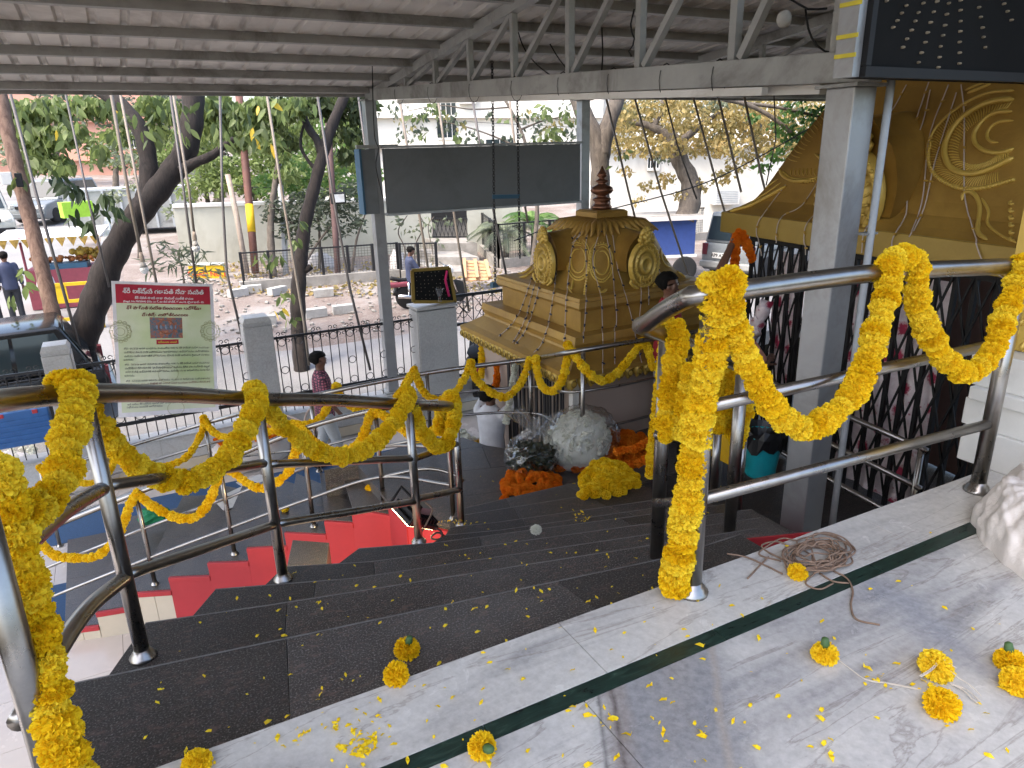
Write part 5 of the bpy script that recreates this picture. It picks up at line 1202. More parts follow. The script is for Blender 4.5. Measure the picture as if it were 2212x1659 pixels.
# ---- foliage tools
def leafs(m, c, rad, n, L, droop=.5, wdt=.32):
    for i in range(n):
        while True:
            q = V((rnd(-1, 1), rnd(-1, 1), rnd(-1, 1)))
            if q.length < 1: break
        p = c + V((q.x * rad.x, q.y * rad.y, q.z * rad.z)); l = L * rnd(.65, 1.25)
        d = V((rnd(-1, 1), rnd(-1, 1), rnd(-1, 1) * .5 - droop * 1.3)).normalized(); s = d.cross(V((rnd(-1, 1), rnd(-1, 1), rnd(-1, 1)))).normalized() * (l * wdt); u = s.cross(d).normalized() * l * .1
        m.add([p, p + d * l * .45 + s + u, p + d * l, p + d * l * .45 - s + u], [(0, 1, 2), (0, 2, 3)])
def px_r(d, px): return px * d / F
def crown(parent, blobs, d, L, mt, dens, name='crown', droop=.5, wdt=.32, depth=1.2):
    m = MB()
    for x, y, r, *o in blobs:
        dd = d + (o[0] if o else 0); c = atd(x, y, dd); rr = px_r(dd, r); leafs(m, c, V((rr, rr * depth, rr * .8)), int(dens * (r / 30) ** 2), L, droop, wdt)
    return m.build(name, mt, parent, False, 'stuff')
def limb(m, pts, r0, r1):
    P = catmull(pts, .12); n = len(P); m.tube(P, [lerp(r0, r1, i / (n - 1)) * (1 + .06 * math.sin(i * 1.7)) for i in range(n)], 9)
def pxl(L, d): return [atd(x, y, d + (o[0] if o else 0)) for x, y, *o in L]
def tree(label, base, limbs, mt, grp=None, name='tree'):
    t = thing(name, label, 'tree', tuple(base), group=grp)
    tr_ = None
    for i, (P, r0, r1) in enumerate(limbs):
        m = MB(); limb(m, P, r0, r1); o = m.build('trunk' if i == 0 else 'branch', mt, t, True)
    return t
# near dark forked tree just outside the fence
dA = 12.4
ta = tree('dark leaning tree with a curved fork, behind the banner', atd(158, 800, dA), [
    (pxl([(150, 815), (178, 735), (205, 650), (240, 560), (285, 480), (345, 405), (398, 330), (415, 260), (418, 190), (420, 110)], dA), .26, .17),
    (pxl([(312, 440), (322, 380), (316, 320), (296, 268), (262, 228), (228, 203), (190, 165)], dA), .17, .11),
    (pxl([(392, 370), (420, 352), (455, 338), (485, 315), (512, 296)], dA - .1), .10, .05)], M['bark_dark'])
blA = [(30, 240, 34), (75, 235, 34), (125, 230, 30), (175, 222, 30), (60, 290, 34), (110, 290, 34), (150, 280, 26), (80, 340, 34), (40, 380, 20), (130, 350, 26), (225, 225, 26), (270, 250, 24), (330, 225, 34), (370, 235, 32), (330, 280, 28), (440, 230, 32), (480, 225, 34), (520, 245, 34), (560, 235, 34), (600, 240, 32), (545, 285, 32), (580, 300, 26), (500, 300, 22), (460, 270, 24), (640, 225, 30), (250, 290, 20), (215, 320, 18), (395, 285, 22)]
crown(ta, blA, dA + .6, .20, M['leaf_green'], 110, droop=.9)
lm = MB(); lm.add([(0, 0, 0), (.035, .045, .006), (.05, .11, .008), (.03, .19, 0), (0, .25, -.012), (-.03, .19, 0), (-.05, .11, .008), (-.035, .045, .006), (0, .11, -.006)], [(0, 1, 8), (1, 2, 8), (2, 3, 8), (3, 4, 8), (4, 5, 8), (5, 6, 8), (6, 7, 8), (7, 0, 8)])
LM = [lm.mesh('leaf', M['leaf_green'], smooth=True), lm.mesh('leaf', M['leaf_dark'], smooth=True), lm.mesh('leaf', M['leaf_yellow'], smooth=True)]
random.seed(21)
def leafparts(t, spots, d, which, s, n):
    for x, y, r in spots:
        for i in range(n):
            p = atd(x + random.gauss(0, r * .5), y + random.gauss(0, r * .42), d + rnd(-.4, .4))
            dirn = V((rnd(-.7, .7), rnd(-.5, .5), -1 + rnd(-.2, .7))).normalized(); s_ = dirn.cross(V((rnd(-1, 1), rnd(-1, 1), .3))).normalized(); n_ = s_.cross(dirn)
            k_ = s * rnd(.75, 1.2)
            inst('leaf', LM[which if random.random() > .05 or which == 1 else 2], t, Matrix(((s_.x * k_, dirn.x * k_, n_.x * k_, p.x), (s_.y * k_, dirn.y * k_, n_.y * k_, p.y), (s_.z * k_, dirn.z * k_, n_.z * k_, p.z), (0, 0, 0, 1))))
leafparts(ta, [(x, y, r) for x, y, r in blA], 11.9, 0, .95, 7)
leafparts(ta, [(140, 395, 26), (165, 415, 20), (120, 378, 18), (225, 420, 18), (215, 445, 22), (160, 470, 14), (190, 480, 14), (250, 450, 12)], 11.5, 1, .95, 10)
leafparts(ta, [(45, 590, 14), (55, 615, 14), (30, 640, 12)], 11.2, 0, .85, 5)
# peeling straight trunk at the far left
dB = 11.9
tb = tree('straight peeling brown trunk at the left edge behind the fence', atd(128, 790, dB), [(pxl([(140, 800), (118, 700), (95, 600), (68, 490), (42, 390), (18, 290), (0, 205), (-20, 120)], dB), .125, .11)], M['bark_brown'], name='bare_tree')
# slim forked tree in the middle
dC = 13.4
tc = tree('slim forked tree rising between the banner and the silver column', atd(652, 825, dC), [
    (pxl([(655, 830), (648, 740), (644, 650), (650, 560), (660, 480), (680, 400), (700, 325), (722, 260), (752, 190), (775, 130)], dC), .16, .085),
    (pxl([(697, 335), (684, 300), (668, 280), (650, 240), (634, 215), (610, 180)], dC), .085, .05),
    (pxl([(688, 372), (668, 350), (650, 318), (652, 285), (660, 260)], dC), .04, .02),
    (pxl([(652, 590), (664, 582), (672, 575)], dC), .05, .06)], M['bark_dark'])
crown(tc, [(700, 225, 30), (740, 220, 34), (770, 240, 30), (720, 270, 22), (765, 290, 30), (750, 330, 24), (660, 230, 24), (690, 205, 30), (780, 215, 30), (620, 300, 24), (590, 270, 28)], dC + .4, .18, M['leaf_green'], 110, droop=.8)
leafparts(tc, [(560, 555, 16), (590, 565, 16), (640, 520, 10), (600, 548, 12), (650, 480, 10), (610, 640, 14), (600, 670, 16), (630, 690, 12)], dC - .5, 0, .8, 6)
# thick pale forked trunk behind the second column
dD = 13.2
td = tree('thick forked trunk directly behind the second silver column', atd(1300, 640, dD), [
    (pxl([(1300, 660), (1298, 560), (1296, 470), (1296, 390), (1294, 330), (1278, 280), (1256, 235), (1240, 190)], dD), .22, .15),
    (pxl([(1296, 345), (1308, 290), (1322, 245), (1340, 200), (1350, 160)], dD), .17, .12)], M['bark_grey'])
crown(td, [(1225, 250, 26), (1200, 290, 24), (1180, 240, 20), (1160, 300, 20), (1345, 330, 14), (1330, 360, 10), (900, 250, 18), (940, 235, 22), (920, 290, 16), (990, 290, 14), (1080, 260, 10)], dD - .3, .17, M['leaf_green'], 26)
tw = tree('thin pale tree with sparse hanging leaves in front of the white house', atd(1130, 560, 19), [(pxl([(1150, 580), (1160, 440), (1140, 330), (1120, 270), (1090, 215), (1060, 180)], 19), .07, .03), (pxl([(1140, 330), (1080, 300), (1010, 275), (950, 262)], 19), .03, .012), (pxl([(1125, 280), (1170, 262), (1225, 250)], 19), .03, .012), (pxl([(1100, 232), (1020, 236), (950, 228), (880, 240)], 19), .025, .01)], M['bark_grey'])
crown(tw, [(860, 235, 26), (880, 290, 26), (905, 260, 26), (935, 235, 24), (960, 275, 24), (985, 255, 22), (1010, 290, 22), (1035, 300, 18), (1060, 245, 18), (1100, 300, 20), (1130, 250, 24), (1150, 290, 26), (1180, 255, 28), (1205, 300, 28), (1230, 235, 26), (1240, 280, 26)], 19, .16, M['leaf_grey'], 30, droop=.7)
crown(tw, [(870, 260, 26), (950, 245, 22), (1000, 270, 20), (1190, 280, 28), (1220, 260, 26), (1150, 240, 22)], 18.7, .15, M['leaf_autumn'], 22, 'dry_crown', .7)
# autumn tree on the right
dE = 20
te = tree('gnarled tree with yellowing leaves behind the blue cart', atd(1480, 475, dE), [
    (pxl([(1478, 480), (1492, 430), (1490, 390), (1470, 350), (1462, 325), (1452, 300), (1440, 285)], dE), .32, .20),
    (pxl([(1452, 300), (1425, 282), (1390, 268), (1350, 262)], dE), .14, .07), (pxl([(1412, 278), (1420, 255), (1436, 235), (1430, 215)], dE), .10, .05),
    (pxl([(1462, 310), (1490, 290), (1525, 262), (1560, 240)], dE), .12, .05)], M['bark_grey'])
blE = [(x, y, 32, rnd(-1.5, 1.5)) for x in range(1345, 1800, 38) for y in range(225, 345, 30)] + [(1320, 300, 22), (1330, 260, 24), (1350, 370, 16), (1440, 385, 22), (1470, 420, 18), (1510, 400, 24), (1560, 380, 24), (1600, 350, 26), (1400, 400, 16), (1380, 430, 14)]
crown(te, blE, dE, .15, M['leaf_autumn'], 115, droop=.5)
crown(te, [(x, y, 30, rnd(-1, 1)) for x, y in ((1350, 240), (1400, 230), (1470, 235), (1540, 225), (1600, 235), (1440, 330), (1700, 240), (1560, 300), (1650, 260))], dE + .8, .15, M['leaf_grey'], 90, 'outer_crown')
dG_ = 14.5
tg = tree('fresh green branches hanging at the right of the autumn tree', atd(1790, 210, dG_), [(pxl([(1560, 213), (1620, 228), (1680, 262), (1730, 310), (1768, 370), (1790, 420)], dG_), .05, .03), (pxl([(1600, 222), (1680, 232), (1760, 250), (1800, 262)], dG_), .04, .025)], M['bark_grey'], name='leafy_tree')
crown(tg, [(1690, 270, 28), (1720, 300, 30), (1745, 265, 26), (1680, 330, 22), (1725, 345, 24), (1765, 320, 20), (1650, 360, 16), (1770, 235, 26), (1715, 230, 24), (1630, 250, 14)], dG_, .13, M['leaf_bright'], 90)
# background trees along the far side
random.seed(4)
def bush(label, blobs, d, L, mt, dens, name='shrub', cat='shrub', trunk=None, grp=None, droop=.3, wdt=.25):
    x, y, r = blobs[0][:3]; b = atd(x, y + r, d); b.z = gz(b.y)
    t = thing(name, label, cat, tuple(b), group=grp)
    if trunk:
        for P, r0, r1 in trunk: m = MB(); limb(m, P, r0, r1); m.build('stem', M['bark_grey'], t, True)
    crown(t, blobs, d, L, mt, dens, 'crown', droop, wdt); return t
bush('tall leafy tree behind the compound wall, left', [(450, 330, 40), (500, 360, 36), (470, 390, 30), (520, 300, 40), (420, 300, 36), (540, 400, 26)], 30, .3, M['leaf_dark'], 150, 'tree', 'tree', [(pxl([(470, 470), (475, 400), (480, 330)], 30), .25, .15)])
bush('dense bright tree behind the compound wall, centre', [(600, 360, 44), (650, 330, 44), (700, 360, 44), (760, 340, 44), (620, 300, 40), (740, 290, 40), (580, 290, 36), (690, 270, 40), (800, 380, 30), (660, 400, 30), (720, 410, 34)], 29, .26, M['leaf_bright'], 130, 'tree', 'tree', [(pxl([(700, 470), (690, 400), (680, 330)], 29), .2, .12)])
bush('dark tree in the gap between the bright trees', [(520, 260, 50), (600, 230, 50), (700, 220, 50), (780, 230, 40), (440, 240, 44), (340, 290, 40), (360, 360, 30)], 33, .34, M['leaf_dark'], 110, 'tree', 'tree', [(pxl([(640, 470), (630, 380), (620, 300)], 33), .25, .15)])
bush('hazy street trees far behind the cars', [(20, 260, 60), (120, 240, 60), (230, 230, 60), (60, 330, 40), (350, 230, 60), (180, 300, 30)], 48, .5, M['leaf_grey'], 60, 'tree', 'tree', [(pxl([(120, 430), (120, 350), (120, 260)], 48), .3, .2)])
bush('plumeria shrub with grey green rosettes in front of the cream wall', [(600, 450, 34), (640, 480, 34), (700, 470, 34), (680, 430, 36), (650, 440, 34), (720, 430, 34), (740, 450, 30), (770, 480, 26), (620, 500, 24), (730, 500, 26), (580, 470, 18), (660, 520, 20), (780, 440, 24), (760, 410, 26)], 21.2, .21, M['leaf_grey'], 110, 'shrub', 'shrub', [(pxl([(640, 590), (650, 530), (630, 480), (600, 450)], 21.2), .06, .03), (pxl([(645, 590), (690, 520), (730, 470)], 21.2), .05, .02), (pxl([(760, 590), (770, 520), (790, 460)], 21.2), .05, .02)], None, .1, .2)
bush('dry creeper with thin twisted stems around the street door', [(860, 480, 20), (885, 500, 20), (920, 480, 20), (940, 520, 18), (950, 560, 14), (900, 540, 16), (925, 600, 12), (965, 470, 14), (985, 475, 10)], 22.5, .2, M['leaf_grey'], 34, 'creeper', 'creeper', [(pxl([(870, 600), (875, 540), (860, 500), (880, 465)], 22.5), .03, .015), (pxl([(905, 610), (895, 540), (915, 490), (905, 462)], 22.5), .03, .015), (pxl([(930, 610), (935, 550), (925, 490), (940, 465)], 22.5), .025, .012)])
bush('broad hanging tree between the forked trunks, over the cream wall', [(400, 300, 40), (450, 290, 40), (500, 280, 40), (555, 300, 40), (600, 320, 36), (640, 270, 40), (690, 300, 36), (740, 280, 40), (560, 240, 44), (660, 230, 44), (470, 230, 40), (760, 330, 30), (430, 340, 30), (620, 370, 30), (350, 330, 24)], 21, .22, M['leaf_green'], 120, 'tree', 'tree', [(pxl([(590, 600), (585, 480), (600, 360), (610, 280)], 21), .12, .07)], None, .8)
bush('spiky green undergrowth in front of the salmon shops', [(20, 330, 40), (70, 350, 36), (230, 330, 34), (290, 340, 34), (300, 400, 26), (250, 420, 22), (340, 400, 26), (370, 450, 22), (320, 450, 20)], 24, .24, M['leaf_grey'], 60, 'shrub', 'shrub', [(pxl([(300, 560), (300, 470), (310, 420)], 24), .05, .03)])
bush('bright green shrub tops behind the plumeria', [(570, 400, 34), (620, 395, 34), (680, 390, 34), (740, 395, 34), (780, 410, 26), (640, 360, 30), (720, 350, 30)], 22.0, .2, M['leaf_bright'], 90, 'shrub', 'shrub', [(pxl([(690, 590), (690, 500), (680, 420)], 22.0), .05, .03)])
bush('dense dark greenery right behind the compound wall', [(x, 395 + 14 * math.sin(x), 32) for x in range(410, 800, 34)] + [(x, 350 + 10 * math.sin(x * 2), 32) for x in range(420, 800, 40)], 26.5, .26, M['leaf_green'], 120, 'tree', 'tree', [(pxl([(600, 470), (600, 420), (600, 380)], 26.5), .1, .06)])
bush('dark hedge of trees between the salmon shops and the parked cars', [(x, 300 + 16 * math.sin(x * .7), 36) for x in range(-10, 400, 42)] + [(x, 345, 26) for x in range(215, 400, 40)], 42, .42, M['leaf_green'], 80, 'tree', 'tree', [(pxl([(250, 420), (250, 360), (250, 300)], 42), .2, .1)])
def palm(label, x, y, d, n, L, mt, trunk_px=None, up_=.5):
    c = atd(x, y, d); b = V((c.x, c.y, gz(c.y))); t = thing('palm', label, 'palm', tuple(b), group='feathery palms')
    m = MB(); limb(m, [b, lerp(b, c, .5) + V((.05, 0, 0)), c], .12, .08); m.build('trunk', M['bark_grey'], t, True)
    for i in range(n):
        a = i * 2.4 + rnd(-.2, .2); el = rnd(.1, 1.2) * up_ * 2; dr_ = V((math.cos(a), math.sin(a), el)).normalized(); f = MB(); P = []
        for k_ in range(8): tt = k_ / 7; P.append(c + dr_ * L * tt + V((0, 0, -L * .65 * tt * tt)))
        f.tube(P, .012, 4)
        for k_ in range(1, 36):
            tt = k_ / 35 * 6.99; j = int(tt); p = lerp(P[j], P[min(7, j + 1)], tt - j); tg_ = (P[min(7, j + 1)] - P[j]).normalized(); s = tg_.cross(V((0, 0, 1))).normalized()
            for sg_ in (-1, 1):
                l = L * .26 * math.sin(math.pi * (.12 + .85 * k_ / 36)); e = p + (s * sg_ * .85 + tg_ * .55 + V((0, 0, -.35))) * l; w = tg_ * .02
                f.add([p - w, p + w, e], [(0, 1, 2)])
        f.build('frond', mt, t)
palm('left of the two palms inside the wire mesh enclosure', 1090, 500, 23, 16, 1.5, M['leaf_grey'])
palm('right palm with a fresh bright heart inside the wire mesh enclosure', 1150, 480, 23.5, 16, 1.5, M['leaf_bright'])
palm('tall palm behind the left end of the compound wall', 440, 395, 31, 14, 2.2, M['leaf_grey'])
palm('second tall palm behind the compound wall, beside the painted pole', 545, 400, 31, 14, 2.2, M['leaf_dark'])
bush('feathery low palm shrub behind the banner', [(380, 560, 26), (420, 590, 26), (350, 530, 20), (460, 580, 20), (330, 570, 20), (400, 530, 20), (430, 545, 18)], 14.5, .3, M['leaf_grey'], 40, 'shrub', 'shrub', [(pxl([(400, 640), (395, 590), (385, 550)], 14.5), .03, .01)], None, .3, .07)
# ---- street poles, lamp, sign slab
def pole(label, pts, d, r, mt, cat='pole', name='pole', bands=()):
    P = pxl(pts, d); t = thing(name, label, cat, tuple(P[0]))
    MB().tube(P, r, 10).build('shaft', mt, t, True)
    for a, b, m_ in bands: MB().tube([lerp(P[0], P[-1], a), lerp(P[0], P[-1], b)], r * 1.06, 10).build('band', M[m_], t, True)
    return t
pole('rusty square pole with a yellow painted band in front of the cream wall', [(552, 590), (540, 460), (525, 300), (515, 190)], 21, .115, mat('rust_paint', (.13, .055, .04, 1), .7, 0, .3, 5), bands=((.22, .37, 'barrier'),))
pole('broken pale wooden pole leaning beside the yellow banded pole', [(533, 590), (512, 470), (492, 378)], 20.8, .08, M['old_wood'])
pole('slim pale grey pole among the shrubs', [(618, 600), (612, 480), (600, 330)], 21.4, .09, M['pale_grey'])
pole('dark rusty post wound with cables beside the flood lamp', [(731, 610), (724, 500), (716, 380), (708, 250)], 20.7, .09, mat('rust_dark', (.09, .05, .045, 1), .8, 0, .3, 6))
fl_ = thing('flood_lamp', 'black flood lamp fixed to the dark rusty post', 'lamp', tuple(atd(730, 430, 20.5)))
p = atd(730, 428, 20.5); MB().box(p, (.42, .14, .32)).build('housing', M['black_paint'], fl_, bevel=.03); MB().box(p + V((0, -.09, 0)), (.32, .02, .22)).build('lens', M['white_paint'], fl_)
rs = thing('road_sign_slab', 'yellow painted concrete slab lettered ROAD NO in red', 'sign', tuple(atg(450, 612)))
a, b = atd(412, 612, 21), atd(487, 612, 21); tt_ = V((b.x - a.x, b.y - a.y, 0)).normalized(); nn_ = V((-tt_.y, tt_.x, 0)); zt_ = rise(a, 574).z
MB().plate([a, b, V((b.x, b.y, zt_)), V((a.x, a.y, zt_))], nn_ * .12).build('slab', M['barrier'], rs, bevel=.01)
MB().plate([a + V((0, 0, -.5)), b + V((0, 0, -.5)), V((b.x, b.y, a.z - .005)), V((a.x, a.y, a.z - .005))], nn_ * .14).build('foot', M['concrete'], rs)
MB().beam(V((a.x, a.y, zt_ + .025)) + nn_ * .06, V((b.x, b.y, zt_ + .025)) + nn_ * .06, .18, .05).build('top_edge', M['white_paint'], rs)
def text(body, size, loc, right, upv, mt, parent=None, name='lettering', align='CENTER', ext=.001, bold=0):
    cu = bpy.data.curves.new(name, 'FONT'); cu.body = body; cu.size = size; cu.align_x = align; cu.align_y = 'CENTER'; cu.extrude = ext; cu.offset = bold; cu.materials.append(mt); cu.resolution_u = 2
    right, upv = V(right).normalized(), V(upv).normalized(); n = right.cross(upv)
    tmp = bpy.data.objects.new('tmp', cu); S.collection.objects.link(tmp)
    dg = bpy.context.evaluated_depsgraph_get(); me = bpy.data.meshes.new_from_object(tmp.evaluated_get(dg)); bpy.data.objects.remove(tmp)
    me.name = name
    if not me.materials: me.materials.append(mt)
    o = inst(name, me, parent, Matrix(((right.x, upv.x, n.x, loc[0]), (right.y, upv.y, n.y, loc[1]), (right.z, upv.z, n.z, loc[2]), (0, 0, 0, 1))))
    return o
mc_ = lerp(a, b, .52); mc_ = V((mc_.x, mc_.y, (a.z + zt_) / 2)) - nn_ * .012
text('ROAD NO,1', .21, mc_, tt_, (0, 0, 1), M['stall_red'] if False else mat('red_letter', (.55, .06, .03, 1), .7), rs, bold=.004)
# ---- blocks, bricks, litter
bk = MB().box((0, 0, .1), (.5, .22, .2)).mesh('concrete_block', M['block_white'])
for i, (x, y, rz) in enumerate(((700, 640, .1), (683, 684, .3), (742, 676, .2), (515, 640, .6), (573, 700, .1), (540, 622, .3), (562, 618, -.2), (866, 560, .1), (600, 636, .8), (545, 632, .2))):
    p = atg(x, y); o = bpy.data.objects.new('concrete_block', bk); S.collection.objects.link(o); o.location = p; o.rotation_euler = (0, 0, rz - .3); WL[o] = p
    tag(o, ('whitewashed block on the pavement edge right of the slim tree', 'whitewashed block at the kerb, lower left one of a pair', 'whitewashed block at the kerb, lower right one of a pair', 'tilted whitewashed block near the mesh fence corner', 'whitewashed block nearest the fence, left of the slim tree', 'upper left of two whitewashed blocks by the rubble', 'upper right of two whitewashed blocks by the rubble', 'white block on the rubble behind the motorcycle', 'white block just left of the slim tree trunk', 'broken white block in front of the mesh fence')[i], 'block', 'whitewashed concrete blocks')
plt = thing('wooden_pallet', 'new wooden pallet leaning on a white block by the steps', 'pallet', tuple(atg(1030, 602)))
pc = [atd(x, y, d) for x, y, d in ((1005, 602, 19.3), (1058, 600, 19.3), (1049, 563, 19.7), (1003, 560, 19.7))]
pn_ = (pc[1] - pc[0]).cross(pc[3] - pc[0]).normalized() * .04
for t in (0, .5, 1): MB().beam(lerp(pc[0], pc[1], t), lerp(pc[3], pc[2], t), .09, .10, pn_).build('bearer', M['wood'], plt)
for t in (.04, .22, .4, .6, .78, .96): MB().beam(lerp(pc[0], pc[3], t) - pn_ * 1.7, lerp(pc[1], pc[2], t) - pn_ * 1.7, .10, .025, pn_).build('slat', M['wood'], plt)
for lab, x, y, d, r, mt in (('bulging white plastic sack behind the mesh fence', 690, 575, 22.6, (.55, .4, .42), 'sack'), ('small teal and white plastic litter bag behind the mesh fence', 590, 592, 22.8, (.45, .3, .25), 'plastic'), ('white plastic heap beside the concrete posts', 858, 575, 22, (.25, .25, .5), 'sack')):
    MB().ball(atd(x, y, d), r, 14, 10, .12).solo('litter_bag', M[mt], lab, 'bag', None, True)
lit = MB(); random.seed(66)
for i in range(900):
    x, y = rnd(400, 1150), rnd(585, 720) if random.random() < .45 else rnd(585, 640); p = atg(x, y); l = rnd(.03, .12)
    lit.ball(p + V((0, 0, l * .2)), (l * .6, l * .5, l * .3), 5, 3, .3)
tag(lit.build('rubble', M['concrete'], None, False, 'stuff'), 'scattered rubble and stones on the street verge', 'rubble')
dl = MB()
for i in range(900): leafs(dl, atg(rnd(480, 1080), rnd(570, 640)) + V((0, 0, .05)), V((.1, .1, .02)), 1, .14, 0, .3)
tag(dl.build('dry_leaves', M['leaf_autumn'], None, False, 'stuff'), 'dry leaves lying along the mesh fence and verge', 'leaves')
# ---- thin poles between the roof eave and the fence
random.seed(8)
POLES = [([(22, 202), (77, 415), (185, 799)], 'rod', .024), ([(141, 200), (187, 415), (236, 620)], 'rod', .017), ([(259, 199), (300, 415), (338, 612)], 'bamboo', .02), ([(367, 197), (397, 415), (424, 612)], 'rod', .02), ([(475, 197), (480, 415), (490, 590), (523, 727)], 'rod', .02), ([(575, 195), (609, 415), (657, 700), (668, 790)], 'bamboo', .02), ([(684, 195), (718, 415), (755, 620), (800, 800)], 'rod', .02), ([(773, 200), (790, 330), (806, 480)], 'rod', .017),
         ([(864, 222), (879, 312), (905, 460), (936, 650)], 'bamboo', .022), ([(947, 220), (959, 310), (982, 470), (1013, 672)], 'bamboo', .02), ([(1021, 218), (1036, 307), (1065, 450), (1103, 640)], 'rod', .02), ([(1101, 217), (1112, 315), (1140, 480)], 'bamboo', .02), ([(1310, 215), (1358, 415), (1374, 480)], 'bamboo', .02), ([(1372, 215), (1428, 415), (1486, 592)], 'bamboo', .02), ([(1438, 214), (1462, 310), (1505, 430)], 'rod', .016), ([(1498, 212), (1553, 415), (1590, 540)], 'bamboo', .02), ([(1552, 212), (1601, 415)], 'bamboo', .022), ([(1608, 210), (1643, 372), (1660, 440)], 'bamboo', .022), ([(1672, 205), (1676, 300), (1655, 400)], 'rod', .012)]
LBL = ['thick dark rod nearest the left edge of the picture', 'thin dark rod in front of the silver minivan', 'pale rod just right of the bamboo with the bulb', 'rod ending behind the banner near its right side', 'wavy rod right of the banner top', 'pale rod crossing left of the slim forked tree', 'rod crossing right of the slim forked tree', 'thin rod just left of the first silver column', 'rod above the left part of the grey signboard, down to the bulb board', 'second rod above the grey signboard', 'third rod above the grey signboard, behind the chains', 'fourth rod above the grey signboard, at its right part', 'first pale rod right of the second silver column', 'pale rod crossing the blue cart', 'thin dark rod in front of the gnarled trunk', 'pale rod crossing the grey jeep', 'pale rod left of the blue sheet above the jeep', 'pale rod just left of the big temple roof', 'thin rod curving beside the temple roof edge']
for (P, mt, r), lb in zip(POLES, LBL):
    MB().tube(pxl(P, 11.1 if P[0][0] < 800 else 12), r, 6).solo('thin_rod', M[mt], lb, 'rod', None, True, 'thin rods hanging from the roof eave')
def hang_bulb(label, pts, d, r, bulb=True):
    P = pxl(pts, d); t = thing('hanging_bulb', label, 'lamp', tuple(P[-1]), group='bulbs on bamboo poles')
    MB().tube(P, r, 8).build('pole', M['bamboo'], t, True)
    e, dn_ = P[-1], (P[-1] - P[-2]).normalized(); R3 = dn_.to_track_quat('Z', 'Y').to_matrix()
    MB().lathe([(.022, -.06), (.03, 0), (.03, .05), (.026, .07)], e, 10, R3).build('holder', M['old_wood'], t, True)
    MB().lathe([(.024, .07), (.04, .12), (.055, .16)], e, 12, R3).build('bulb_base', M['concrete'], t, True)
    MB().lathe([(.055, .16), (.05, .20), (.03, .225), (.004, .235)], e, 12, R3).build('bulb', M['white_paint'], t, True)
hang_bulb('unlit bulb on a long bamboo pole hanging just above the printed banner', [(196, -40), (205, 0), (277, 415), (306, 555)], 9.6, .022)
hang_bulb('unlit bulb on a thin pole hanging right of the forked tree', [(363, 135), (409, 415), (420, 510)], 10.2, .018)
# chains with a swing seat
sw = thing('swing', 'hanging swing with two chains and a steel blue plank', 'swing', tuple(atd(1090, 610, 9.2)))
cl_ = MB().ring((0, 0, 0), .021, .006, (1, 0, 0), (0, 0, 1), 8, 4).mesh('chain_link', M['black_iron'])
for xa, xb, yb in ((1063, 1070, 612), (1117, 1123, 560)):
    A_, B_ = atd(xa, 135 if xa < 1100 else 190, 8.9), atd(xb, yb, 9.35); n = int((B_ - A_).length / .034)
    for i in range(min(n, 140)): inst('chain_link', cl_, sw, Matrix.Translation(lerp(A_, B_, i / n)) @ Matrix.Rotation(i * math.pi / 2, 4, 'Z') @ Matrix.Diagonal((.8, 1, 1.2, 1)))
MB().beam(atd(1064, 425, 9.1), atd(1122, 424, 9.2), .05, .05).build('spreader', M['blue_board'], sw)
MB().beam(atd(1062, 616, 9.3), atd(1140, 600, 9.9), .05, .07).build('seat_plank', M['blue_board'], sw)
# overhead wires
for i, (pts, d) in enumerate((([(640, 385), (700, 395), (560, 405), (480, 395)], 22), ([(1150, 250), (1300, 268), (1500, 265), (1700, 270)], 24), ([(830, 245), (1000, 262), (1240, 275)], 26), ([(0, 222), (300, 230), (760, 240)], 20), ([(1110, 520), (1250, 470), (1480, 410), (1600, 360), (1805, 245)], 12))):
    MB().tube(catmull(pxl(pts, d), .4), .012, 4).solo('overhead_wire', M['wire_black'], ('dark cable sagging behind the slim forked tree', 'pair cable crossing the autumn tree', 'cable crossing the white house', 'cable running across the far left trees', 'cable strung from the shrine to the temple roof')[i], 'cable')
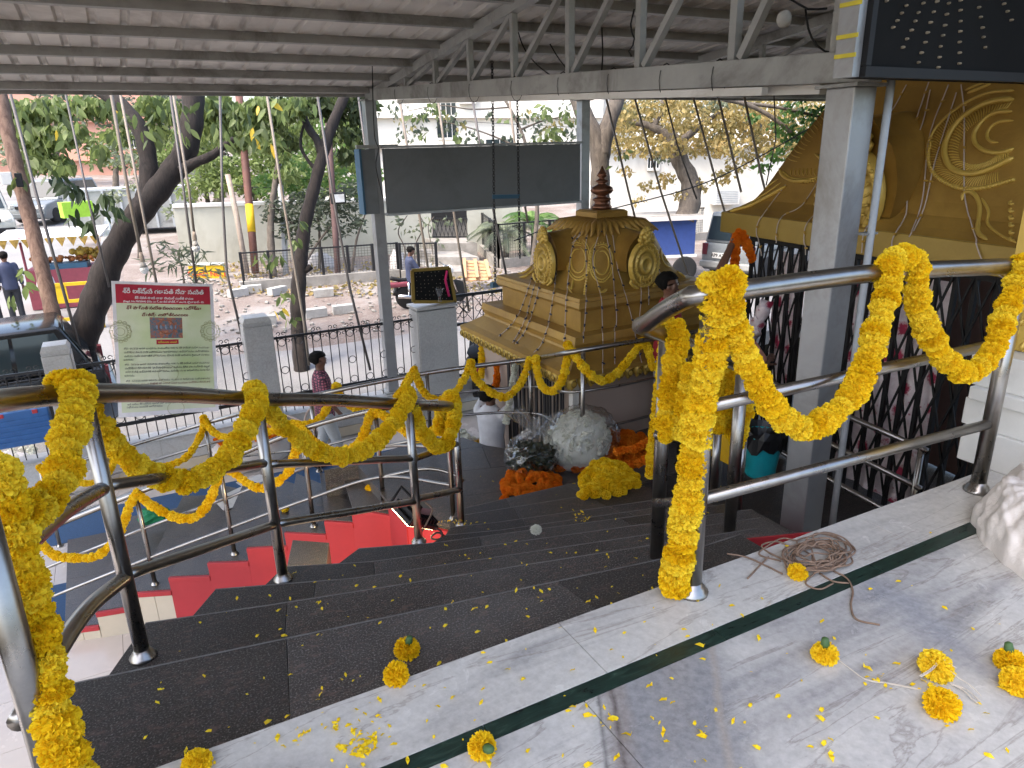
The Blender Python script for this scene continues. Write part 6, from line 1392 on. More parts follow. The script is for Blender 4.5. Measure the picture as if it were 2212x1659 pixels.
# ================================================================ PEOPLE
def skin(name, nodes, edges, mt, parent=None, sub=2, roots=(0,), M4=None):
    me = bpy.data.meshes.new(name); M4 = M4 or Matrix.Identity(4)
    me.from_pydata([tuple(M4 @ V(n[:3])) for n in nodes], edges, []); me.materials.append(mt)
    o = bpy.data.objects.new(name, me); S.collection.objects.link(o)
    if parent: o.parent = parent
    sk = o.modifiers.new('skin', 'SKIN'); sk.use_smooth_shade = True
    for i, n in enumerate(nodes):
        d = me.skin_vertices[0].data[i]; r = n[3]; d.radius = (r if not isinstance(r, tuple) else r[0], r if not isinstance(r, tuple) else r[1]); d.use_root = i in roots
    s = o.modifiers.new('sub', 'SUBSURF'); s.levels = s.render_levels = sub
    return o
def person(label, loc, rz, H, shirt, trousers, arms=None, legs=None, head=(0, 0, 0), sleeve='long', group=None, hair=True, grip=(), bare=False, seat=None):
    k = H / 1.7; A = dict(R=((.23, -.03, 1.13), (.25, .05, .88)), L=((-.23, -.03, 1.13), (-.25, .05, .88)))
    if arms: A.update(arms)
    G = dict(R=((.095, .01, .50), (.10, -.02, .08), (.115, .13, .03)), L=((-.095, .01, .50), (-.10, -.02, .08), (-.115, .13, .03)))
    if legs: G.update(legs)
    N, E, Rt = [], [], [0]
    def add(p, r, pa=None):
        N.append((p[0] * k, p[1] * k, p[2] * k, r * k)); i = len(N) - 1
        if pa is not None: E.append((pa, i))
        return i
    HR = Euler(head).to_matrix()
    def hp(x, y, z): v = HR @ V((x, y, z - 1.48)); return (v.x, v.y, v.z + 1.48)
    pel = add((0, 0, .95), .115); sp = add((0, .0, 1.12), .105, pel); ch = add((0, .0, 1.30), .12, sp); nk = add((0, 0, 1.43), .055, ch)
    n2 = add(hp(0, .01, 1.50), .05, nk); h1 = add(hp(0, .02, 1.56), .068, n2); h2 = add(hp(0, .015, 1.62), .084, h1); h3 = add(hp(0, .0, 1.67), .062, h2)
    nose = add(hp(0, .09, 1.585), .016, h1)
    for s in (-1, 1): add(hp(s * .088, 0, 1.585), .014, h1)
    hands = {}
    for s, kx in ((1, 'R'), (-1, 'L')):
        sh_ = add((s * .165, 0, 1.385), .062, ch); el = add(A[kx][0], .043, sh_); wr = add(A[kx][1], .028, el)
        e, w = V(A[kx][0]), V(A[kx][1]); d = (w - e).normalized(); pa_ = w + d * .07; pm2 = add(pa_, .033, wr)
        side = d.cross(V((0, 1, 0)) if abs(d.y) < .8 else V((1, 0, 0))).normalized(); nn = side.cross(d).normalized(); curl = .9 if kx in grip else .35
        for fi, ln in enumerate((.062, .074, .07, .055)):
            b = pa_ + side * (.026 - .0175 * fi) - d * .005; m1 = b + d * ln * .75 + nn * ln * .18 * curl; tp_ = m1 + d * ln * (.6 - .5 * curl) + nn * ln * .55 * curl
            r0 = add(b, .0105); Rt.append(r0); q = add(m1, .0095, r0); add(tp_, .008, q)
        r0 = add(pa_ - d * .03 + side * .028, .012); Rt.append(r0); q = add(pa_ + d * .01 + side * .052 + nn * .015, .0105, r0); add(pa_ + d * .04 + side * .054 + nn * .035 * (1 + curl), .009, q)
        hi = add((s * .085, 0, .90), .085, pel); kn = add(G[kx][0], .06, hi); an = add(G[kx][1], .04, kn); add(G[kx][2], .035, an)
    body = skin('person', N, E, M['skin'], None, 2, tuple(Rt))
    body.location = loc; body.rotation_euler = (0, 0, rz); WL[body] = V((0, 0, 0)); tag(body, label, 'person', group)
    def cloth(name, m, mt):
        for i in range(len(m.v)): m.v[i] = m.v[i] * k
        o = m.build(name, M[mt], None, True); o.parent = body
        r = o.modifiers.new('join', 'REMESH'); r.mode = 'VOXEL'; r.voxel_size = .017; r.use_smooth_shade = True
        sm_ = o.modifiers.new('soften', 'SMOOTH'); sm_.iterations = 3; sm_.factor = .5
        return o
    def loft(m, secs, n=18):
        vs = []
        for x_, y_, z_, rx, ry in secs:
            vs += [V((x_ + rx * math.cos(2 * math.pi * i / n), y_ + ry * math.sin(2 * math.pi * i / n), z_)) for i in range(n)]
        q = len(secs); m.add(vs, [(j * n + i, j * n + (i + 1) % n, (j + 1) * n + (i + 1) % n, (j + 1) * n + i) for j in range(q - 1) for i in range(n)] + [tuple(range(n - 1, -1, -1)), tuple(range((q - 1) * n, q * n))])
    m = MB(); loft(m, [(0, 0, .80, .175, .135), (0, 0, .92, .17, .13), (0, .0, 1.08, .155, .12), (0, .005, 1.22, .175, .13), (0, .0, 1.32, .185, .125), (0, -.005, 1.39, .165, .105), (0, -.005, 1.435, .10, .08), (0, -.003, 1.47, .072, .068)])
    for s, kx in ((1, 'R'), (-1, 'L')):
        e, w = V(A[kx][0]), V(A[kx][1]); sh_ = V((s * .165, 0, 1.37)); m.ball(sh_, .075, 10, 8)
        if sleeve == 'short': m.tube([sh_, lerp(sh_, e, .4), lerp(sh_, e, .78)], [.075, .072, .068], 12)
        else:
            q = lerp(e, w, .92 if sleeve == 'long' else .28); m.tube([sh_, lerp(sh_, e, .5), lerp(sh_, e, .9), lerp(e, q, .2), q], [.074, .066, .058, .056, .046], 12)
    cloth('shirt', m, shirt)
    m = MB(); loft(m, [(0, 0, .76, .14, .115), (0, 0, .84, .165, .128), (0, 0, .92, .160, .122), (0, 0, 1.0, .14, .11)])
    for s, kx in ((1, 'R'), (-1, 'L')):
        hi_ = V((s * .085, 0, .86)); kn, an = V(G[kx][0]), V(G[kx][1]); m.tube([hi_, lerp(hi_, kn, .5), kn, lerp(kn, an, .5), lerp(kn, an, .95)], [.10, .092, .078, .07, .068], 12)
    cloth('trousers', m, trousers)
    if not bare:
        f = MB()
        for kx in 'RL':
            a, t = V(G[kx][1]), V(G[kx][2]); f.ball(lerp(a, t, .55) * k + V((0, 0, -.005)), (.052 * k, .10 * k, .04 * k), 8, 6)
            f.build('shoe', M['rubber'], None, True).parent = body; f = MB()
    hm = MB(); random.seed(hash(label) % 1000 if False else len(label))
    c = V(hp(0, -.012, 1.635)) * k; hm.ball((0, 0, 0), (.101 * k, .114 * k, .093 * k), 16, 12, .07)
    hm.v = [c + HR @ (v if v.z > .012 * k or v.y < .005 * k else V((v.x * .9, v.y * .25, .012 * k + v.z * .1))) for v in hm.v]
    hm.build('hair', M['hair'], None, True).parent = body
    for s in (-1, 1):
        eb = MB().ball(V(hp(s * .034, .092, 1.603)) * k, (.013 * k, .006 * k, .007 * k), 6, 4); eb.build('eye', M['white_paint'], None, True).parent = body
        MB().ball(V(hp(s * .034, .0985, 1.603)) * k, .0055 * k, 6, 4).build('pupil', M['hair'], None, True).parent = body
        MB().ball(V(hp(s * .034, .094, 1.622)) * k, (.018 * k, .006 * k, .004 * k), 6, 4).build('eyebrow', M['hair'], None, True).parent = body
    MB().ball(V(hp(0, .092, 1.548)) * k, (.022 * k, .007 * k, .007 * k), 6, 4).build('mouth', M['maroon'], None, True).parent = body
    return body, k
def hgt(b, py): return rise(b, py).z - b.z
def loc_arm(p, rz, loc, k):                            # a world point in the person's own frame (scaled)
    v = Matrix.Rotation(-rz, 3, 'Z') @ (V(p) - V(loc)); return tuple(v / k)
k = NT('plaid_cloth'); co = k.coord(kind='object')
def band(axis, sc, lo):
    sx = k.n('ShaderNodeSeparateXYZ'); k.l(co, sx.inputs[0]); m = k.n('ShaderNodeMath'); m.operation = 'MULTIPLY'; m.inputs[1].default_value = sc; k.l(sx.outputs[axis], m.inputs[0])
    s = k.n('ShaderNodeMath'); s.operation = 'SINE'; k.l(m.outputs[0], s.inputs[0]); g = k.n('ShaderNodeMath'); g.operation = 'GREATER_THAN'; g.inputs[1].default_value = lo; k.l(s.outputs[0], g.inputs[0]); return g.outputs[0]
mx = k.n('ShaderNodeMath'); mx.operation = 'ADD'; k.l(band('Z', 170, .5), mx.inputs[0])
xy = k.n('ShaderNodeMath'); xy.operation = 'ADD'; k.l(band('X', 170, .5), xy.inputs[0]); k.l(band('Y', 170, .6), xy.inputs[1]); k.l(xy.outputs[0], mx.inputs[1])
k.col(k.ramp(mx.outputs[0], [(0, (.42, .13, .17, 1)), (.34, (.24, .06, .09, 1)), (.67, (.06, .03, .05, 1))])); k.set(Roughness=.85); M['plaid'] = k.m
b = atz(716, 1016, FL); person('man in a pink plaid shirt and grey trousers walking along the fence', b, math.radians(-98), hgt(b, 762), 'plaid', 'pale_grey', arms=dict(R=((.23, .02, 1.14), (.22, .16, .92))), legs=dict(R=((.095, .10, .5), (.10, .16, .09), (.115, .3, .035)), L=((-.095, -.04, .5), (-.10, -.2, .1), (-.115, -.07, .03))), sleeve='half')
b = atz(1063, 955, -1.80); b.z = FL; rz = math.radians(-62); kk = 1.70 / 1.7
e1 = atd(1098, 808, 8.25); w1 = atd(1108, 788, 8.15)
person('man in a white shirt seen from behind, arms raised to the shrine eave', b, rz, 1.70, 'white_cloth', 'dark_cloth', arms=dict(R=((.30, .10, 1.52), (.22, .30, 1.78)), L=((-.20, .2, 1.5), (-.02, .36, 1.76))), head=(.35, 0, 0), grip='RL', sleeve='half')
b2 = b + V((.42, .62, 0)); person('man in a denim shirt half hidden behind the white shirted man, one arm up', b2, math.radians(-70), 1.68, 'denim', 'dark_cloth', arms=dict(R=((.28, .16, 1.5), (.20, .30, 1.82)), L=((-.2, .22, 1.42), (-.1, .36, 1.68))), head=(.35, 0, 0), grip='R', sleeve='half')
b = atz(1430, 946, LD); person('young man in a red and black polo shirt standing on the landing, looking right', b, math.radians(-150), hgt(b, 592), 'red_cloth', 'grey_cloth', arms=dict(R=((.27, .08, 1.18), (.36, .26, 1.12)), L=((-.24, .0, 1.13), (-.25, .08, .9))), head=(.05, 0, math.radians(18)), sleeve='short', bare=True)
mb_ = bpy.context.scene.objects[-1]
b = V((5.0, 4.55, LD)); b = atd(1580, 690, 5.5); b.z = LD; rz = math.radians(-70)
hd = atd(1577, 522, 5.55); el_ = atd(1554, 588, 5.45); kk = 1.66 / 1.7
person('man in a peach shirt raising an orange garland behind the thick marigold strand', b, rz, 1.66, 'peach_cloth', 'dark_cloth', arms=dict(L=(loc_arm(el_, rz, b, kk), loc_arm(hd - V((0, 0, .06)), rz, b, kk)), R=((.25, .1, 1.2), (.2, .3, 1.2))), head=(.1, 0, .2), grip='LR', sleeve='short')
b = atg(42, 694); person('man in a navy jacket seen from behind on the road at the left edge', b, math.radians(10), hgt(b, 545), 'navy', 'dark_cloth')
b = atg(118, 690); person('man in a pale shirt seen from behind, right of the man in the navy jacket', b, math.radians(-12), hgt(b, 580), 'white_cloth', 'dark_cloth', sleeve='half')
b = atg(-8, 700); person('man in a white shirt cut off by the left edge of the picture', b, math.radians(20), 1.68, 'white_cloth', 'dark_cloth')
# ================================================================ VEHICLES
def wheel(root, p, r, w, rimmat='chrome', spokes=10, ax='Y'):
    R = Matrix.Rotation(math.pi / 2, 3, 'X')
    ty = MB().lathe([(r * .62, -w / 2), (r * .93, -w / 2), (r, -w * .32), (r, w * .32), (r * .93, w / 2), (r * .62, w / 2)], p, 22, R).build('wheel', M['rubber'], root, True)
    m = MB().lathe([(r * .64, -w * .42), (r * .60, -w * .2), (r * .60, w * .2), (r * .64, w * .42)], p, 22, R)
    for i in range(spokes):
        a = 2 * math.pi * i / spokes; m.beam(p, p + V((math.cos(a) * r * .6, 0, math.sin(a) * r * .6)), r * .07, w * .3, V((0, 1, 0)))
    m.lathe([(r * .14, -w * .4), (r * .14, w * .4)], p, 10, R); m.build('rim', M[rimmat], ty)
def car(label, loc, heading, L, W_, H, paint, kind='mpv', group='parked cars', plate=None):
    t = thing('parked_car', label, 'car', tuple(loc), heading, group); g = .2; hb = H * .54
    fr, rr = L / 2, -L / 2
    bonnet = .24 * L if kind != 'suv' else .26 * L
    prof = [(rr, g + .1), (rr - .02, hb * .75), (rr + .03, hb), (fr - bonnet, hb + .02), (fr - .25, hb * .86), (fr - .02, hb * .68), (fr, g + .12), (fr - .1, g), (rr + .1, g)]
    m = MB(); n = len(prof); vs = []
    for y_, ins in ((-W_ / 2, 0), (-W_ / 2 + .0, 0), (W_ / 2, 0)):
        if y_ == -W_ / 2 and vs: continue
        vs += [V((x, y_ * (1 - .03 * (z > hb * .8)), z)) for x, z in prof]
    m.add(vs, [tuple(range(n)), tuple(range(2 * n - 1, n - 1, -1))] + [(i, n + i, n + (i + 1) % n, (i + 1) % n) for i in range(n)])
    m.build('body', M[paint], t, True, None, .06)
    c0, c1, r0_, r1_ = rr + (.08 if kind == 'suv' else .15), fr - bonnet, rr + (.2 if kind == 'suv' else .5), fr - bonnet - .75
    wt, wb = W_ * .41, W_ * .475
    P = [(c0, -wb, hb), (c1, -wb, hb), (c1, wb, hb), (c0, wb, hb), (r0_, -wt, H), (r1_, -wt, H), (r1_, wt, H), (r0_, wt, H)]
    MB().add(P, [(0, 1, 5, 4), (1, 2, 6, 5), (2, 3, 7, 6), (3, 0, 4, 7), (4, 5, 6, 7), (3, 2, 1, 0)]).build('cabin', M[paint], t, True, None, .05)
    def pane(a, b, c, d, o, split=1):
        a, b, c, d = (V(P[i]) for i in (a, b, c, d)); nrm = (b - a).cross(d - a).normalized()
        for i in range(split):
            u0, u1 = .05 + .9 * i / split + (.012 if i else 0), .05 + .9 * (i + 1) / split - .012
            q = [lerp(lerp(a, b, u), lerp(d, c, u), v) + nrm * .012 for u, v in ((u0, .1), (u1, .1), (u1, .88), (u0, .88))]
            MB().plate(q, nrm * .012).build('window', M['glass'], t)
    pane(0, 1, 5, 4, 0, 3); pane(2, 3, 7, 6, 0, 3); pane(1, 2, 6, 5, 0); pane(3, 0, 4, 7, 0)
    for sx in (fr - .75, rr + .72):
        for sy in (-1, 1): wheel(t, V((sx, sy * (W_ / 2 - .1), .33)), .33, .22)
    for sy in (-1, 1):
        MB().ball((fr - .1, sy * W_ * .37, hb * .74), (.12, .16, .09), 8, 6).build('headlight', M['white_paint'], t, True)
        MB().box((rr + .0, sy * W_ * .43, hb * .82), (.06, .16, .32)).build('tail_light', M['maroon'], t)
        MB().box((c1 - .1, sy * (W_ / 2 + .08), hb + .1), (.1, .16, .14)).build('mirror', M[paint], t, bevel=.02)
    MB().box((fr - .0, 0, g + .16), (.1, W_ * .94, .2)).build('bumper', M['black_paint' if kind == 'suv' else paint], t, bevel=.03)
    MB().box((rr - .05, 0, g + .2), (.14, W_ * .98, .18)).build('bumper', M['grey_paint' if kind == 'suv' else paint], t, bevel=.03)
    MB().box((fr + .0, 0, hb * .72), (.05, W_ * .5, .13)).build('grille', M['black_paint'], t)
    if plate:
        pb = MB().box((rr - .035, plate[1], hb * .66), (.02, .52, .16)).build('number_plate', M['white_paint'], t)
        for i, ln in enumerate((plate[0],)):
            o = text(ln, .13, (rr - .048, plate[1], hb * .66), (0, -1, 0), (0, 0, 1), M['black_paint'], None, bold=.003); o.parent = pb
    for sy in (-1, 1): MB().box((lerp(c0, c1, .5), sy * (W_ / 2 + .004), hb * .8), (L * .62, .012, .03)).build('side_moulding', M['black_paint'], t)
    return t
car('silver minivan parked across the road on the left', atg(135, 474), math.radians(-122), 4.5, 1.75, 1.8, 'car_silver', 'mpv')
car('cream white off-roader cut by the left edge of the picture', atg(-28, 512), math.radians(-80), 4.4, 1.8, 1.9, 'car_white', 'suv')
p = atd(70, 760, 12.4); car('glossy black car parked close behind the fence on the left', V((p.x - .9, 13.0, gz(13.0))), math.radians(184), 4.0, 1.7, 1.5, 'car_black', 'mpv')
car('old grey jeep-like car parked at the right with its number plate showing', atg(1652, 582), math.radians(14), 4.4, 1.75, 1.85, 'car_silver', 'suv', plate=('AP9 AZ W', .22))
S.objects[-1]
# blue pushcart
cp = atd(1432, 575, 20.5); cg = gz(cp.y)
ct = thing('vending_cart', 'blue boxed handcart with a pale flat roof and a spoked wheel', 'cart', (cp.x, cp.y, cg), math.radians(-20)); z0 = atd(1432, 545, 20.5).z - cg; z1 = atd(1432, 468, 20.5).z - cg; Lc = 1.5
MB().box((.0, 0, (z0 + z1) / 2), (Lc, .9, z1 - z0)).build('box', M['cart_blue'], ct, bevel=.01)
MB().box((.0, 0, z0 - .04), (Lc + .1, 1.0, .07)).build('base_frame', M['white_paint'], ct); MB().box((-.65, 0, z1 + .10), (Lc + 1.5, 1.3, .05)).build('roof', M['concrete'], ct); MB().box((-.65, -.64, z1 + .05), (Lc + 1.5, .04, .12)).build('roof_trim', M['sack'], ct)
for sx in (-1.35, -.7): MB().box((sx, -.5, (z1) / 2 + .3), (.05, .05, z1 - .6)).build('post', M['old_wood'], ct)
MB().box((-1.05, 0, z0), (.9, .9, .06)).build('shelf', M['old_wood'], ct)
for sx in (-.5, .45): wheel(ct, V((sx, -.5, .36)), .36, .07, 'chrome', 12)
# motorcycle and rider
mp = atd(882, 664, 17.6); mz = gz(mp.y); mr = math.radians(-4)
mc = thing('motorcycle', 'black and red motorcycle with chrome exhaust standing on the verge', 'motorcycle', (mp.x, mp.y, mz), mr)
wheel(mc, V((0, 0, .30)), .30, .09, 'chrome', 10); wheel(mc, V((1.27, 0, .30)), .30, .08, 'chrome', 10)
MB().tube(catmull([V((.62, 0, .62)), V((.3, 0, .72)), V((-.1, 0, .72)), V((-.42, 0, .80))], .08), [.11, .12, .12, .11, .10, .08, .06, .05, .05, .05, .05, .05, .05, .05, .05, .05][:len(catmull([V((.62, 0, .62)), V((.3, 0, .72)), V((-.1, 0, .72)), V((-.42, 0, .80))], .08))] if len(catmull([V((.62, 0, .62)), V((.3, 0, .72)), V((-.1, 0, .72)), V((-.42, 0, .80))], .08)) <= 16 else .08, 8).build('seat', M['rubber'], mc, True)
MB().ball((.72, 0, .80), (.28, .15, .15), 12, 8).build('fuel_tank', M['car_black'], mc, True)
MB().box((-.2, 0, .62), (.55, .2, .12)).build('side_panel', M['stall_red'], mc, bevel=.04); MB().box((-.5, 0, .72), (.12, .16, .10)).build('tail_light', M['red'], mc, bevel=.02)
MB().ball((.62, 0, .40), (.2, .14, .18), 10, 7).build('engine', M['grey_paint'], mc, True)
MB().tube([(.75, -.16, .3), (.4, -.17, .26), (0, -.17, .32), (-.28, -.17, .36)], [.025, .04, .055, .05], 10).build('exhaust', M['chrome'], mc, True)
for sy in (-.09, .09): MB().tube([(1.27, sy, .30), (1.02, sy, .98)], .025, 8).build('fork', M['chrome'], mc, True); MB().tube([(0, sy * 1.4, .30), (.02, sy * 1.4, .66)], .03, 8).build('shock', M['chrome'], mc, True)
MB().tube([(1.0, -.36, 1.02), (1.02, -.1, .98), (1.02, .1, .98), (1.0, .36, 1.02)], .015, 8).build('handlebar', M['chrome'], mc, True)
MB().ball((1.13, 0, .86), (.10, .12, .12), 10, 8).build('headlight', M['white_paint'], mc, True); MB().tube(catmull([V((-.32, 0, .36)), V((-.22, 0, .62)), V((.02, 0, .66)), V((.2, 0, .58))], .08), .055, 8).build('mudguard', M['car_black'], mc, True)
MB().tube([(.1, 0, .62), (.55, 0, .62), (1.0, 0, .9), (.7, 0, .3), (.1, 0, .3)], .03, 8).build('frame', M['black_iron'], mc, True)
rl = V((mp.x, mp.y, mz)) + Matrix.Rotation(mr, 3, 'Z') @ V((.12, 0, -.12))
person('man in a navy shirt sitting on the motorcycle, looking at a phone', rl, mr - math.pi / 2, 1.62, 'navy', 'dark_cloth', arms=dict(R=((.25, .16, 1.1), (.10, .42, 1.1)), L=((-.25, .16, 1.1), (-.06, .42, 1.12))), legs=dict(R=((.2, .42, .78), (.2, .40, .36), (.2, .54, .31)), L=((-.2, .42, .78), (-.2, .40, .36), (-.2, .54, .31))), head=(-.35, 0, 0), grip='RL', sleeve='half')
pp = rl + Matrix.Rotation(mr - math.pi / 2, 3, 'Z') @ V((.02, .52, 1.1)); MB().box(pp, (.02, .09, .17)).solo('phone', M['pale_grey'], 'phone held by the man on the motorcycle', 'phone')
# scooter behind the gate
sp_ = atd(1035, 835, 12.6); sz = gz(sp_.y); sc_ = thing('scooter', 'dark scooter parked behind the iron gate', 'scooter', (sp_.x, sp_.y, sz), math.radians(60))
wheel(sc_, V((-.6, 0, .24)), .24, .1); wheel(sc_, V((.6, 0, .24)), .24, .1)
MB().ball((-.45, 0, .52), (.45, .2, .2), 12, 8).build('rear_body', M['car_black'], sc_, True); MB().ball((-.4, 0, .75), (.42, .15, .07), 10, 6).build('seat', M['rubber'], sc_, True)
MB().box((.05, 0, .24), (.6, .3, .05)).build('footboard', M['grey_paint'], sc_); MB().plate([(.4, -.22, .3), (.4, .22, .3), (.55, .15, .95), (.55, -.15, .95)], (.04, 0, 0)).build('leg_shield', M['car_black'], sc_)
MB().tube([(.5, -.3, 1.02), (.52, 0, 1.0), (.5, .3, 1.02)], .016, 8).build('handlebar', M['chrome'], sc_, True); MB().box((-.86, 0, .58), (.06, .18, .1)).build('tail_light', M['red'], sc_)
M['old_gold'] = mat('mustard_canvas', (.30, .19, .04, 1), .9, 0, .5, 14)
# fruit stall, barrier, dumpster
q0 = atg(165, 655); stl = thing('fruit_stall', 'roadside fruit stall with a maroon counter and pale canvas roof', 'stall', tuple(q0), math.radians(-8)); sL = 1.7
zc = rise(q0, 575).z - q0.z
MB().box((0, 0, zc * .5), (sL, 1.0, zc)).build('counter', M['stall_red'], stl); ztop = rise(q0, 505).z - q0.z
MB().box((-.2, .1, ztop), (sL + .6, 1.6, .05), Matrix.Rotation(.08, 3, 'X')).build('canvas_roof', M['white_paint'], stl)
for i in range(9): MB().plate([(-1.2 + i * .24, -.70, ztop - .02), (-.98 + i * .24, -.70, ztop - .02), (-1.09 + i * .24, -.70, ztop - .24)], (0, .02, 0)).build('scallop', M['old_gold'], stl)
for sx in (-.8, .85): MB().tube([(sx, -.45, zc), (sx, -.45, ztop)], .03, 8).build('post', M['stall_red'], stl)
MB().box((.05, -.2, zc + .06), (.9, .5, .12)).solo('crate_tray', M['teal'], 'turquoise tray of fruit on the stall counter', 'tray') if False else MB().box((.05, -.2, zc + .06), (.9, .5, .12)).build('tray', M['blue_board'], stl)
random.seed(12)
fr = MB()
for i in range(60): fr.ball((rnd(-.7, .75), rnd(-.35, .2), zc + .14 + rnd(0, .12)), rnd(.035, .06), 7, 5)
o = fr.build('fruit', mat('fruit_orange', (.34, .11, .02, 1), .5, 0, .3, 9), stl, True, 'stuff')
fr = MB()
for i in range(40): fr.ball((rnd(.2, .8), rnd(-.3, .2), zc + .2 + rnd(0, .22)), rnd(.05, .08), 7, 5)
fr.build('fruit', mat('fruit_yellow', (.36, .24, .03, 1), .5, 0, .3, 9), stl, True, 'stuff')
lb = atd(165, 452, 26); MB().box(lb, (1.0, .5, .55), Matrix.Rotation(.3, 3, 'Z')).solo('lime_crate', M['lime'], 'lime green open box on top of the stall canopy', 'box')
br0 = atg(166, 712); ba = thing('police_barrier', 'yellow steel road barrier with red bands', 'barrier', tuple(br0), math.radians(-10)); bh = hgt(br0, 592)
for sx in (-.5, -.42, .55): MB().tube([(sx, 0, 0), (sx, 0, bh)], .035, 8).build('post', M['barrier'], ba, True); MB().tube([(sx, 0, bh * .55), (sx, 0, bh * .62)], .038, 8).build('red_band', M['red'], ba, True)
for z in (.25, bh * .52, bh * .82): MB().beam((-.5, 0, z), (.55, 0, z), .05, .07).build('rail', M['barrier'], ba)
MB().box((-.2, 0, bh * .68), (.35, .02, bh * .26)).build('plate', M['barrier'], ba)
d0_ = atg(300, 500); dm = thing('dumpster', 'large grey steel waste container across the road', 'container', tuple(d0_), math.radians(-10)); dh = 1.5
MB().box((0, 0, dh / 2 + .2), (4.6, 1.8, dh)).build('body', M['grey_paint'], dm)
for i in range(8): MB().box((-2.1 + i * .6, -.93, dh / 2 + .2), (.08, .06, dh)).build('rib', M['pale_grey'], dm)
MB().box((0, 0, dh + .24), (4.7, 1.9, .08)).build('rim', M['pale_grey'], dm)
gb = atd(250, 600, 19); wr = MB().grid(lambda u, v: atd(lerp(218, 268, u), lerp(470, 640, v), 19 + .15 * math.sin(u * 9 + v * 5)), 14, 20); wr.solo('covered_board', M['plastic'], 'tall board wrapped in clear plastic beside the fruit stall', 'board')
jb = atd(30, 385, 11.6); jx = thing('junction_box', 'white and black junction boxes fixed to the straight brown trunk', 'junction box', tuple(jb))
MB().box(jb + V((-.1, 0, 0)), (.16, .10, .2)).build('box', M['white_paint'], jx, bevel=.01); MB().box(jb + V((.07, -.04, -.03)), (.10, .10, .22)).build('box', M['black_paint'], jx, bevel=.01)
# ================================================================ BANNER
TLb, TRb, BLb, BRb = (aty(x, y, FY - .03) for x, y in ((240, 606), (459, 613), (256, 901), (472, 886)))
def bp(u, v, o=0):
    p = lerp(lerp(TLb, TRb, u), lerp(BLb, BRb, u), v); w = .012 * math.sin(u * 7 + v * 3) + .01 * math.sin(v * 9 - u * 4); return p + V((0, -o + w - .03, 0))
ban = thing('printed_banner', 'printed vinyl banner with red header and green notice text tied to the fence', 'banner', tuple(lerp(BLb, BRb, .5)))
def sheet(name, u0, v0, u1, v1, o, mt, n=14): return MB().grid(lambda a, b: bp(lerp(u0, u1, a), lerp(v0, v1, b), o), n, n).build(name, mt, ban, True)
M['vinyl'] = mat('vinyl_white', (.78, .76, .78, 1), .3)
k = NT('vinyl_green'); co = k.coord(); n1 = k.noise(co, 1.6, 3, .5); k.col(k.ramp(n1, [(.35, (.50, .60, .30, 1)), (.6, (.70, .73, .54, 1))])); k.set(Roughness=.28); k.bump(k.noise(co, 3, 3, .5, 1), .25, .03); M['vinyl_green'] = k.m
M['vinyl_red'] = mat('vinyl_red', (.42, .016, .042, 1), .3); M['print_dark'] = mat('print_dark', (.03, .03, .05, 1), .6); M['print_brown'] = mat('print_brown', (.16, .015, .015, 1), .6); M['print_white'] = mat('print_white', (.75, .72, .72, 1), .6); M['print_olive'] = mat('print_olive', (.36, .36, .17, 1), .6); M['print_yellow'] = mat('print_yellow', (.7, .5, .06, 1), .6)
sheet('vinyl_sheet', 0, 0, 1, 1, 0, M['vinyl']); sheet('green_panel', .035, .155, .965, .965, .004, M['vinyl_green']); sheet('red_header', .035, .02, .965, .155, .005, M['vinyl_red'])
k = NT('deity_print'); co = k.coord(kind='object'); n1 = k.noise(co, 16, 5, .7); k.col(k.ramp(n1, [(.3, (.02, .06, .07, 1)), (.48, (.12, .16, .2, 1)), (.58, (.35, .10, .05, 1)), (.7, (.5, .3, .2, 1))])); k.set(Roughness=.35); M['deity'] = k.m
sheet('picture', .345, .255, .665, .41, .006, M['deity'])
def bring(cu, cv, R, r, mt, n=22, name='ornament'):
    w = (TRb - TLb).length; h = (BLb - TLb).length
    return MB().tube([bp(cu + R / w * math.cos(2 * math.pi * i / n), cv + R / h * math.sin(2 * math.pi * i / n), .009) for i in range(n + 1)], r, 4).build(name, mt, ban)
M['print_rust'] = mat('print_rust', (.32, .11, .05, 1), .6); M['print_blue'] = mat('print_blue', (.2, .26, .34, 1), .6)
bring(.505, .325, .095, .006, M['print_rust'], name='picture_ring')
for i, du in enumerate((-.09, -.05, 0, .05, .09)):
    c = bp(.505 + du, .325, .010); MB().ball(c, (.018, .002, .026 if du else .034), 8, 6).build('picture_face', M['print_blue'], ban, True)
for cu_ in (.06, .95):
    for R in (.05, .085, .12): bring(cu_, .36, R, .003, M['print_olive'])
    for i in range(12): bring(cu_ + .088 * math.cos(i * .5236) / 1.0, .36 + .07 * math.sin(i * .5236), .022, .003, M['print_olive'], 8)
bring(.56, .955, .10, .003, M['print_olive']); bring(.5, .68, .12, .0025, M['print_olive'])
MB().grid(lambda a, b: bp(lerp(.40, .62, a), lerp(.42, .455, b), .006), 6, 3).build('button', M['vinyl_red'], ban)
bw = (TRb - TLb).length; rgt = (TRb - TLb).normalized(); upv = (TLb - BLb).normalized()
def btext(s, u, v, size, mt, width=None, al='CENTER', bold=.0):
    o = text(s, size, bp(u, v, .012), rgt, upv, mt, ban, 'lettering', al, .0006, bold)
    if width:
        xs_ = [q.co.x for q in o.data.vertices]
        if xs_:
            sc = width * bw / max(1e-6, max(xs_) - min(xs_)); o.data.transform(Matrix.Diagonal((sc, min(1.25, max(.8, sc)), 1, 1)))
    return o
btext('శ్రీ లక్ష్మి గణపతి సేవా సమితి', .5, .065, .085, M['print_white'], .80, bold=.002)
btext('శ్రీ షిరిడి సాయి బాబా టెంపుల్ ముక్తి ధామం', .5, .112, .042, M['print_white'], .58, bold=.001)
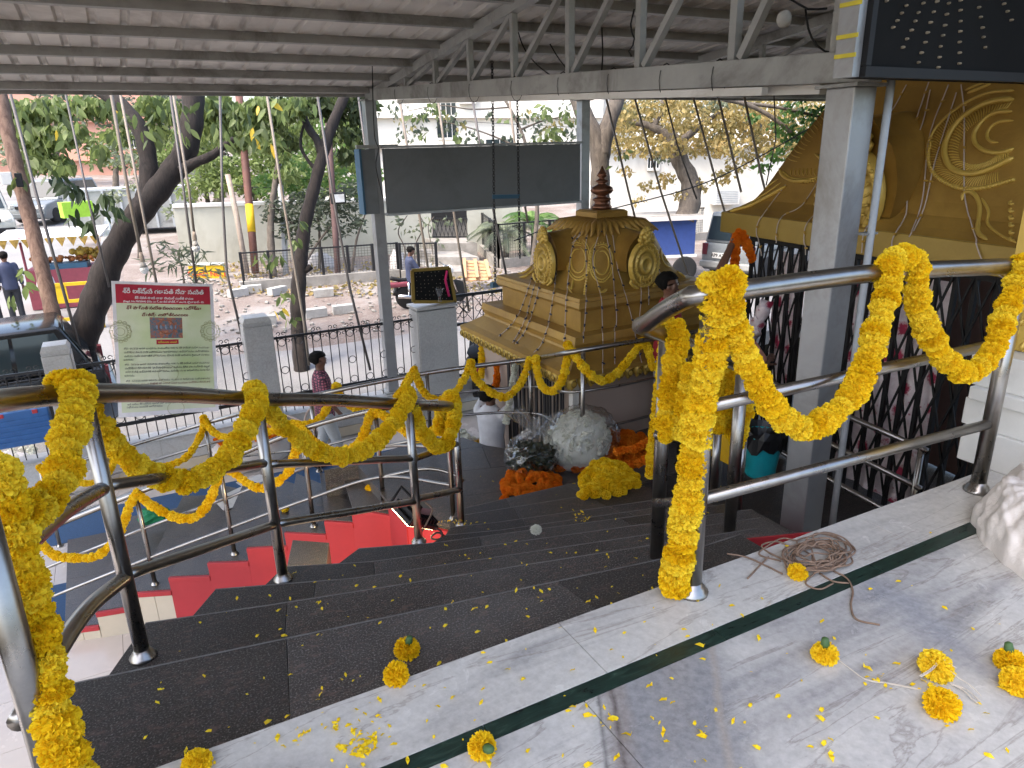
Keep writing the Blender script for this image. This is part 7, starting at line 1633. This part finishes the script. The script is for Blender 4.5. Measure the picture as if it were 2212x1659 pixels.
btext('(Regd. No.78/2004) ఫిలిం నగర్, జూబిలీ హిల్స్, రో.నం.10, హైదరాబాద్ - 33.', .5, .138, .034, M['print_white'], .80, bold=.001)
btext('శ్రీ పార్వతి సమేత పంచముఖ రుద్రేశ్వర', .5, .185, .06, M['print_brown'], .75, bold=.002)
btext('ప్రతిష్ఠ మహోత్సవములు', .5, .235, .06, M['print_brown'], .46, bold=.002)
btext('భక్తులకు మనవి', .51, .438, .042, M['print_yellow'], .19, bold=.001)
para = [(.484, 'తేది : 05/3/26 అనగా బుధవారం సాయంత్రం 4:00 గం శ్రీ పార్వతి సమేత పంచముఖ', .86), (.512, 'రుద్రేశ్వర స్వామి వారికి అభిషేకములు "జలాధివాసము", రుద్రహోమము, రుద్రాభిషేకము', .86), (.54, 'మరియు రుద్ర మహాశక్తి హోమములు స్వామి వారికి అన్నదాన వైభవంగా పూజలు', .86), (.565, 'జరుగును.', .1),
        (.602, 'తేది : 06/3/26 అనగా గురువారం సాయంత్రం 4:00 గం శ్రీ పార్వతి సమేత పంచముఖ', .86), (.63, 'రుద్రేశ్వర స్వామివారికి "ధాన్యాధివాసము" మరియు క్షీర, ఫల పుష్పాధి, ఘృత', .86), (.657, 'కల్పాధి విధి అన్నవారికి శయనహోమము, మరియు పూజ అనంతరము పూజ సేవ', .86), (.684, 'జరుగును.', .1),
        (.725, 'తేది : 07/3/26 అనగా శనివారం శుభోదయం 10 గం॥ 11 నిమిషాలకు పుణ్యకాలము', .86), (.752, 'క్షేత్రము పంచామృత శ్రీశ్రీశ్రీ శ్రీ పార్వతి సమేత పంచముఖ రుద్రేశ్వర స్వామి వారి', .86), (.78, 'ప్రతిష్ఠా మహోత్సవము జరుగును', .25), (.815, 'కావున భక్తులందరు విచ్చేసి అన్నప్రసాదం స్వీకరించి శ్రీ స్వామివారి కృపకు పాత్రులు', .86), (.835, 'కాగలరు అని మనవి', .4),
        (.905, 'అని ఇట్లు శ్రీ లక్ష్మి గణపతి సేవా సమితి భక్తులు మరియు కార్యవర్గము', .80), (.925, 'సభ్యులు అందరికి ఆహ్వానము', .36)]
for i, (v, s, w) in enumerate(para):
    btext(s, .075 + w / 2, v, .034, M['print_brown' if i in (9, 10) else 'print_dark'], w)
btext('ఇట్లు', .86, .90, .03, M['print_brown'], .05); btext('కార్యనిర్వాహక కమిటీ', .86, .918, .03, M['print_brown'], .13)
# ================================================================ STRING LIGHTS
def I1(x, y): return (999 + .4651 * x, 421 + .4651 * y)
def strand(label, T, pts, nb, r=.0042, wm='wire', bmt='bulb_dark', group='string lights draped over the small shrine'):
    P = catmull([V((a, b, 0)) for a, b in pts], 5); Q = []; last = None
    for p in P:
        h = hit(T, p.x, p.y)
        if h: last = (h[0] - CAMP).length; Q.append(h[0] + h[1] * .012)
        elif last: Q.append(CAMP + ray(p.x, p.y).normalized() * (last - .02))
    if len(Q) < 3: return
    s = thing('string_light', label, 'string light', tuple(Q[-1]), group=group)
    MB().tube(Q, r, 4).build('wire', M[wm], s)
    bm2 = MB().lathe([(.004, -.01), (.010, 0), (.008, .02), (.002, .028)], n=6).mesh('bulb', M[bmt])
    for i in range(nb):
        q = Q[int((i + .5) * len(Q) / nb)]; inst('bulb', bm2, s, Matrix.Translation(q) @ Euler((rnd(0, 3), rnd(0, 3), 0)).to_matrix().to_4x4())
for i, (pts, n) in enumerate((([(652, 130), (605, 300), (640, 470), (645, 560), (650, 720), (648, 830)], 8), ([(655, 140), (690, 320), (712, 560), (705, 640), (706, 790)], 9), ([(690, 150), (715, 330), (745, 430), (780, 560), (800, 650), (830, 780)], 8), ([(720, 140), (820, 190), (828, 300), (827, 470), (815, 600)], 7), ([(700, 110), (850, 215), (862, 300), (862, 510)], 6), ([(600, 120), (575, 230), (577, 370), (568, 540), (558, 690)], 10), ([(600, 115), (520, 230), (500, 340), (485, 480), (483, 560), (476, 690)], 10), ([(440, 350), (410, 560), (372, 690), (330, 740)], 9), ([(372, 380), (330, 540), (290, 640), (245, 700)], 9), ([(345, 390), (300, 560), (265, 640), (235, 690)], 9), ([(325, 385), (270, 540), (215, 620), (170, 660)], 9), ([(620, 110), (540, 200), (480, 250), (400, 300)], 10), ([(640, 108), (560, 150), (520, 200), (470, 230)], 9), ([(720, 120), (780, 180), (900, 330), (940, 480)], 8))):
    strand(('first', 'second', 'third', 'fourth', 'fifth', 'sixth', 'seventh', 'eighth', 'ninth', 'tenth', 'eleventh', 'twelfth', 'thirteenth', 'fourteenth')[i] + ' light string on the small gold shrine, ' + ('running down the right of its front ridge' if i < 5 else 'running down the front ridge and left side' if i < 8 else 'crossing the left cornice corner' if i < 11 else 'looped near the top collar'), TSH, [I1(*p) for p in pts], n)
fasc = [o for o in tp.children if o.name.startswith(('fascia', 'roof'))]; T3 = bvh([o for o in fasc])
for i, (pts, n) in enumerate((([(875, 30), (800, 230), (700, 320), (650, 345)], 4), ([(880, 60), (850, 190), (790, 350), (790, 520), (740, 620), (735, 680)], 4), ([(790, 40), (740, 130), (690, 190), (670, 260)], 3), ([(950, 40), (880, 230), (850, 480), (800, 620)], 4), ([(998, 40), (1010, 150), (1010, 350), (1015, 480), (1050, 620), (1090, 720), (1165, 775)], 5), ([(980, 70), (900, 330), (860, 500), (815, 600)], 4), ([(770, 380), (770, 460), (640, 580), (620, 680)], 4), ([(470, 380), (390, 500), (310, 548), (290, 640)], 4), ([(330, 420), (265, 505), (220, 580), (235, 690)], 4), ([(455, 520), (405, 580), (402, 690)], 3))):
    strand(('first', 'second', 'third', 'fourth', 'fifth', 'sixth', 'seventh', 'eighth', 'ninth', 'tenth')[i] + ' pale light wire hanging over the big temple roof' + (' right of the thick column' if i < 7 else ' left of the thick column'), T3, [I2(*p) for p in pts], n, .0045, 'wire', 'bulb_yellow', 'light wires draped over the big temple roof')
# ================================================================ OBJECTS
# bulb board on the tall pillar
bb = aty(936, 640, FY - .1); ob = thing('bulb_board', 'black bulb studded board in a gold frame leaning on top of the tall pillar', 'board', tuple(bb))
Q = [aty(x, y, FY + .02) for x, y in ((893, 652), (983, 652), (970, 578), (890, 584))]
MB().plate(Q, (0, .03, 0)).build('panel', M['black_panel'], ob)
for i in range(4): MB().beam(Q[i], Q[(i + 1) % 4], .05, .03, V((0, 1, 0))).build('frame_side', M['gold_trim'], ob)
bl_ = MB().ball((0, 0, 0), .006, 5, 4).mesh('bulb', M['led_bulb'])
for i in range(9):
    for j in range(8):
        if (i * 5 + j * 3) % 4: p = lerp(lerp(Q[0], Q[1], .1 + i * .1), lerp(Q[3], Q[2], .1 + i * .1), .1 + j * .115); inst('bulb', bl_, ob, Matrix.Translation(p + V((0, -.006, 0))))
MB().tube([aty(965, 585, FY - .0), aty(962, 605, FY - .03), aty(970, 640, FY - .02)], .02, 6).build('pink_thread', M['pink_thread'], ob, True)
gl = aty(950, 652, FY - .06); MB().lathe([(.03, 0), (.035, .02), (.02, .05), (.04, .12), (.075, .2), (.08, .22), (.07, .22), (.03, .1)], gl, 14).solo('plastic_cup', M['plastic'], 'translucent plastic cup standing on the tall pillar', 'cup', gl, True)
# blue toolbox on the plinth
ta_, tb_ = aty(-12, 962, FY - .02), aty(120, 950, FY - .02); zt = aty(60, 886, FY - .04).z; zb_ = aty(60, 962, FY - .04).z
tbx = thing('toolbox', 'blue ribbed plastic toolbox with red latches on the marble plinth', 'toolbox', ((ta_.x + tb_.x) / 2, FY + .05, zb_)); w = tb_.x - ta_.x; cx = (ta_.x + tb_.x) / 2
MB().box((cx, FY + .06, (zb_ + zt) / 2), (w, .2, zt - zb_)).build('case', M['toolbox'], tbx, bevel=.015)
for i in range(5): MB().box((cx, FY - .045, lerp(zb_, zt, .15 + i * .15)), (w * .96, .02, .025)).build('rib', M['toolbox'], tbx, bevel=.004)
for sx in (-.28, .28): MB().box((cx + sx * w, FY - .03, zt - .03), (.06, .04, .05)).build('latch', M['red'], tbx, bevel=.006)
MB().tube([(cx - .1, FY + .04, zt - .01), (cx - .1, FY + .02, zt + .05), (cx + .1, FY + .02, zt + .05), (cx + .1, FY + .04, zt - .01)], .014, 8).build('handle', M['black_paint'], tbx)
# lamp lying on the steps between the railings (its light is on)
fl0 = atd(905, 1120, 4.6); fd = thing('flood_light', 'black finned flood light tied to a left handrail post, shining down', 'lamp', tuple(fl0))
hd_ = atd(895, 1115, 4.62); RR = Matrix.Rotation(math.radians(38), 3, V((.2, 1, 0))) @ Matrix.Rotation(math.radians(20), 3, 'Z')
MB().box(hd_, (.30, .22, .035), RR).build('housing', M['black_paint'], fd, bevel=.006)
for i in range(8): MB().box(hd_ + RR @ V((-.12 + i * .034, 0, .034)), (.008, .2, .035), RR).build('fin', M['black_paint'], fd)
MB().box(hd_ + RR @ V((0, 0, .075)), (.14, .1, .05), RR).build('driver_box', M['grey_paint'], fd, bevel=.006)
k = NT('lamp_glass_lit'); k.b.inputs['Emission Color'].default_value = (1, .78, .38, 1); k.b.inputs['Emission Strength'].default_value = 10.0; M['lit'] = k.m
MB().box(hd_ + RR @ V((0, 0, -.021)), (.27, .19, .006), RR).build('lit_glass', M['lit'], fd)
MB().tube([hd_ + RR @ V((-.15, -.11, 0)), hd_ + RR @ V((-.15, -.11, .13)), hd_ + RR @ V((-.15, .11, .13)), hd_ + RR @ V((-.15, .11, 0))], .01, 6).build('bracket', M['black_paint'], fd)
MB().tube(catmull([atd(918, 1085, 4.4), atd(934, 1100, 4.4), atd(922, 1130, 4.4), atd(905, 1158, 4.4), atd(896, 1176, 4.42)], .02), .006, 6).build('orange_cable', M['rope'], fd, True)
MB().tube(catmull([atd(940, 1140, 4.6), atd(955, 1150, 4.6), atd(950, 1165, 4.6), atd(930, 1162, 4.6), atd(945, 1150, 4.6), atd(960, 1158, 4.6)], .02), .007, 6).build('cable_coil', M['wire_black'], fd, True)
al = bpy.data.lights.new('flood_light_beam', 'AREA'); al.energy = 12; al.size = .24; al.color = (1, .78, .42); alo = bpy.data.objects.new('flood_light_beam', al); S.collection.objects.link(alo); alo.parent = fd
alo.matrix_basis = Matrix.Translation(hd_ + RR @ V((0, 0, -.03)) - off(fd)) @ RR.to_4x4()
# dark stone box behind the posts
dkp = atz(665, 1172, -1.55); dk = MB().prism([(q.x, q.y) for q in (atz(620, 1222, -1.42), atz(706, 1218, -1.42), atz(711, 1172, -1.42), atz(632, 1166, -1.42))], FL + .0, -1.42)
dk.solo('granite_block', M['granite_dark'], 'low dark granite block standing between the two flights of steps', 'block', None, False, None, .004)
# bags on the landing
def bagthing(label, c, r, inner=None):
    g = thing('plastic_bag', label, 'bag', tuple(c)); return g
def film(c, rx, ry, rz_, seed, cre=.10, n=90, mm=46):
    o = V((seed * 7.3, seed * 3.1, 0)); vs = []; m = MB()
    for j in range(mm + 1):
        f = j / mm; ph = -math.pi / 2 * .92 + f * math.pi * .96
        for i in range(n):
            a = 2 * math.pi * i / n; q = V((math.cos(ph) * math.cos(a), math.cos(ph) * math.sin(a), math.sin(ph)))
            w = 1 - cre * abs(mn.noise(q * 3.1 + o)) - cre * .55 * abs(mn.noise(q * 7.5 + o)) + .06 * mn.noise(q * 1.6 + o) - .10 * max(0, f - .6) * abs(math.sin(a * 9 + 3 * mn.noise(q * 2)))
            vs.append(c + V((q.x * rx * w, q.y * ry * w, max(-rz_ * .86, q.z * rz_ * w))))
    return m.add(vs, [(j * n + i, j * n + (i + 1) % n, (j + 1) * n + (i + 1) % n, (j + 1) * n + i) for j in range(mm) for i in range(n)])
import mathutils.noise as mn
c = atz(1150, 1028, LD); bg1 = thing('plastic_bag', 'clear knotted plastic bag of dark green leaves on the landing', 'bag', tuple(c))
film(c + V((0, 0, .2)), .27, .24, .235, 1, .16).build('film', M['plastic'], bg1, True)
for q, rr in (([(0, 0, .38), (.03, 0, .46), (-.06, .02, .54), (-.17, .05, .66)], (.15, .05, .07, .09)), ([(0, 0, .38), (.08, 0, .46), (.17, .02, .54)], (.11, .05, .10))):
    P = [c + V(p) for p in q]; m = MB(); vs = []
    for p, r in zip(P, rr):
        for i in range(28): a = 2 * math.pi * i / 28; k2 = r * (1 + .35 * math.sin(a * 7)); vs.append(p + V((math.cos(a) * k2, math.sin(a) * k2 * .5, .02 * math.sin(a * 5))))
    m.add(vs, [(j * 28 + i, j * 28 + (i + 1) % 28, (j + 1) * 28 + (i + 1) % 28, (j + 1) * 28 + i) for j in range(len(P) - 1) for i in range(28)]); m.build('neck', M['plastic'], bg1, True)
m = MB(); leafs(m, c + V((0, 0, .18)), V((.165, .14, .12)), 700, .10, .0, .36); m.build('leaves', M['leaf_dark'], bg1, False, 'stuff')
MB().ball(c + V((0, 0, .13)), (.18, .15, .11), 12, 8, .1).build('leaf_core', M['leaf_dark'], bg1, True)
c = atz(1250, 1003, LD); bg2 = thing('plastic_bag', 'big clear plastic bag full of white flowers on the landing', 'bag', tuple(c)); random.seed(3)
def inb(rx, ry, rz_):
    while True:
        q = V((rnd(-1, 1), rnd(-1, 1), rnd(-.3, 1)))
        if .86 < q.length < 1: return V((q.x * rx, q.y * ry, q.z * rz_))
film(c + V((0, 0, .22)), .31, .25, .29, 5, .06, 60, 30).build('filling', M['white_petal'], bg2, True)
for i in range(290): inst('flower', FLW['white_far'][i % 3], bg2, basis(V((rnd(-1, 1), rnd(-1, 1), rnd(-1, 1))), c + V((0, 0, .22)) + inb(.32, .26, .30), rnd(.016, .034)))
film(c + V((.03, .0, .24)), .40, .32, .36, 9, .14).build('film', M['plastic'], bg2, True)
# yellow boxes, bucket
yb = V((3.15, 7.55, FL)); MB().box(yb + V((0, 0, .42)), (.62, .62, .84), Matrix.Rotation(.2, 3, 'Z')).solo('yellow_box', M['yellow_box'], 'yellow box topped with white flowers left of the white shirted man', 'box', yb, False, None, .01)
wf = thing('flower_tray', 'tray of white flowers on top of the yellow box', 'tray', tuple(yb + V((0, 0, .84)))); MB().box(yb + V((0, 0, .85)), (.55, .55, .02), Matrix.Rotation(.2, 3, 'Z')).build('tray', M['paper'], wf)
for i in range(60): inst('flower', FLW['white_far'][i % 2], wf, basis(V((0, 0, 1)), yb + V((rnd(-.24, .24), rnd(-.24, .24), .88)), rnd(.02, .04)))
yq = [atd(x, y, d) for x, y, d in ((1537, 900, 4.75), (1590, 925, 4.6), (1590, 1012, 4.7), (1537, 985, 4.85))]; MB().plate(yq, (.25, .2, 0)).solo('yellow_box', M['yellow_box'], 'yellow box behind the stair handrail, left of the turquoise bin', 'box')
tc_ = atd(1640, 1025, 4.75); bn = thing('waste_bin', 'turquoise plastic bin with a black liner hung on the rail', 'bin', tuple(tc_))
pr = [(.085, 0), (.10, .02), (.125, .28), (.13, .30), (.12, .30), (.09, .03)]
MB().lathe([(a, b) for a, b in pr], tc_, 20).build('bucket', M['teal'], bn, True)
m = MB(); vs = []
for i in range(25):
    a = 2 * math.pi * i / 24; j = rnd(-.015, .015)
    vs += [tc_ + V((math.cos(a) * .134, math.sin(a) * .134, .21 + j * 2)), tc_ + V((math.cos(a) * (.142 + j), math.sin(a) * (.142 + j), .30)), tc_ + V((math.cos(a) * .135, math.sin(a) * .135, .345 + j)), tc_ + V((math.cos(a) * .10, math.sin(a) * .10, .24))]
m.add(vs, [(i * 4 + q, i * 4 + 4 + q, i * 4 + 5 + q, i * 4 + 1 + q) for i in range(24) for q in range(3)]); m.build('liner', M['bin_black'], bn)
# beige plastic chair by the wall
cq = atz(678, 985, FL) ; cq.y = min(cq.y, FY - .45); ch_ = thing('plastic_chair', 'beige moulded plastic chair by the marble wall behind the man in plaid', 'chair', tuple(cq), math.radians(200))
MB().box((0, 0, .43), (.46, .44, .03)).build('seat', M['plastic_beige'], ch_, bevel=.012)
for sx in (-.2, .2):
    for sy in (-.19, .19): MB().tube([(sx, sy, .43), (sx * 1.15, sy * 1.2, 0)], .02, 8).build('leg', M['plastic_beige'], ch_, True)
    MB().tube([(sx * 1.12, -.2, .43), (sx * 1.12, -.22, .66), (sx * 1.12, .2, .66), (sx * 1.1, .2, .43)], .018, 8).build('armrest', M['plastic_beige'], ch_, True)
bk_ = MB().ring((0, .235, .66), .22, .016, (1, 0, 0), (0, .12, 1), 18, 6); bk_.build('back_frame', M['plastic_beige'], ch_, True)
for i in range(6): MB().tube([(-.18 + .03 * abs(i - 2.5), .235, .54 + i * .05), (0, .27, .53 + i * .05), (.18 - .03 * abs(i - 2.5), .235, .54 + i * .05)], .009, 6).build('back_slat', M['plastic_beige'], ch_, True)
# sacks and packets on the forecourt floor
def sackobj(label, px, py, z, r, mt, top=None, rot=0):
    p = atz(px, py, z); g = thing('sack', label, 'sack', tuple(p)); MB().ball(p + V((0, 0, r[2] * .8)), r, 16, 11, .09).build('cloth', M[mt], g, True)
    if top:
        for i in range(70): inst('flower', FLW[top][i % 2], g, basis(V((rnd(-1, 1), rnd(-1, 1), 1)), p + V((rnd(-.8, .8) * r[0], rnd(-.7, .7) * r[1], r[2] * 1.55 + rnd(-.02, .05))), rnd(.03, .045)))
    return g
sackobj('white woven sack heaped with orange marigolds beyond the lower steps', 545, 1005, FL, (.55, .35, .26), 'sack', 'orange_far')
sackobj('peach cloth bundle right of the white sack', 598, 975, FL, (.25, .25, .28), 'orange_cloth')
sackobj('pale sack on the tiles by the far left handrail post', 190, 1045, FL, (.55, .4, .24), 'sack', 'yellow_far')
sackobj('clear bag of white flowers at the far left on the forecourt', 30, 1060, FL, (.42, .35, .3), 'sack', 'white_far')
gf = atz(338, 1118, FL + .5); gp_ = V((gf.x, gf.y, NP[2].z)); gp_ = atz(336, 1122, NP[2].z); m = MB(); m.ball(gp_ + V((0, 0, .05)), (.16, .12, .09), 12, 8, .25); m.solo('foil_packet', M['green_foil'], 'crumpled shiny green foil packet on the lower steps', 'packet', gp_)
for i, (x, y, rz) in enumerate(((545, 1040, .3), (590, 1050, .1), (520, 1065, .5), (505, 1088, .2), (565, 1062, -.2))):
    p = atz(x, y, FP[3].z if i < 2 else FP[3].z); R = Matrix.Rotation(rz, 3, 'Z'); MB().box(p + V((0, 0, .006 + .003 * i)), (.30, .22, .004), R).solo('leaflet', M['paper'], ('printed leaflet, farthest of those on the lower steps', 'printed leaflet on the right of those on the lower steps', 'blank white sheet among the leaflets on the lower steps', 'printed leaflet nearest the camera on the lower steps', 'printed leaflet in the middle of those on the lower steps')[i], 'paper', p, group='leaflets on the lower steps')
# white sack at the right edge
P0 = [atz(x, y, 0) for x, y in ((2102, 1128), (2135, 1180), (2180, 1225), (2260, 1290), (2400, 1260), (2330, 1090), (2180, 1085))]
sk_ = thing('white_sack', 'creased white woven sack lying on the marble at the right edge', 'sack', tuple(P0[2])); cc = V((sum(p.x for p in P0) / 7, sum(p.y for p in P0) / 7, 0)); random.seed(31)
m = MB(); rings = []
def prad(a):
    best = None
    d = V((math.cos(a), math.sin(a)))
    for i in range(7):
        p, q = P0[i] - cc, P0[(i + 1) % 7] - cc; den = d.x * (q.y - p.y) - d.y * (q.x - p.x)
        if abs(den) > 1e-9:
            t = (p.x * (q.y - p.y) - p.y * (q.x - p.x)) / den; u = (p.x * d.y - p.y * d.x) / den
            if t > 0 and -.001 <= u <= 1.001: best = t
    return best or .2
import mathutils.noise as mn
vs = []; NA, NR = 120, 40
for j in range(NR + 1):
    f = j / NR; z = .23 * math.sin(f * math.pi / 2) ** .8; rr = math.cos(f * math.pi / 2) ** .55
    for i in range(NA):
        a = 2 * math.pi * i / NA; q = cc + V((math.cos(a), math.sin(a), 0)) * prad(a) * rr
        rg = lambda v: 1 - abs(mn.noise(v)) * 2
        u_, v_ = q.x * .8 + q.y * .6, -q.x * .6 + q.y * .8; u2, v2 = q.x * .5 - q.y * .86 + z * .5, q.x * .86 + q.y * .5 - z * .3
        w = mn.noise(V((q.x * 4, q.y * 5, z * 5))) * .035 + .014 * mn.noise(V((u_ * 24, v_ * 4, z * 5))) + .010 * mn.noise(V((u2 * 34, v2 * 6, z * 4))) + .009 * max(0, rg(V((u2 * 6, v2 * 2.2, z * 2.5)))) ** 5 + .003 * mn.noise(V((q.x * 60, q.y * 60, z * 60)))
        vs.append(q + V((math.cos(a) * w, math.sin(a) * w, z + w * (1 if j else 0))))
m.add(vs, [(j * NA + i, j * NA + (i + 1) % NA, (j + 1) * NA + (i + 1) % NA, (j + 1) * NA + i) for j in range(NR) for i in range(NA)]); m.build('cloth', M['sack'], sk_, True)
for k0 in ([(2108, 1132), (2140, 1178), (2180, 1222), (2240, 1272)], ): MB().tube(catmull([atz(x, y, 0) + V((0, 0, .02)) for x, y in k0], .02), .004, 5).build('hem_stitch', M['string'], sk_)
# rope pile
random.seed(17); rp = atz(1765, 1212, 0); rop = thing('rope_pile', 'tangled pile of brown jute rope on the white marble', 'rope', tuple(rp))
for kx in range(9):
    P = []; a0 = rnd(0, 6.28); cx_, cy_ = rnd(-.03, .06), rnd(-.03, .03); n = rnd(14, 26)
    for i in range(int(n)):
        a = a0 + i * .62; rad = .035 + .055 * abs(math.sin(i * .37 + kx)); P.append(rp + V((cx_ + math.cos(a) * rad * 1.5 + rnd(-.02, .02), cy_ + math.sin(a) * rad + rnd(-.015, .015), .006 + .05 * rnd(0, 1) * (1 - rad * 6))))
    for p in P: p.z = max(.004, p.z)
    MB().tube(catmull(P, .012), .0034, 5).build('rope', M['rope'], rop, True)
for q in ([(1800, 1235), (1830, 1252), (1842, 1280), (1838, 1310), (1850, 1340), (1900, 1352)], [(1700, 1215), (1660, 1195), (1645, 1180), (1680, 1172), (1720, 1190)], [(1690, 1242), (1650, 1222), (1610, 1205), (1570, 1198)], [(1660, 1205), (1640, 1225), (1615, 1252)], [(1720, 1170), (1690, 1165), (1660, 1180), (1640, 1200), (1690, 1215)], [(1770, 1240), (1800, 1258), (1835, 1262)], [(1760, 1240), (1740, 1262), (1770, 1275), (1800, 1262)]):
    MB().tube(catmull([atz(x, y, 0) + V((0, 0, .004)) for x, y in q], .012), .0034, 5).build('rope', M['rope'], rop, True)
st_ = thing('cotton_strings', 'frayed cotton strings tied around the marigold on the grey marble', 'string', tuple(atz(2060, 1480, 0)))
for q, h in (([(1990, 1448), (2010, 1440), (2040, 1462), (2060, 1475)], .05), ([(2000, 1440), (2030, 1452), (2062, 1480), (2090, 1498), (2112, 1520)], .03), ([(2058, 1484), (2080, 1490), (2100, 1505), (2118, 1522)], .008), ([(2050, 1480), (2078, 1494), (2095, 1512), (2110, 1524)], .008), ([(1980, 1492), (2000, 1480), (2018, 1462), (2025, 1440)], .05), ([(1800, 1420), (1840, 1450), (1870, 1470), (1920, 1478), (1980, 1490)], .004)):
    for d in (0, 1): MB().tube(catmull([atz(x + d * 3, y + d * 2, 0) + V((0, 0, h)) for x, y in q], .015), .0014, 4).build('string', M['string'], st_)
# wires and small fittings under the roof
for i, (pts, d) in enumerate((([(792, -10), (800, 60), (804, 140), (806, 230), (810, 300), (818, 320), (812, 360), (828, 430)], 8.6), ([(1188, 95), (1206, 125), (1230, 155), (1250, 172)], 7.4), ([(1112, 40), (1130, 100), (1160, 140), (1200, 170)], 7.6), ([(1300, 60), (1302, 120), (1298, 170)], 6.5), ([(1370, 20), (1362, 60), (1372, 90), (1358, 110), (1364, 122)], 5.6), ([(1740, 20), (1748, 70), (1770, 105), (1800, 115)], 4.4), ([(1690, -10), (1720, 5), (1745, 20), (1790, 18)], 4.4))):
    MB().tube(catmull(pxl(pts, d), .06), .007, 5).solo('roof_wire', M['wire_black'], ('long black wire hanging down the first silver column', 'grey cable looping across the near truss', 'black cable drooping from the near truss chord', 'thin wire hanging between truss posts', 'knotted wire hanging in front of the near truss', 'loose wire hanging beside the black bulb panel', 'wire running along the purlin beside the bulb panel')[i], 'wire', None, True)
fb = atd(1690, 42, 4.4); MB().lathe([(.03, -.02), (.05, 0), (.05, .03), (.02, .04)], fb, 14, Matrix.Rotation(math.pi / 2, 3, 'X')).solo('ceiling_rose', M['white_paint'], 'white round ceiling rose on the far truss', 'fitting', fb, True)
cctv = atd(1205, 5, 5.2)
# strap and zip ties, tie wires around the truss chord
tw = MB().ring((0, 0, 0), .1, .004, (1, 0, 0), (0, 0, 1), 12, 4).mesh('tie_wire', M['wire_black'])
for py_ in (9.3, 8.2, 7.1, 6.2, 5.4, 4.7, 4.1, 3.6): inst('tie_wire', tw, tr, Matrix.Translation((TX, py_, chord_z(py_) - .02)) @ Matrix.Diagonal((.62, 1, 1.1, 1)))
